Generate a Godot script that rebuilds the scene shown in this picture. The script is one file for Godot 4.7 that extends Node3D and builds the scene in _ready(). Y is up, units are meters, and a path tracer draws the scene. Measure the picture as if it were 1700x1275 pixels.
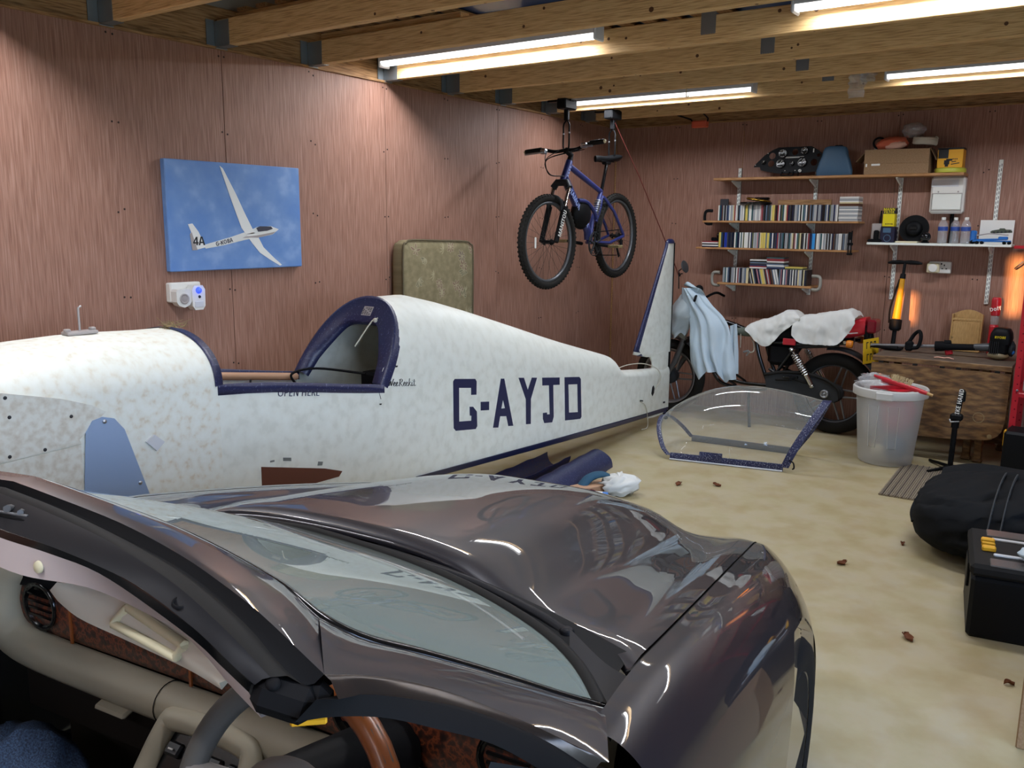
extends Node3D

const V3 := Vector3.ZERO
var M := {}
var tex_cache := {}
var rng := RandomNumberGenerator.new()
var taken := {}

# ---------------------------------------------------------------- mesh builder
class MB:
	var v := PackedVector3Array()
	var n := PackedVector3Array()
	var t := PackedVector2Array()
	var ix := PackedInt32Array()
	var xf := Transform3D()
	func at(p: Vector3, rot := Vector3.ZERO) -> MB:
		xf = Transform3D(Basis.from_euler(rot), p)
		return self
	func set_xf(x: Transform3D) -> MB:
		xf = x
		return self
	func emit(pv: PackedVector3Array, pn: PackedVector3Array, pt: PackedVector2Array, pi: PackedInt32Array) -> void:
		var b := v.size()
		var bn := xf.basis
		for i in pv.size():
			v.append(xf * pv[i])
			n.append((bn * pn[i]).normalized())
			t.append(pt[i])
		for i in pi:
			ix.append(b + i)
	# rows of points; cu closes each row, cv closes the rows; orient 0 auto by volume, 1 as is, -1 flipped
	func grid(rows: Array, cu := false, cv := false, capa := false, capb := false, orient := 0) -> MB:
		var nr := rows.size()
		var nc: int = rows[0].size()
		var pv := PackedVector3Array()
		var pt := PackedVector2Array()
		var ru := nc + (1 if cu else 0)
		var rv := nr + (1 if cv else 0)
		for j in rv:
			var row: PackedVector3Array = rows[j % nr]
			for i in ru:
				pv.append(row[i % nc])
				pt.append(Vector2(float(i) / (ru - 1), float(j) / (rv - 1)))
		var pn := PackedVector3Array()
		pn.resize(pv.size())
		var pi := PackedInt32Array()
		var cen := Vector3.ZERO
		for p in pv: cen += p
		cen /= pv.size()
		var vol := 0.0
		for j in rv - 1:
			for i in ru - 1:
				var a := j * ru + i
				var b := a + 1
				var c := a + ru
				var d := c + 1
				for tr in [[a, b, d], [a, d, c]]:
					var nn: Vector3 = (pv[tr[1]] - pv[tr[0]]).cross(pv[tr[2]] - pv[tr[0]])
					if nn.length_squared() < 1e-18: continue
					vol += nn.dot(pv[tr[0]] - cen)
					for k in tr:
						pn[k] += nn
						pi.append(k)
		if cu:
			for j in rv:
				var s := pn[j * ru] + pn[j * ru + ru - 1]
				pn[j * ru] = s
				pn[j * ru + ru - 1] = s
		if cv:
			for i in ru:
				var s := pn[i] + pn[(rv - 1) * ru + i]
				pn[i] = s
				pn[(rv - 1) * ru + i] = s
		var flip := vol < 0.0 if orient == 0 else orient < 0
		if flip:
			for i in pn.size(): pn[i] = -pn[i]
		else:
			for i in range(0, pi.size(), 3):
				var q := pi[i + 1]
				pi[i + 1] = pi[i + 2]
				pi[i + 2] = q
		for i in pn.size():
			pn[i] = pn[i].normalized() if pn[i].length_squared() > 1e-20 else Vector3.UP
		emit(pv, pn, pt, pi)
		if capa: fan(rows[0], rows[mini(1, nr - 1)])
		if capb: fan(rows[nr - 1], rows[maxi(0, nr - 2)])
		return self
	# flat polygon cap; faces away from the row 'inner'
	func fan(row: PackedVector3Array, inner: PackedVector3Array) -> void:
		var c := Vector3.ZERO
		for p in row: c += p
		c /= row.size()
		var ci := Vector3.ZERO
		for p in inner: ci += p
		ci /= inner.size()
		var nn := Vector3.ZERO
		for i in row.size():
			nn += (row[i] - c).cross(row[(i + 1) % row.size()] - c)
		if nn.length_squared() < 1e-16: return
		nn = nn.normalized()
		var rev := nn.dot(c - ci) < 0.0
		if rev: nn = -nn
		var pv := PackedVector3Array([c])
		var pn := PackedVector3Array([nn])
		var pt := PackedVector2Array([Vector2(.5, .5)])
		var pi := PackedInt32Array()
		for p in row:
			pv.append(p)
			pn.append(nn)
			pt.append(Vector2(.5, .5))
		for i in row.size():
			var a := 1 + i
			var b := 1 + (i + 1) % row.size()
			pi.append_array(PackedInt32Array([0, a, b] if rev else [0, b, a]))
		emit(pv, pn, pt, pi)
	func face(q: PackedVector3Array, out: Vector3, uv := PackedVector2Array()) -> void:
		var nn := (q[1] - q[0]).cross(q[2] - q[0])
		if nn.length_squared() < 1e-18 and q.size() > 3: nn = (q[2] - q[0]).cross(q[3] - q[0])
		nn = nn.normalized()
		var rev := nn.dot(out) < 0.0
		var pi := PackedInt32Array()
		for i in range(1, q.size() - 1):
			pi.append_array(PackedInt32Array([0, i, i + 1] if rev else [0, i + 1, i]))
		var pn := PackedVector3Array()
		for i in q.size(): pn.append(-nn if rev else nn)
		if uv.size() == 0:
			uv = PackedVector2Array([Vector2(0, 1), Vector2(1, 1), Vector2(1, 0), Vector2(0, 0)])
			uv.resize(q.size())
		emit(q, pn, uv, pi)
	# chamfered box centred at c
	func box(c: Vector3, s: Vector3, b := 0.0, rot := Vector3.ZERO) -> MB:
		var keep := xf
		xf = keep * Transform3D(Basis.from_euler(rot), c)
		var h := s * 0.5
		b = minf(b, minf(h.x, minf(h.y, h.z)) * 0.95)
		for ax in 3:
			for sg in [-1.0, 1.0]:
				var u := (ax + 1) % 3
				var w := (ax + 2) % 3
				var q := PackedVector3Array()
				for cc in [[-1, -1], [1, -1], [1, 1], [-1, 1]]:
					var p := Vector3.ZERO
					p[ax] = sg * h[ax]
					p[u] = cc[0] * (h[u] - b)
					p[w] = cc[1] * (h[w] - b)
					q.append(p)
				var o := Vector3.ZERO
				o[ax] = sg
				face(q, o)
		if b > 0.0:
			for ax in 3:
				var u := (ax + 1) % 3
				var w := (ax + 2) % 3
				for su in [-1.0, 1.0]:
					for sw in [-1.0, 1.0]:
						var q := PackedVector3Array()
						for k in [[-1, 0], [1, 0], [1, 1], [-1, 1]]:
							var p := Vector3.ZERO
							p[ax] = k[0] * (h[ax] - b)
							p[u] = su * (h[u] - (b if k[1] else 0.0))
							p[w] = sw * (h[w] - (0.0 if k[1] else b))
							q.append(p)
						var o := Vector3.ZERO
						o[u] = su
						o[w] = sw
						face(q, o)
			for sx in [-1.0, 1.0]:
				for sy in [-1.0, 1.0]:
					for sz in [-1.0, 1.0]:
						face(PackedVector3Array([Vector3(sx * h.x, sy * (h.y - b), sz * (h.z - b)), Vector3(sx * (h.x - b), sy * h.y, sz * (h.z - b)), Vector3(sx * (h.x - b), sy * (h.y - b), sz * h.z)]), Vector3(sx, sy, sz))
		xf = keep
		return self
	# tube along pts; r a number or an array of radii
	func tube(pts: Array, r, seg := 8, closed := false, flat := 1.0, up := Vector3.ZERO) -> MB:
		var rows := []
		var np := pts.size()
		var nrm := up
		for i in np:
			var a: Vector3 = pts[(i - 1 + np) % np] if closed or i > 0 else pts[0]
			var b: Vector3 = pts[(i + 1) % np] if closed or i < np - 1 else pts[np - 1]
			var tg := (b - a).normalized()
			if nrm == Vector3.ZERO:
				nrm = Vector3.UP if absf(tg.y) < 0.9 else Vector3.RIGHT
			nrm = (nrm - tg * nrm.dot(tg)).normalized()
			var bi := tg.cross(nrm)
			var rr: float = r[i] if r is Array or r is PackedFloat32Array else r
			var row := PackedVector3Array()
			for k in seg:
				var an := TAU * k / seg
				row.append(pts[i] + nrm * cos(an) * rr * flat + bi * sin(an) * rr)
			rows.append(row)
		grid(rows, true, closed, not closed, not closed)
		return self
	func rod(a: Vector3, b: Vector3, r, seg := 8) -> MB:
		return tube([a, b], [r, r], seg)
	# lathe: prof of Vector2(radius, height) about local y
	func lathe(prof: Array, seg := 24, c := Vector3.ZERO, rot := Vector3.ZERO, close := false) -> MB:
		var keep := xf
		xf = keep * Transform3D(Basis.from_euler(rot), c)
		var rows := []
		for p in prof:
			var row := PackedVector3Array()
			for k in seg:
				var an := TAU * k / seg
				row.append(Vector3(cos(an) * p.x, p.y, sin(an) * p.x))
			rows.append(row)
		grid(rows, true, close, not close and prof[0].x > 1e-5, not close and prof[-1].x > 1e-5)
		xf = keep
		return self
	func torus(c: Vector3, axis: Vector3, R: float, r: float, s1 := 40, s2 := 10, a0 := 0.0, a1 := TAU) -> MB:
		var ref := Vector3.UP if absf(axis.y) < 0.9 else Vector3.RIGHT
		var e1 := axis.cross(ref).normalized()
		var e2 := axis.cross(e1).normalized()
		var full := absf(a1 - a0 - TAU) < 1e-4
		var pts := []
		for i in s1 + (0 if full else 1):
			var an := a0 + (a1 - a0) * i / s1
			pts.append(c + (e1 * cos(an) + e2 * sin(an)) * R)
		return tube(pts, r, s2, full, 1.0, axis)
	func ball(c: Vector3, r: Vector3, seg := 16, rings := 10) -> MB:
		var rows := []
		for j in rings + 1:
			var ph := PI * j / rings
			var row := PackedVector3Array()
			for k in seg:
				var an := TAU * k / seg
				row.append(c + Vector3(sin(ph) * cos(an) * r.x, cos(ph) * r.y, sin(ph) * sin(an) * r.z))
			rows.append(row)
		return grid(rows, true)
	# polygon in the xy plane, extruded along z from 0 to d
	func prism(poly: PackedVector2Array, d: float, x := Transform3D()) -> MB:
		var keep := xf
		xf = keep * x
		var tri := Geometry2D.triangulate_polygon(poly)
		var mn := poly[0]
		var mx := poly[0]
		for p in poly:
			mn = mn.min(p)
			mx = mx.max(p)
		for side in 2:
			var pv := PackedVector3Array()
			var pn := PackedVector3Array()
			var pt := PackedVector2Array()
			for p in poly:
				pv.append(Vector3(p.x, p.y, d * side))
				pn.append(Vector3(0, 0, signf(d) * (1 if side else -1)))
				pt.append(Vector2((p.x - mn.x) / maxf(mx.x - mn.x, 1e-6), 1.0 - (p.y - mn.y) / maxf(mx.y - mn.y, 1e-6)))
			var pi := PackedInt32Array()
			for i in range(0, tri.size(), 3):
				var a := tri[i]
				var b := tri[i + 1]
				var c := tri[i + 2]
				var ccw := (poly[b] - poly[a]).cross(poly[c] - poly[a]) > 0.0
				var want := pn[0].z < 0.0
				pi.append_array(PackedInt32Array([a, b, c] if ccw == want else [a, c, b]))
			emit(pv, pn, pt, pi)
		var area := 0.0
		for i in poly.size(): area += poly[i].cross(poly[(i + 1) % poly.size()])
		for i in poly.size():
			var p := poly[i]
			var q := poly[(i + 1) % poly.size()]
			var o := (q - p).orthogonal() * (-1.0 if area > 0 else 1.0)
			o = Vector2(q.y - p.y, p.x - q.x) * (1.0 if area > 0 else -1.0)
			face(PackedVector3Array([Vector3(p.x, p.y, 0), Vector3(q.x, q.y, 0), Vector3(q.x, q.y, d), Vector3(p.x, p.y, d)]), Vector3(o.x, o.y, 0))
		xf = keep
		return self
	# a sheet with thickness from a grid of points
	func slab(rows: Array, th: float) -> MB:
		var nr := rows.size()
		var nc: int = rows[0].size()
		var back := []
		for j in nr:
			var row := PackedVector3Array()
			for i in nc:
				var du: Vector3 = rows[j][mini(i + 1, nc - 1)] - rows[j][maxi(i - 1, 0)]
				var dv: Vector3 = rows[mini(j + 1, nr - 1)][i] - rows[maxi(j - 1, 0)][i]
				var nn := du.cross(dv)
				nn = nn.normalized() if nn.length_squared() > 1e-18 else Vector3.ZERO
				row.append(rows[j][i] - nn * th)
			back.append(row)
		grid(rows, false, false, false, false, 1)
		grid(back, false, false, false, false, -1)
		var ea := PackedVector3Array()
		var eb := PackedVector3Array()
		for i in nc:
			ea.append(rows[0][i]); eb.append(back[0][i])
		for j in range(1, nr):
			ea.append(rows[j][nc - 1]); eb.append(back[j][nc - 1])
		for i in range(nc - 2, -1, -1):
			ea.append(rows[nr - 1][i]); eb.append(back[nr - 1][i])
		for j in range(nr - 2, 0, -1):
			ea.append(rows[j][0]); eb.append(back[j][0])
		grid([ea, eb], true, false, false, false, -1)
		return self
	func mesh() -> ArrayMesh:
		var a := []
		a.resize(Mesh.ARRAY_MAX)
		a[Mesh.ARRAY_VERTEX] = v
		a[Mesh.ARRAY_NORMAL] = n
		a[Mesh.ARRAY_TEX_UV] = t
		a[Mesh.ARRAY_INDEX] = ix
		var m := ArrayMesh.new()
		m.add_surface_from_arrays(Mesh.PRIMITIVE_TRIANGLES, a)
		return m

# ---------------------------------------------------------------- nodes
func nm(called: String, par: Node) -> String:
	var key := str(par.get_instance_id()) + called
	var k: int = taken.get(key, 0)
	taken[key] = k + 1
	return called if k == 0 else "%s_%03d" % [called, k]

func thing(called: String, label := "", category := "", p := V3, rot := V3, group := "") -> Node3D:
	var o := Node3D.new()
	o.name = nm(called, self)
	add_child(o, true)
	o.position = p
	o.rotation = rot
	tag(o, label, category, group)
	return o

func tag(o: Node, label := "", category := "", group := "", kind := "") -> void:
	if label: o.set_meta("label", label)
	if category: o.set_meta("category", category)
	if group: o.set_meta("group", group)
	if kind: o.set_meta("kind", kind)

func part(called: String, mb, mat, par: Node3D = null, label := "") -> MeshInstance3D:
	if par == null: par = self
	var o := MeshInstance3D.new()
	o.mesh = mb.mesh() if mb is MB else mb
	o.material_override = M[mat] if mat is String else mat
	o.name = nm(called, par)
	par.add_child(o, true)
	if label: o.set_meta("label", label)
	return o

func one(called: String, mb, mat, label: String, category: String, group := "", p := V3, rot := V3) -> MeshInstance3D:
	var o := part(called, mb, mat, self)
	o.position = p
	o.rotation = rot
	tag(o, label, category, group)
	return o

func struct(called: String, mb, mat, par: Node3D = null) -> MeshInstance3D:
	var o := part(called, mb, mat, par)
	if par == null: o.set_meta("kind", "structure")
	return o

func text(s: String, h: float, depth: float, mat, par: Node3D, x: Transform3D, font := "Droid Sans", bold := false, called := "lettering") -> MeshInstance3D:
	var tm := TextMesh.new()
	var f := SystemFont.new()
	f.font_names = PackedStringArray([font])
	if bold: f.font_weight = 700
	tm.font = f
	tm.text = s
	tm.font_size = 64
	tm.pixel_size = h / 46.0
	tm.depth = depth
	tm.curve_step = 4.0
	var o := part(called, tm, mat, par)
	o.transform = x
	return o

func sm(a: float, b: float, x: float) -> float:
	return smoothstep(a, b, x)

func lin(x: float, xs: Array, ys: Array) -> float:
	if x <= xs[0]: return ys[0]
	for i in range(1, xs.size()):
		if x <= xs[i]:
			return lerpf(ys[i - 1], ys[i], (x - xs[i - 1]) / (xs[i] - xs[i - 1]))
	return ys[-1]

# smooth (monotone-ish Catmull) interpolation in a table
func cub(x: float, xs: Array, ys: Array) -> float:
	var k := xs.size()
	if x <= xs[0]: return ys[0]
	if x >= xs[k - 1]: return ys[k - 1]
	var i := 0
	while i < k - 2 and x > xs[i + 1]: i += 1
	var h: float = xs[i + 1] - xs[i]
	var s: float = (x - xs[i]) / h
	var d: float = (ys[i + 1] - ys[i]) / h
	var m0: float = d if i == 0 else ((ys[i + 1] - ys[i - 1]) / (xs[i + 1] - xs[i - 1]))
	var m1: float = d if i == k - 2 else ((ys[i + 2] - ys[i]) / (xs[i + 2] - xs[i]))
	var s2 := s * s
	var s3 := s2 * s
	return (2 * s3 - 3 * s2 + 1) * ys[i] + (s3 - 2 * s2 + s) * h * m0 + (-2 * s3 + 3 * s2) * ys[i + 1] + (s3 - s2) * h * m1

func spline(pts: Array, nseg: int, closed := false) -> Array:
	var out := []
	var k := pts.size()
	var spans := k if closed else k - 1
	for i in spans:
		var p0: Vector3 = pts[(i - 1 + k) % k] if closed or i > 0 else pts[0] * 2 - pts[1]
		var p1: Vector3 = pts[i]
		var p2: Vector3 = pts[(i + 1) % k]
		var p3: Vector3 = pts[(i + 2) % k] if closed or i < k - 2 else pts[k - 1] * 2 - pts[k - 2]
		for j in nseg:
			var s := float(j) / nseg
			out.append(0.5 * (2 * p1 + (p2 - p0) * s + (2 * p0 - 5 * p1 + 4 * p2 - p3) * s * s + (3 * p1 - p0 - 3 * p2 + p3) * s * s * s))
	if not closed: out.append(pts[k - 1])
	return out

func v3s(a: Array) -> Array:
	var out := []
	for i in range(0, a.size(), 3): out.append(Vector3(a[i], a[i + 1], a[i + 2]))
	return out

func p2(a: Array) -> PackedVector2Array:
	var out := PackedVector2Array()
	for i in range(0, a.size(), 2): out.append(Vector2(a[i], a[i + 1]))
	return out

# ---------------------------------------------------------------- materials
func noise(freq: float, seed_n: int, oct := 4, type := FastNoiseLite.TYPE_SIMPLEX_SMOOTH) -> FastNoiseLite:
	var f := FastNoiseLite.new()
	f.seed = seed_n
	f.frequency = freq
	f.noise_type = type
	f.fractal_octaves = oct
	return f

func ntex(freq: float, seed_n: int, cols: Array, offs: Array, oct := 4, size := 512) -> NoiseTexture2D:
	var nt := NoiseTexture2D.new()
	nt.width = size
	nt.height = size
	nt.seamless = true
	nt.noise = noise(freq, seed_n, oct)
	var g := Gradient.new()
	g.offsets = PackedFloat32Array(offs)
	g.colors = PackedColorArray(cols)
	nt.color_ramp = g
	return nt

func mat(called: String, c: Color, rough := 0.6, metal := 0.0) -> StandardMaterial3D:
	var m := StandardMaterial3D.new()
	m.resource_name = called
	m.albedo_color = c
	m.roughness = rough
	m.metallic = metal
	m.cull_mode = BaseMaterial3D.CULL_DISABLED
	M[called] = m
	return m

func tri_tex(m: StandardMaterial3D, tex: Texture2D, sc: Vector3, world := false) -> StandardMaterial3D:
	m.albedo_color = Color.WHITE
	m.albedo_texture = tex
	m.uv1_triplanar = true
	m.uv1_world_triplanar = world
	m.uv1_scale = sc
	return m

func bump(m: StandardMaterial3D, tex: Texture2D, cm: float) -> StandardMaterial3D:
	m.heightmap_enabled = true
	m.heightmap_texture = tex
	m.heightmap_scale = cm
	return m

func glass(called: String, c: Color, a: float) -> StandardMaterial3D:
	var m := mat(called, Color(c.r, c.g, c.b, a), 0.02)
	m.transparency = BaseMaterial3D.TRANSPARENCY_ALPHA
	return m

func hex(s: String) -> Color:
	return Color.html(s)

func make_materials() -> void:
	# plywood wall faces: fine vertical streaks
	var ply := ntex(0.05, 11, [hex("906958"), hex("97705f"), hex("9d7766"), hex("a58070")], [0.1, 0.4, 0.62, 0.9], 5)
	var m := tri_tex(mat("plywood", Color.WHITE, 0.55), ply, Vector3(2.6, 0.11, 2.6), true)
	m.detail_enabled = true
	m.detail_blend_mode = BaseMaterial3D.BLEND_MODE_MUL
	var d := ntex(0.09, 5, [Color(.88, .85, .83), Color(1, 1, 1)], [0.25, 0.6], 3)
	m.detail_albedo = d
	m.uv1_triplanar_sharpness = 8.0
	var pine := ntex(0.03, 21, [hex("b08a5a"), hex("d3ad76"), hex("dfbf8a"), hex("c9a269")], [0.15, 0.45, 0.7, 0.95], 4)
	tri_tex(mat("pine", Color.WHITE, 0.6), pine, Vector3(0.35, 9.0, 9.0), true)
	var pined := ntex(0.03, 23, [hex("74522f"), hex("9a7348"), hex("a9845a")], [0.2, 0.5, 0.85], 4)
	tri_tex(mat("old_pine", Color.WHITE, 0.7), pined, Vector3(6.0, 6.0, 0.4), true)
	tri_tex(mat("old_pine_x", Color.WHITE, 0.7), pined, Vector3(0.4, 6.0, 6.0), true)
	mat("knot", hex("5a3a20"), 0.6)
	var osb := ntex(0.06, 31, [hex("4a3320"), hex("7d5d3c"), hex("9b7a50")], [0.25, 0.5, 0.8], 3)
	tri_tex(mat("osb", Color.WHITE, 0.8), osb, Vector3(1.2, 1.2, 1.2), true)
	var conc := ntex(0.012, 41, [hex("a59a76"), hex("a89d7b"), hex("ab9f80"), hex("aaa187")], [0.1, 0.4, 0.62, 0.95], 7, 1024)
	m = tri_tex(mat("concrete", Color.WHITE, 0.55), conc, Vector3(0.33, 0.33, 0.33), true)
	var cd := ntex(0.02, 43, [hex("f3eddf"), Color(1, 1, 1)], [0.15, 0.6], 7, 512)
	m.detail_enabled = true
	m.detail_blend_mode = BaseMaterial3D.BLEND_MODE_MUL
	m.detail_albedo = cd
	mat("galvanised", hex("8b9296"), 0.45, 0.7)
	mat("nail", hex("2c1c16"), 0.7)
	mat("lamp_housing", hex("c9ccd0"), 0.4)
	m = mat("lamp_glow", hex("ffffff"), 0.5)
	m.emission_enabled = true
	m.emission = hex("ffffff")
	m.emission_energy_multiplier = 2.2
	mat("red_print", hex("b03040"), 0.5)
	mat("plaster", hex("8c8378"), 0.9)
	mat("white_trim", hex("e6e6e2"), 0.5)
	mat("black", hex("101113"), 0.5)
	mat("black_gloss", hex("0b0c0e"), 0.15)
	mat("rubber", hex("111113"), 0.75)
	mat("rubber_grey", hex("1e1d1c"), 0.65)
	mat("steel", hex("a9adb2"), 0.3, 0.9)
	mat("chrome", hex("d6d8da"), 0.12, 1.0)
	mat("white_paint", hex("dfe3dc"), 0.5)
	mat("white_plastic", hex("dcdcd6"), 0.4)
	mat("cream_plastic", hex("cfc8a8"), 0.45)
	mat("red_paint", hex("b3202c"), 0.3)
	mat("orange_plastic", hex("c8583c"), 0.5)
	mat("yellow_plastic", hex("e0a51e"), 0.45)
	var fusw := ntex(0.03, 51, [hex("d3d6cc"), hex("dcdfd6"), hex("e0e4dc")], [0.2, 0.45, 0.8], 6)
	tri_tex(mat("fus_white", Color.WHITE, 0.45), fusw, Vector3(0.8, 0.8, 0.8))
	var fusd := ntex(0.05, 53, [hex("d0c8b4"), hex("d9d7ca"), hex("dddfd5"), hex("e0e3db")], [0.15, 0.3, 0.5, 0.8], 6)
	tri_tex(mat("fus_deck", Color.WHITE, 0.5), fusd, Vector3(0.9, 0.9, 0.9))
	var fusx := ntex(0.04, 57, [hex("bfb9aa"), hex("cbc8bc"), hex("d4d5cc")], [0.1, 0.4, 0.7], 6)
	tri_tex(mat("fus_dirty", Color.WHITE, 0.55), fusx, Vector3(1.3, 1.3, 1.3))
	mat("navy", hex("1b2147"), 0.4)
	var nv := ntex(0.05, 59, [hex("1b2147"), hex("1b2147"), hex("6f7690")], [0.0, 0.72, 0.85], 4)
	tri_tex(mat("navy_worn", Color.WHITE, 0.4), nv, Vector3(3, 3, 3))
	mat("ink", hex("16181d"), 0.6)
	mat("bare_wood", hex("b08a6c"), 0.7)
	mat("plate_grey", hex("a59f9c"), 0.45, 0.2)
	mat("string", hex("b9b6a6"), 0.8)
	mat("brown_inside", hex("5a2f1c"), 0.8)
	mat("blue_metal", hex("9db4d6"), 0.35, 0.35)
	mat("straw", hex("8f7d58"), 0.9)
	m = mat("car_paint", hex("1e1d24"), 0.4, 0.3)
	m.clearcoat_enabled = true
	m.clearcoat = 1.0
	m.clearcoat_roughness = 0.015
	m = mat("car_trim", hex("3a3431"), 0.25, 0.6)
	mat("satin_dark", hex("1b1b1e"), 0.45, 0.1)
	mat("cowl_black", hex("060607"), 0.85)
	mat("pink_grey", hex("c3b6b4"), 0.75)
	mat("beige_leather", hex("a39b87"), 0.6)
	mat("visor_cloth", hex("cdc8ba"), 0.8)
	mat("grey_leather", hex("504d48"), 0.6)
	mat("warm_grey", hex("7a7571"), 0.6)
	mat("dark_carpet", hex("241f1b"), 0.95)
	mat("button_black", hex("1a1a1c"), 0.4)
	var wal := ntex(0.03, 61, [hex("1d0b05"), hex("4a1f0e"), hex("7c3a1a"), hex("2f1308")], [0.2, 0.45, 0.6, 0.8], 5)
	m = tri_tex(mat("walnut", Color.WHITE, 0.25), wal, Vector3(3, 3, 3))
	m.clearcoat_enabled = true
	m = mat("amber_wood", hex("8f4a15"), 0.25)
	m.clearcoat_enabled = true
	mat("alloy", hex("8e9196"), 0.3, 0.8)
	glass("car_glass", hex("c8d8d0"), 0.25)
	glass("lens_glass", hex("e8eef0"), 0.2)
	mat("slot_dark", hex("4a4642"), 0.8)
	var sw := ntex(0.03, 71, [hex("8a6038"), hex("a87a4c"), hex("b88a5a")], [0.2, 0.5, 0.8], 4)
	tri_tex(mat("shelf_wood", Color.WHITE, 0.5), sw, Vector3(0.5, 8, 8))
	mat("bookend_grey", hex("8d8a80"), 0.5)
	m = mat("brass", hex("b08a3a"), 0.2, 0.9)
	mat("slate_blue", hex("3d5d78"), 0.55)
	var cb := ntex(0.06, 73, [hex("85694a"), hex("94785a")], [0.2, 0.8], 3)
	tri_tex(mat("cardboard", Color.WHITE, 0.85), cb, Vector3(3, 3, 3))
	mat("cardboard_dark", hex("6d5438"), 0.9)
	mat("orange_cloth", hex("d0694a"), 0.8)
	mat("peach", hex("d9a892"), 0.8)
	mat("rope", hex("c3bcab"), 0.9)
	m = glass("clear_film", hex("e6e8ea"), 0.22)
	m.roughness = 0.12
	m = glass("clear_plastic", hex("e4ecf0"), 0.18)
	m.roughness = 0.05
	mat("lime", hex("b5b73e"), 0.45)
	mat("filter_yellow", hex("d9c81c"), 0.4)
	mat("dark_glass", hex("141619"), 0.04)
	mat("label_blue", hex("2e4a94"), 0.4)
	mat("army_green", hex("3d4634"), 0.6)
	mat("toy_blue", hex("2c6bb4"), 0.35)
	mat("rubber_tyre", hex("232220"), 0.85)
	mat("rim_grey", hex("5b5e61"), 0.4, 0.5)
	mat("spoke", hex("3a3836"), 0.4, 0.6)
	m = mat("bike_blue", hex("1a2a72"), 0.3, 0.3)
	m.clearcoat_enabled = true
	mat("letter_blue", hex("8fa2d8"), 0.4)
	mat("charcoal", hex("2f3133"), 0.5)
	mat("brass_dark", hex("8e805a"), 0.5, 0.3)
	mat("red_rope", hex("6a2a22"), 0.8)
	mat("dark_red", hex("6f1522"), 0.25)
	mat("amber_lens", hex("c9741c"), 0.25)
	mat("plate_yellow", hex("d2a91c"), 0.5)
	mat("grey_green", hex("5e665c"), 0.8)
	mat("white_cloth", hex("d2d3ce"), 0.9)
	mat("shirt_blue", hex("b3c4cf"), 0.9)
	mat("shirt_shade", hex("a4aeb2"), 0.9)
	var sp := ntex(0.008, 81, [hex("5d86c2"), hex("6a90c6"), hex("7f9fce")], [0.2, 0.6, 0.9], 4)
	tri_tex(mat("sky_print", Color.WHITE, 0.6), sp, Vector3(1.2, 1.2, 1.2))
	mat("print_white", hex("d9dcd8"), 0.6)
	mat("print_pale", hex("e2e4e0"), 0.6)
	mat("print_dark", hex("3a3b48"), 0.5)
	m = mat("blue_glow", hex("4a63ff"), 0.4)
	m.emission_enabled = true
	m.emission = hex("2f4cff")
	m.emission_energy_multiplier = 1.2
	m = mat("floral", Color.WHITE, 0.9)
	m.albedo_texture = floral_texture()
	mat("floral_edge", hex("5d543e"), 0.9)
	m = glass("perspex", hex("dfe6e6"), 0.10)
	m.roughness = 0.03
	var fl := ntex(0.045, 83, [hex("1b2147"), hex("1b2147"), hex("b9bcc4")], [0.0, 0.72, 0.76], 4)
	tri_tex(mat("navy_flaked", Color.WHITE, 0.45), fl, Vector3(4, 4, 4))
	var tw := ntex(0.02, 85, [hex("4a3420"), hex("6e5030"), hex("8a6a42")], [0.2, 0.5, 0.85], 5)
	tri_tex(mat("table_wood", Color.WHITE, 0.55), tw, Vector3(0.7, 2.5, 2.5))
	var tg := ntex(0.02, 87, [hex("4a4038"), hex("6a5c4c")], [0.2, 0.8], 5)
	tri_tex(mat("table_wood_grey", Color.WHITE, 0.6), tg, Vector3(0.7, 2.5, 2.5))
	mat("pump_yellow", hex("c98f14"), 0.35)
	mat("tank_tan", hex("9a8a68"), 0.4)
	var pw := ntex(0.03, 89, [hex("a88450"), hex("bf9a62")], [0.2, 0.8], 4)
	tri_tex(mat("pale_wood", Color.WHITE, 0.5), pw, Vector3(8, 1, 8))
	m = mat("bin_plastic", Color(0.80, 0.80, 0.78, 0.5), 0.45)
	m.transparency = BaseMaterial3D.TRANSPARENCY_ALPHA
	m = mat("bin_rim", Color(0.80, 0.80, 0.78, 0.85), 0.45)
	m.transparency = BaseMaterial3D.TRANSPARENCY_ALPHA
	mat("straw_pale", hex("c2ae84"), 0.85)
	var mc := ntex(0.08, 91, [hex("6e6454"), hex("9a8f7c")], [0.25, 0.75], 3)
	tri_tex(mat("mat_cord", Color.WHITE, 0.95), mc, Vector3(5, 5, 5))
	mat("mat_dark", hex("5a5148"), 0.95)
	var bf := ntex(0.2, 93, [hex("121315"), hex("1b1d1f")], [0.2, 0.8], 2)
	tri_tex(mat("black_fabric", Color.WHITE, 0.85), bf, Vector3(6, 6, 6))
	mat("strap_grey", hex("35383a"), 0.8)
	mat("smoked_plastic", hex("5a5855"), 0.25)
	var nr := ntex(0.06, 95, [hex("5a3325"), hex("232a48"), hex("1b2147")], [0.25, 0.42, 0.6], 4)
	tri_tex(mat("navy_rust", Color.WHITE, 0.5), nr, Vector3(4, 4, 2))
	mat("teal_cloth", hex("1e4a63"), 0.8)
	mat("leaf_brown", hex("6b3d22"), 0.9)
	var dn := ntex(0.08, 97, [hex("1b2438"), hex("3f5878")], [0.3, 0.75], 3)
	tri_tex(mat("denim", Color.WHITE, 0.9), dn, Vector3(5, 5, 5))
	mat("tarp_blue", hex("26406e"), 0.5)
	mat("navy_dull", hex("161c2c"), 0.6)
	for k in ["rubber", "rubber_grey", "black", "cowl_black", "satin_dark", "black_fabric", "dark_carpet", "rubber_tyre", "charcoal"]: M[k].metallic_specular = 0.25

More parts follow.
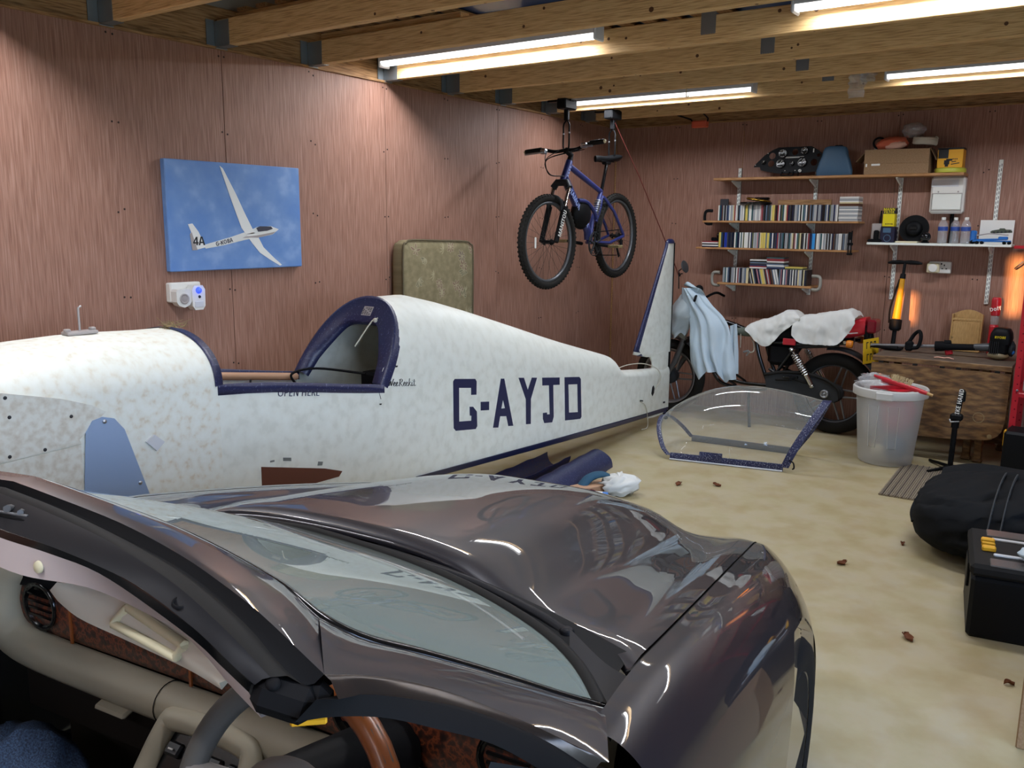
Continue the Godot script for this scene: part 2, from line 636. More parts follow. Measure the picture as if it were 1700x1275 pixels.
const LAMPS := [[0.07, 3.105, 2.498], [0.23, 1.275, 2.458], [2.55, 3.105, 2.503], [2.55, 1.275, 2.465], [0.07, 5.55, 2.498], [2.55, 5.55, 2.498], [0.07, 7.387, 2.498], [2.55, 7.387, 2.498], [0.07, 8.61, 2.498], [2.55, 8.61, 2.498]]

func setup_view() -> void:
	var cam := Camera3D.new()
	cam.name = "camera"
	cam.keep_aspect = Camera3D.KEEP_HEIGHT
	cam.fov = 47.95
	cam.near = 0.05
	cam.far = 200.0
	add_child(cam)
	cam.transform = Transform3D(Basis(CAM_R, CAM_U, CAM_B), Vector3(3.87, 1.57, 7.15))
	cam.current = true
	var we := WorldEnvironment.new()
	we.name = "world"
	var e := Environment.new()
	e.background_mode = Environment.BG_SKY
	var sky := Sky.new()
	var ps := ProceduralSkyMaterial.new()
	ps.sky_top_color = hex("86a9d6")
	ps.sky_horizon_color = hex("c9d8ea")
	ps.ground_bottom_color = hex("6b675e")
	ps.ground_horizon_color = hex("a9a698")
	ps.sky_energy_multiplier = SKY_E
	ps.ground_energy_multiplier = 0.6
	ps.sun_angle_max = 0.0
	sky.sky_material = ps
	e.sky = sky
	e.tonemap_mode = Environment.TONE_MAPPER_LINEAR
	e.tonemap_exposure = EXPO
	e.sdfgi_enabled = true
	e.ssao_enabled = true
	e.ssil_enabled = true
	we.environment = e
	add_child(we)
	var sun := DirectionalLight3D.new()
	sun.name = "low_sun"
	sun.light_color = hex("ffb066")
	sun.light_energy = SUN_E
	sun.light_angular_distance = 0.6
	sun.shadow_enabled = true
	add_child(sun)
	sun.look_at_from_position(V3, SUN_D)

const CAM_R := Vector3(0.81886995, 0.00929971, -0.57390376)
const CAM_U := Vector3(-0.11152729, 0.98339025, -0.14319667)
const CAM_B := Vector3(0.56303967, 0.18126539, 0.80630589)
const SKY_E := 3.5
const EXPO := 0.9
const SUN_E := 5.0
const SUN_D := Vector3(0.02, -0.1, -1.0)
const LAMP_E := 2.6
const RW := 6.6
const FZ := 9.6
const PT := 2.43

func wall_box(mb: MB, a: Vector3, b: Vector3) -> void:
	mb.box((a + b) * 0.5, b - a)

func make_room() -> void:
	# floor
	var f := MB.new()
	wall_box(f, Vector3(-0.2, -0.2, -0.2), Vector3(RW + 0.2, 0, FZ + 0.2))
	struct("floor", f, "concrete")
	# left wall: core, then plywood sheets 1.2 m wide
	var core := MB.new()
	wall_box(core, Vector3(-0.2, 0, -0.2), Vector3(-0.012, 3.1, FZ))
	var wl := struct("wall_left", core, "plaster")
	var z := 0.0
	var zs := [0.0, 0.62, 1.82, 3.02, 4.22, 5.42, 6.62, 7.82, 9.02, FZ]
	for i in zs.size() - 1:
		var p := MB.new()
		p.box(Vector3(-0.006, PT / 2, (zs[i] + zs[i + 1]) / 2), Vector3(0.012, PT, zs[i + 1] - zs[i] - 0.003), 0.0012)
		part("panel", p, "plywood", wl)
	core = MB.new()
	wall_box(core, Vector3(-0.2, 0, -0.2), Vector3(RW + 0.2, 3.1, -0.012))
	var wb := struct("wall_back", core, "plaster")
	var xs := [0.0, 1.195, 2.395, 3.595, 4.795, 5.995, RW]
	for i in xs.size() - 1:
		var p := MB.new()
		p.box(Vector3((xs[i] + xs[i + 1]) / 2, PT / 2, -0.006), Vector3(xs[i + 1] - xs[i] - 0.003, PT, 0.012), 0.0012)
		part("panel", p, "plywood", wb)
	# thin pale joint strips that show in two seams
	var js := MB.new()
	js.box(Vector3(0.006, 1.2, 0.006), Vector3(0.012, 2.4, 0.012), 0.003)
	js.box(Vector3(1.195, 2.2, 0.0), Vector3(0.004, 0.3, 0.004))
	struct("trim_1", js, "old_pine")
	# nail heads
	var nl := MB.new()
	for zz in [0.62, 1.22, 1.82, 2.42, 3.02, 3.62, 4.22, 4.82, 5.42]:
		for yy in [2.40, 2.02, 1.62, 1.22, 0.82]:
			for dd in [-0.016, 0.016]:
				nl.box(Vector3(0.001, yy + rng.randf_range(-.01, .01), zz + dd), Vector3(0.004, 0.009, 0.009), 0.002)
	for xx in [0.6, 1.195, 1.8, 2.395, 3.0, 3.595]:
		for yy in [2.40, 1.98, 1.6, 1.2, 0.8]:
			for dd in [-0.016, 0.016]:
				nl.box(Vector3(xx + dd, yy + rng.randf_range(-.01, .01), 0.001), Vector3(0.009, 0.009, 0.004), 0.002)
	tag(part("nail_heads", nl, "nail", wl), "", "", "", "stuff")
	# right wall with the daylight doorway, front wall with two narrow window slots
	var r := MB.new()
	wall_box(r, Vector3(RW, 0, -0.2), Vector3(RW + 0.15, 3.1, 4.9))
	wall_box(r, Vector3(RW, 0, 8.7), Vector3(RW + 0.15, 3.1, FZ + 0.15))
	wall_box(r, Vector3(RW, 2.2, 4.9), Vector3(RW + 0.15, 3.1, 8.7))
	struct("wall_right", r, "plywood")
	var fr := MB.new()
	var s1 := [2.32, 2.42, 1.82, 2.045]
	var s2 := [3.03, 3.12, 1.93, 2.34]
	wall_box(fr, Vector3(-0.2, 0, FZ), Vector3(s1[0], 3.1, FZ + 0.1))
	wall_box(fr, Vector3(s1[0], 0, FZ), Vector3(s1[1], s1[2], FZ + 0.1))
	wall_box(fr, Vector3(s1[0], s1[3], FZ), Vector3(s1[1], 3.1, FZ + 0.1))
	wall_box(fr, Vector3(s1[1], 0, FZ), Vector3(s2[0], 3.1, FZ + 0.1))
	wall_box(fr, Vector3(s2[0], 0, FZ), Vector3(s2[1], s2[2], FZ + 0.1))
	wall_box(fr, Vector3(s2[0], s2[3], FZ), Vector3(s2[1], 3.1, FZ + 0.1))
	wall_box(fr, Vector3(s2[1], 0, FZ), Vector3(RW, 3.1, FZ + 0.1))
	struct("wall_front", fr, "plywood")
	var dj := MB.new()
	wall_box(dj, Vector3(RW - 0.02, 0, 4.8), Vector3(RW + 0.17, 2.3, 4.9))
	wall_box(dj, Vector3(RW - 0.02, 0, 8.7), Vector3(RW + 0.17, 2.3, 8.8))
	wall_box(dj, Vector3(RW - 0.02, 2.2, 4.9), Vector3(RW + 0.17, 2.3, 8.7))
	struct("door_1", dj, "old_pine")
	var gr := MB.new()
	wall_box(gr, Vector3(RW + 0.2, -0.3, -20), Vector3(40, -0.02, 40))
	struct("ground", gr, "concrete")
	# roof deck
	var c := MB.new()
	wall_box(c, Vector3(-0.2, 3.0, -0.2), Vector3(RW + 0.2, 3.1, FZ + 0.15))
	var ceil := struct("ceiling", c, "osb")
	# rim beams on top of the plywood
	var rb := MB.new()
	rb.box(Vector3(-0.03, 2.535, FZ / 2), Vector3(0.05, 0.2, FZ), 0.002)
	rb.box(Vector3(-0.002, 2.433, FZ / 2), Vector3(0.04, 0.012, FZ))
	struct("trim_2", rb, "old_pine")
	rb = MB.new()
	rb.box(Vector3(RW / 2, 2.535, -0.03), Vector3(RW, 0.2, 0.05), 0.002)
	rb.box(Vector3(RW / 2, 2.433, -0.002), Vector3(RW, 0.012, 0.04))
	struct("trim_3", rb, "old_pine_x")
	# joists with hangers at the left wall, splice plates further along
	for i in 15:
		var jz := 0.58 + 0.612 * i
		if jz > FZ - 0.1: break
		var j := MB.new()
		j.box(Vector3(RW / 2 + 0.01, 2.5025, jz - 0.0235), Vector3(RW - 0.02, 0.125, 0.047), 0.003)
		var jo := part("joist", j, "pine", ceil)
		var kn := MB.new()
		for k in 9:
			var kr := rng.randf_range(0.006, 0.012)
			kn.lathe([Vector2(0, 0.0006), Vector2(kr * .7, 0.0005), Vector2(kr, 0.0)], 10, Vector3(rng.randf_range(0.3, 4.5), rng.randf_range(2.46, 2.55), jz + 0.0004), Vector3(PI / 2, 0, 0))
		for k in 6:
			var kr := rng.randf_range(0.005, 0.01)
			kn.lathe([Vector2(0, 0.0006), Vector2(kr, 0.0)], 10, Vector3(rng.randf_range(0.3, 4.5), 2.4392, jz - 0.0235 + rng.randf_range(-.015, .015)), Vector3(PI, 0, 0))
		tag(part("knots", kn, "knot", jo), "", "", "", "stuff")
		var h := MB.new()
		h.box(Vector3(0.06, 2.5, jz + 0.0015), Vector3(0.11, 0.12, 0.0025))
		h.box(Vector3(0.06, 2.5, jz - 0.0485), Vector3(0.11, 0.12, 0.0025))
		h.box(Vector3(0.06, 2.4375, jz - 0.0235), Vector3(0.11, 0.0025, 0.052))
		h.box(Vector3(0.0, 2.5, jz + 0.026), Vector3(0.004, 0.13, 0.048))
		h.box(Vector3(0.012, 2.432, jz - 0.0235), Vector3(0.02, 0.006, 0.07), 0.002)
		part("joist_hanger", h, "galvanised", jo)
		if i in [1, 2, 3, 4]:
			var sx: float = [0, 2.18, 2.2, 2.2, 2.12][i]
			var sp := MB.new()
			sp.box(Vector3(sx, 2.53 if i > 1 else 2.535, jz + 0.0015), Vector3(0.075, 0.1 if i > 1 else 0.06, 0.002), 0.0005)
			for k in 6: sp.box(Vector3(sx - 0.03 + 0.012 * k, 2.482 if i > 1 else 2.507, jz + 0.002), Vector3(0.006, 0.008, 0.003))
			part("splice_plate", sp, "galvanised", jo)

func make_lamps() -> void:
	var labels := ["lit white batten lamp on the near joist, over the canvas print of a glider", "lit white batten lamp above the hanging bicycle", "lit white batten lamp cut off by the top edge above the shelves", "lit white batten lamp cut off by the right edge, above the yellow box", "lit white batten lamp above the front of the fuselage, first behind the canvas print", "lit white batten lamp above the car bonnet, out of frame", "lit white batten lamp over the car seats along the left wall", "lit white batten lamp over the car seats on the right", "lit white batten lamp by the front wall on the left", "lit white batten lamp by the front wall on the right"]
	for i in LAMPS.size():
		var L := 1.5
		var o := thing("batten_lamp", labels[i], "lamp", Vector3(LAMPS[i][0] + L / 2, LAMPS[i][2], LAMPS[i][1]), V3, "batten lamps on the joists")
		var h := MB.new()
		h.prism(p2([-0.045, 0.03, 0.045, 0.03, 0.045, 0.072, 0.03, 0.085, -0.045, 0.085]), L - 0.03, Transform3D(Basis(Vector3.UP, PI / 2), Vector3(-L / 2 + 0.015, 0, 0)))
		part("housing", h, "lamp_housing", o)
		for s in [-1.0, 1.0]:
			part("end_cap", MB.new().box(Vector3(s * (L / 2 - 0.008), 0.042, 0), Vector3(0.016, 0.09, 0.094), 0.006), "lamp_housing", o)
			part("bracket", MB.new().box(Vector3(s * L * 0.36, 0.06, -0.06), Vector3(0.03, 0.03, 0.034)), "galvanised", o)
		var g := MB.new()
		var rows := []
		for s in [-1.0, 1.0]:
			var row := PackedVector3Array()
			for k in 9:
				var a := PI * k / 8.0
				row.append(Vector3(s * (L / 2 - 0.018), 0.03 - 0.024 * sin(a), -0.04 * cos(a)))
			rows.append(row)
		g.grid(rows, false, false, true, true)
		part("diffuser", g, "lamp_glow", o)
		var t := text("RED LITE", 0.012, 0.0008, "red_print", o, Transform3D(Basis(), Vector3(L / 2 - 0.075, 0.062, 0.0456)), "Droid Sans", true)
		t.name = "printed_mark"
		var al := AreaLight3D.new()
		al.name = "tube_light"
		al.area_size = Vector2(1.3, 0.07)
		al.light_energy = LAMP_E
		al.light_color = hex("f4f7ff")
		al.shadow_enabled = true
		al.rotation = Vector3(-PI / 2, 0, 0)
		al.position = Vector3(0, 0.002, 0)
		al.set("area_range", 20.0)
		al.set("light_size", 0.05)
		o.add_child(al)

# ---------------------------------------------------------------- glider fuselage
const FX := 0.9

func fw(z: float) -> float:
	return 0.02 + 0.075 * (minf(z, 4.3) - 0.66)

func fyb(z: float) -> float:
	return cub(z, [0.6, 2.0, 3.73, 5.2, 6.9], [0.06, 0.15, 0.285, 0.40, 0.50])

func fys(z: float) -> float:
	return cub(z, [0.6, 1.3, 1.7, 2.4, 4.335, 5.21, 6.9], [0.36, 0.44, 0.50, 0.60, 0.85, 0.975, 1.02])

func fyt(z: float) -> float:
	return cub(z, [0.6, 1.2, 1.5, 1.58, 1.63, 1.68, 1.76, 2.42, 3.2, 4.15, 4.335, 5.21, 5.55, 5.82, 6.9], [0.43, 0.482, 0.515, 0.53, 0.575, 0.625, 0.66, 0.824, 1.014, 1.217, 1.217, 1.168, 1.178, 1.17, 1.08])

func fus_half(z: float, top := true) -> PackedVector3Array:
	var w := fw(z)
	var yb := fyb(z)
	var ys := fys(z)
	var yt := fyt(z)
	var o := PackedVector3Array()
	for q in [[0.0, 0.0], [0.5, 0.0], [0.82, 0.004], [0.93, 0.018], [0.985, 0.05], [1.0, 0.1]]:
		o.append(Vector3(w * q[0], yb + q[1] * minf(1.0, (ys - yb) * 2.5), z))
	var y1 := o[5].y
	for k in range(1, 8): o.append(Vector3(w, lerpf(y1, ys, k / 7.0), z))
	if top:
		var lean := 0.68 * sm(1.9, 4.335, z) if z < 4.34 else 0.0
		for k in range(1, 15):
			var a := PI / 2 * k / 14.0
			var y := ys + (yt - ys) * pow(sin(a), 0.92)
			o.append(Vector3(w * pow(maxf(cos(a), 0.0), 0.92), y, z - lean * (y - ys)))
	return o

func fus_ring(z: float) -> PackedVector3Array:
	var h := fus_half(z)
	var o := PackedVector3Array()
	for p in h: o.append(Vector3(FX + p.x, p.y, p.z))
	for i in range(h.size() - 2, 0, -1): o.append(Vector3(FX - h[i].x, h[i].y, h[i].z))
	return o

func side_mb(X: Transform3D, polys: Array, d: float, z0 := 0.0, proud := 0.0) -> MB:
	var mb := MB.new()
	var sl := 0.075 if z0 < 4.3 else 0.0
	var x0 := FX + 0.02 + 0.075 * (0.0 - 0.66) if sl > 0.0 else FX + fw(5.0)
	mb.set_xf(X * Transform3D(Basis(Vector3(-sl, 0, -1), Vector3.UP, Vector3(1, 0, 0)), Vector3(x0 + proud, 0, 0)))
	for q in polys:
		var pl := PackedVector2Array()
		for i in range(0, q.size(), 2): pl.append(Vector2(-q[i], q[i + 1]))
		mb.prism(pl, d)
	return mb

func make_fuselage() -> void:
	var base := Vector3(FX, 0, 3.6)
	var X := Transform3D(Basis(), -base)
	var o := thing("aircraft_fuselage", "wingless white light aircraft fuselage with navy trim standing along the left wall", "aircraft", base)
	# rear shell
	var rows := []
	var zs := [0.66, 0.8, 1.0, 1.2, 1.4, 1.5, 1.56, 1.6, 1.64, 1.68, 1.72, 1.78, 1.9, 2.1, 2.4, 2.7, 3.0, 3.3, 3.6, 3.9, 4.15, 4.335]
	for z in zs: rows.append(fus_ring(z))
	var mb := MB.new().set_xf(X)
	mb.grid(rows, true, false, true, false)
	part("rear_shell", mb, "fus_white", o)
	# nose shell
	rows = []
	for z in [5.205, 5.3, 5.45, 5.6, 5.8, 6.0, 6.3, 6.6, 6.8]: rows.append(fus_ring(z))
	mb = MB.new().set_xf(X)
	mb.grid(rows, true, false, false, true)
	part("nose_shell", mb, "fus_deck", o)
	# cockpit tub
	rows = []
	for k in 12:
		var z := lerpf(4.335, 5.205, k / 11.0)
		var h := fus_half(z, false)
		var r := PackedVector3Array()
		for i in range(h.size() - 1, -1, -1): r.append(Vector3(FX - h[i].x, h[i].y, z))
		for i in range(1, h.size()): r.append(Vector3(FX + h[i].x, h[i].y, z))
		rows.append(r)
	mb = MB.new().set_xf(X)
	mb.slab(rows, 0.018)
	part("cockpit_side", mb, "fus_white", o)
	# sill capping: navy band outside and pale wood on top
	for s in [-1.0, 1.0]:
		mb = MB.new().set_xf(X)
		var pa := []
		for k in 8:
			var z := lerpf(4.33, 5.21, k / 7.0)
			pa.append(Vector3(FX + s * (fw(z) - 0.002), fys(z) - 0.014, z))
		var rr := []
		for p in pa:
			rr.append(PackedVector3Array([p + Vector3(s * 0.006, -0.02, 0), p + Vector3(s * 0.006, 0.018, 0), p + Vector3(-s * 0.02, 0.018, 0), p + Vector3(-s * 0.02, -0.02, 0)]))
		mb.grid(rr, true, false, true, true)
		part("sill_band", mb, "navy_worn", o)
		mb = MB.new().set_xf(X)
		mb.tube([Vector3(FX + s * (fw(4.4) - 0.035), 0.835, 4.36), Vector3(FX + s * (fw(5) - 0.035), 0.95, 5.18)], 0.018, 6)
		part("longeron", mb, "bare_wood", o)
	# navy rim of the front cockpit edge
	mb = MB.new().set_xf(X)
	var ra := fus_half(5.205)
	var pts := []
	for i in range(12, ra.size()): pts.append(Vector3(FX + ra[i].x, ra[i].y, 5.2))
	for i in range(ra.size() - 2, 11, -1): pts.append(Vector3(FX - ra[i].x, ra[i].y, 5.2))
	rows = [PackedVector3Array(), PackedVector3Array(), PackedVector3Array(), PackedVector3Array()]
	for p in pts:
		var c := Vector3(FX, 0.9, 5.2)
		var dd: Vector3 = (p - c).normalized()
		rows[0].append(p + dd * 0.004 + Vector3(0, 0, 0.022))
		rows[1].append(p + dd * 0.004 + Vector3(0, 0, -0.012))
		rows[2].append(p - dd * 0.035 + Vector3(0, 0, -0.012))
		rows[3].append(p - dd * 0.035 + Vector3(0, 0, 0.01))
	mb.grid(rows, false, false, false, false)
	part("front_rim", mb, "navy_worn", o)
	# headrest bulkhead ring
	var rb := fus_half(4.335)
	var outer := []
	for i in range(12, rb.size()): outer.append(Vector3(FX + rb[i].x, rb[i].y, rb[i].z))
	for i in range(rb.size() - 2, 11, -1): outer.append(Vector3(FX - rb[i].x, rb[i].y, rb[i].z))
	var n := outer.size()
	var inner := []
	for i in n:
		var a := PI * i / (n - 1)
		var w := fw(4.335)
		var xx := w * 0.80 * signf(cos(a)) * pow(absf(cos(a)), 0.42)
		var yy := 0.85 + 0.255 * pow(maxf(sin(a), 0.0), 0.5)
		xx *= 1.0 - 0.34 * sm(0.86, 1.1, yy)
		inner.append(Vector3(FX + xx, yy, 4.335 - 0.68 * (yy - 0.85)))
	rows = [PackedVector3Array(), PackedVector3Array(), PackedVector3Array(), PackedVector3Array(), PackedVector3Array()]
	for i in n:
		var p: Vector3 = outer[i]
		var q: Vector3 = inner[i]
		var f := Vector3(0, 0.56, 0.83) * 0.012
		rows[0].append(p + (p - Vector3(FX, 0.85, p.z)).normalized() * 0.003 - f * 2.6)
		rows[1].append(p + (p - Vector3(FX, 0.85, p.z)).normalized() * 0.003 + f * 0.6)
		rows[2].append(p.lerp(q, 0.12) + f)
		rows[3].append(q + f)
		rows[4].append(q - f * 3.0)
	mb = MB.new().set_xf(X)
	mb.grid(rows)
	part("headrest_bulkhead", mb, "navy_worn", o)
	# worn white edge along the arch
	mb = MB.new().set_xf(X)
	for i in range(1, 12):
		if i in [3, 9]: continue
		var p: Vector3 = outer[i].lerp(outer[i + 1], 0.1) - (outer[i] - Vector3(FX, 0.85, outer[i].z)).normalized() * 0.026 + Vector3(0, 0.0075, 0.0108)
		var q: Vector3 = outer[i].lerp(outer[i + 1], rng.randf_range(0.5, 0.95)) - (outer[i + 1] - Vector3(FX, 0.85, outer[i + 1].z)).normalized() * 0.025 + Vector3(0, 0.0075, 0.0108)
		mb.tube([p, (p + q) * 0.5 + Vector3(rng.randf_range(-.002, .002), 0, 0), q], [0.002, 0.0035, 0.0015], 5)
	tag(part("chipped_paint", mb, "white_paint", o), "", "", "", "stuff")
	# data plate and cord on the bulkhead
	var rot := Vector3(-atan(0.68), 0, 0)
	mb = MB.new().set_xf(X)
	mb.box(Vector3(0.915, 1.155, 4.335 - 0.68 * 0.305 + 0.014), Vector3(0.062, 0.05, 0.003), 0.001, rot)
	var dp := part("data_plate", mb, "plate_grey", o)
	mb = MB.new().set_xf(X)
	for j in 5:
		for k in 4:
			if (j * 7 + k * 3) % 5 == 0: continue
			var ly := 0.016 - 0.008 * j
			mb.box(Vector3(0.892 + 0.0145 * k, 1.155 + ly * 0.83, 4.335 - 0.68 * 0.305 + 0.0165 - ly * 0.56), Vector3(0.010, 0.0035, 0.001), 0.0, rot)
	part("printed_lines", mb, "ink", dp)
	mb = MB.new().set_xf(X)
	mb.tube(spline(v3s([1.005, 1.13, 4.165, 0.99, 1.115, 4.175, 0.985, 1.11, 4.19, 0.955, 1.0, 4.27]), 5), 0.0035, 6)
	mb.ball(Vector3(0.995, 1.118, 4.172), Vector3(.012, .012, .012), 10, 6)
	part("cord", mb, "string", o)
	# things seen in the tub: boxes, wires
	mb = MB.new().set_xf(X)
	mb.box(Vector3(0.93, 0.80, 4.1), Vector3(0.14, 0.11, 0.1), 0.012)
	mb.tube(spline(v3s([0.93, 0.84, 4.12, 1.0, 0.87, 4.14, 1.05, 0.84, 4.18, 1.08, 0.78, 4.22]), 5), 0.009, 6)
	part("radio_box", mb, "black", o)
	mb = MB.new().set_xf(X)
	mb.box(Vector3(1.0, 0.79, 4.22), Vector3(0.05, 0.05, 0.05), 0.01)
	part("red_canister", mb, "red_paint", o)
	mb = MB.new().set_xf(X)
	mb.tube(spline(v3s([0.69, 0.8, 4.4, 0.68, 0.86, 4.42, 0.72, 0.875, 4.3, 0.95, 0.86, 4.2]), 5), 0.006, 6)
	part("wire", mb, "black", o)
	mb = MB.new().set_xf(X)
	mb.tube(spline(v3s([1.16, 0.935, 5.16, 1.12, 0.93, 5.1, 1.1, 0.94, 5.0, 1.09, 0.955, 4.98]), 5), 0.004, 6)
	part("wire", mb, "black", o)
	mb = MB.new().set_xf(X)
	mb.box(Vector3(FX, 0.6, 4.34), Vector3(0.52, 0.4, 0.02))
	mb.box(Vector3(FX, 0.46, 4.75), Vector3(0.5, 0.02, 0.85))
	part("cockpit_floor", mb, "brown_inside", o)
	# lower navy stripe that follows the bottom corner
	for s in [-1.0, 1.0]:
		rows = []
		for z in [0.665, 0.8, 1.0, 1.3, 1.7, 2.1, 2.5, 2.9, 3.3, 3.7, 4.1]:
			var h := fus_half(z)
			var r := PackedVector3Array()
			for i in [1, 2, 3, 4]: r.append(Vector3(FX + s * (h[i].x + 0.003), h[i].y - 0.002, z))
			r.append(Vector3(FX + s * (fw(z) + 0.003), fyb(z) + 0.034 + 0.012 * sm(0.7, 3.5, z), z))
			rows.append(r)
		mb = MB.new().set_xf(X)
		mb.grid(rows, false, false, false, false, int(s))
		part("belly_stripe", mb, "navy", o)
	# registration letters
	var G := [3.77, 0.796, 3.58, 0.768, 3.566, 0.752, 3.568, 0.681, 3.618, 0.688, 3.619, 0.726, 3.732, 0.744, 3.731, 0.566, 3.617, 0.549, 3.615, 0.575, 3.631, 0.579, 3.633, 0.627, 3.6, 0.621, 3.564, 0.589, 3.56, 0.508, 3.575, 0.495, 3.761, 0.523, 3.78, 0.54, 3.784, 0.785]
	part("letter_g", side_mb(X, [G], 0.0015), "navy", o)
	part("hyphen", side_mb(X, [[3.526, 0.635, 3.442, 0.622, 3.442, 0.575, 3.525, 0.587]], 0.0015), "navy", o)
	part("letter_a", side_mb(X, [[3.32, 0.731, 3.303, 0.728, 3.296, 0.608, 3.314, 0.56, 3.294, 0.5575, 3.292, 0.512, 3.326, 0.518, 3.345, 0.457, 3.399, 0.467], [3.303, 0.728, 3.285, 0.726, 3.181, 0.435, 3.235, 0.444, 3.258, 0.506, 3.292, 0.512, 3.294, 0.5575, 3.273, 0.555, 3.296, 0.608]], 0.0015), "navy", o)
	part("letter_y", side_mb(X, [[3.126, 0.707, 3.065, 0.698, 3.017, 0.618, 2.97, 0.685, 2.908, 0.675, 2.979, 0.558, 2.977, 0.406, 3.033, 0.415, 3.038, 0.565]], 0.0015), "navy", o)
	part("letter_j", side_mb(X, [[2.844, 0.666, 2.617, 0.634, 2.615, 0.587, 2.701, 0.599, 2.687, 0.395, 2.706, 0.363, 2.807, 0.378, 2.826, 0.408, 2.827, 0.445, 2.777, 0.439, 2.774, 0.426, 2.739, 0.421, 2.756, 0.605, 2.84, 0.617]], 0.0015), "navy", o)
	part("letter_d", side_mb(X, [[2.549, 0.625, 2.43, 0.609, 2.43, 0.561, 2.495, 0.57, 2.477, 0.383, 2.42, 0.374, 2.42, 0.325, 2.53, 0.341], [2.43, 0.609, 2.338, 0.596, 2.317, 0.58, 2.293, 0.321, 2.31, 0.31, 2.42, 0.325, 2.42, 0.374, 2.348, 0.363, 2.365, 0.552, 2.43, 0.561]], 0.0015), "navy", o)
	# small lettering
	var slope := -atan(0.146)
	var B := Basis(Vector3(-0.0, 0, -1), Vector3.UP, Vector3(1, 0, 0)) * Basis(Vector3(0, 0, 1), slope)
	text("OPEN HERE", 0.031, 0.001, "navy", o, Transform3D(B, Vector3(FX + 0.2945, 0.893, 4.825) - base), "Droid Sans", false, "open_here_lettering")
	B = Basis(Vector3(-0.075, 0, -1), Vector3.UP, Vector3(1, 0, -0.075)) * Basis(Vector3(0, 0, 1), slope)
	var script := MB.new().set_xf(X * Transform3D(B, Vector3(FX + fw(4.31) + 0.002, 0.84, 4.31)))
	for st in script_strokes():
		script.tube(st, 0.0026, 4, false, 0.3)
	part("name_lettering", script, "ink", o)
	# metal plate, diamond plate, fairings
	var pl := side_mb(X, [[5.694, 0.934, 5.66, 0.941, 5.62, 0.929, 5.587, 0.886, 5.50, 0.60, 5.49, 0.5, 5.74, 0.5, 5.739, 0.702, 5.719, 0.899]], 0.004, 5.0, 0.004)
	var mp := part("access_plate", pl, "blue_metal", o, "bare pale blue metal plate")
	var sc := MB.new().set_xf(X)
	for q in [[5.655, 0.925], [5.545, 0.69]]: sc.lathe([Vector2(0.007, 0), Vector2(0.007, 0.003), Vector2(0, 0.004)], 10, Vector3(FX + fw(5) + 0.008, q[1], q[0]), Vector3(0, 0, -PI / 2))
	part("screw", sc, "steel", mp)
	var dia := part("mount_plate", side_mb(X, [[5.512, 0.827, 5.479, 0.846, 5.442, 0.813, 5.474, 0.787]], 0.008, 5.0), "lamp_housing", o)
	sc = MB.new().set_xf(X)
	for q in [[5.49, 0.822], [5.477, 0.832], [5.462, 0.818], [5.477, 0.803]]: sc.lathe([Vector2(0.004, 0), Vector2(0.003, 0.001), Vector2(0, 0.0012)], 8, Vector3(FX + fw(5) + 0.006, q[1], q[0]), Vector3(0, 0, -PI / 2))
	part("plate_hole", sc, "ink", dia)
	part("wing_fairing", side_mb(X, [[6.6, 1.06, 5.96, 1.066, 5.79, 1.022, 5.69, 0.985, 5.645, 0.955, 5.74, 0.88, 5.735, 0.866, 6.0, 0.856, 6.6, 0.83]], 0.0045, 5.0), "fus_dirty", o)
	part("wing_fairing", side_mb(X, [[6.6, 0.828, 6.0, 0.852, 5.735, 0.862, 5.74, 0.5, 6.6, 0.5]], 0.003, 5.0), "fus_dirty", o)
	var scu := MB.new().set_xf(X)
	for q in [[5.952, 1.05], [5.945, 0.99], [5.955, 0.87], [5.76, 0.96], [5.85, 0.87]]: scu.lathe([Vector2(0.006, 0), Vector2(0.005, 0.002), Vector2(0, 0.0022)], 8, Vector3(FX + fw(5) + 0.0045, q[1], q[0]), Vector3(0, 0, -PI / 2))
	tag(part("fairing_screws", scu, "ink", o), "", "", "", "stuff")
	# spar opening low on the side
	part("spar_opening", side_mb(X, [[5.03, 0.627, 4.70, 0.545, 4.60, 0.51, 4.62, 0.49, 5.03, 0.50]], 0.0012, 5.0), "brown_inside", o)
	mb = side_mb(X, [[4.985, 0.642, 4.965, 0.641, 4.965, 0.634, 4.985, 0.635], [4.92, 0.641, 4.88, 0.632, 4.88, 0.618, 4.92, 0.627], [4.735, 0.583, 4.71, 0.577, 4.715, 0.562, 4.74, 0.567]], 0.002, 5.0)
	part("metal_tab", mb, "galvanised", o)
	# cable bracket on the nose deck
	mb = MB.new().set_xf(X)
	mb.box(Vector3(FX, 1.184, 5.55), Vector3(0.05, 0.012, 0.11), 0.003)
	mb.box(Vector3(FX, 1.194, 5.505), Vector3(0.02, 0.012, 0.02), 0.003)
	mb.box(Vector3(FX, 1.194, 5.595), Vector3(0.02, 0.012, 0.02), 0.003)
	mb.tube([Vector3(FX, 1.19, 5.55), Vector3(FX, 1.27, 5.55), Vector3(FX - 0.01, 1.275, 5.535)], 0.004, 6)
	part("deck_bracket", mb, "plate_grey", o)
	# dry grass caught on the rim
	mb = MB.new().set_xf(X)
	for k in 26:
		var p := Vector3(FX + rng.randf_range(-0.06, 0.05), 1.168, 5.2 + rng.randf_range(-0.05, 0.03))
		mb.tube([p, p + Vector3(rng.randf_range(-.02, .02), rng.randf_range(0.0, 0.02), rng.randf_range(-.03, .03)), p + Vector3(rng.randf_range(-.05, .05), rng.randf_range(-0.005, 0.035), rng.randf_range(-.06, .06))], [0.0016, 0.0014, 0.0008], 4)
	tag(part("dry_grass", mb, "straw", o), "", "", "", "stuff")
	# scratches on the deck side
	mb = side_mb(X, [[5.40, 1.085, 5.35, 1.05, 5.352, 1.048, 5.402, 1.083]], 0.001, 5.0)
	# fin
	rows = []
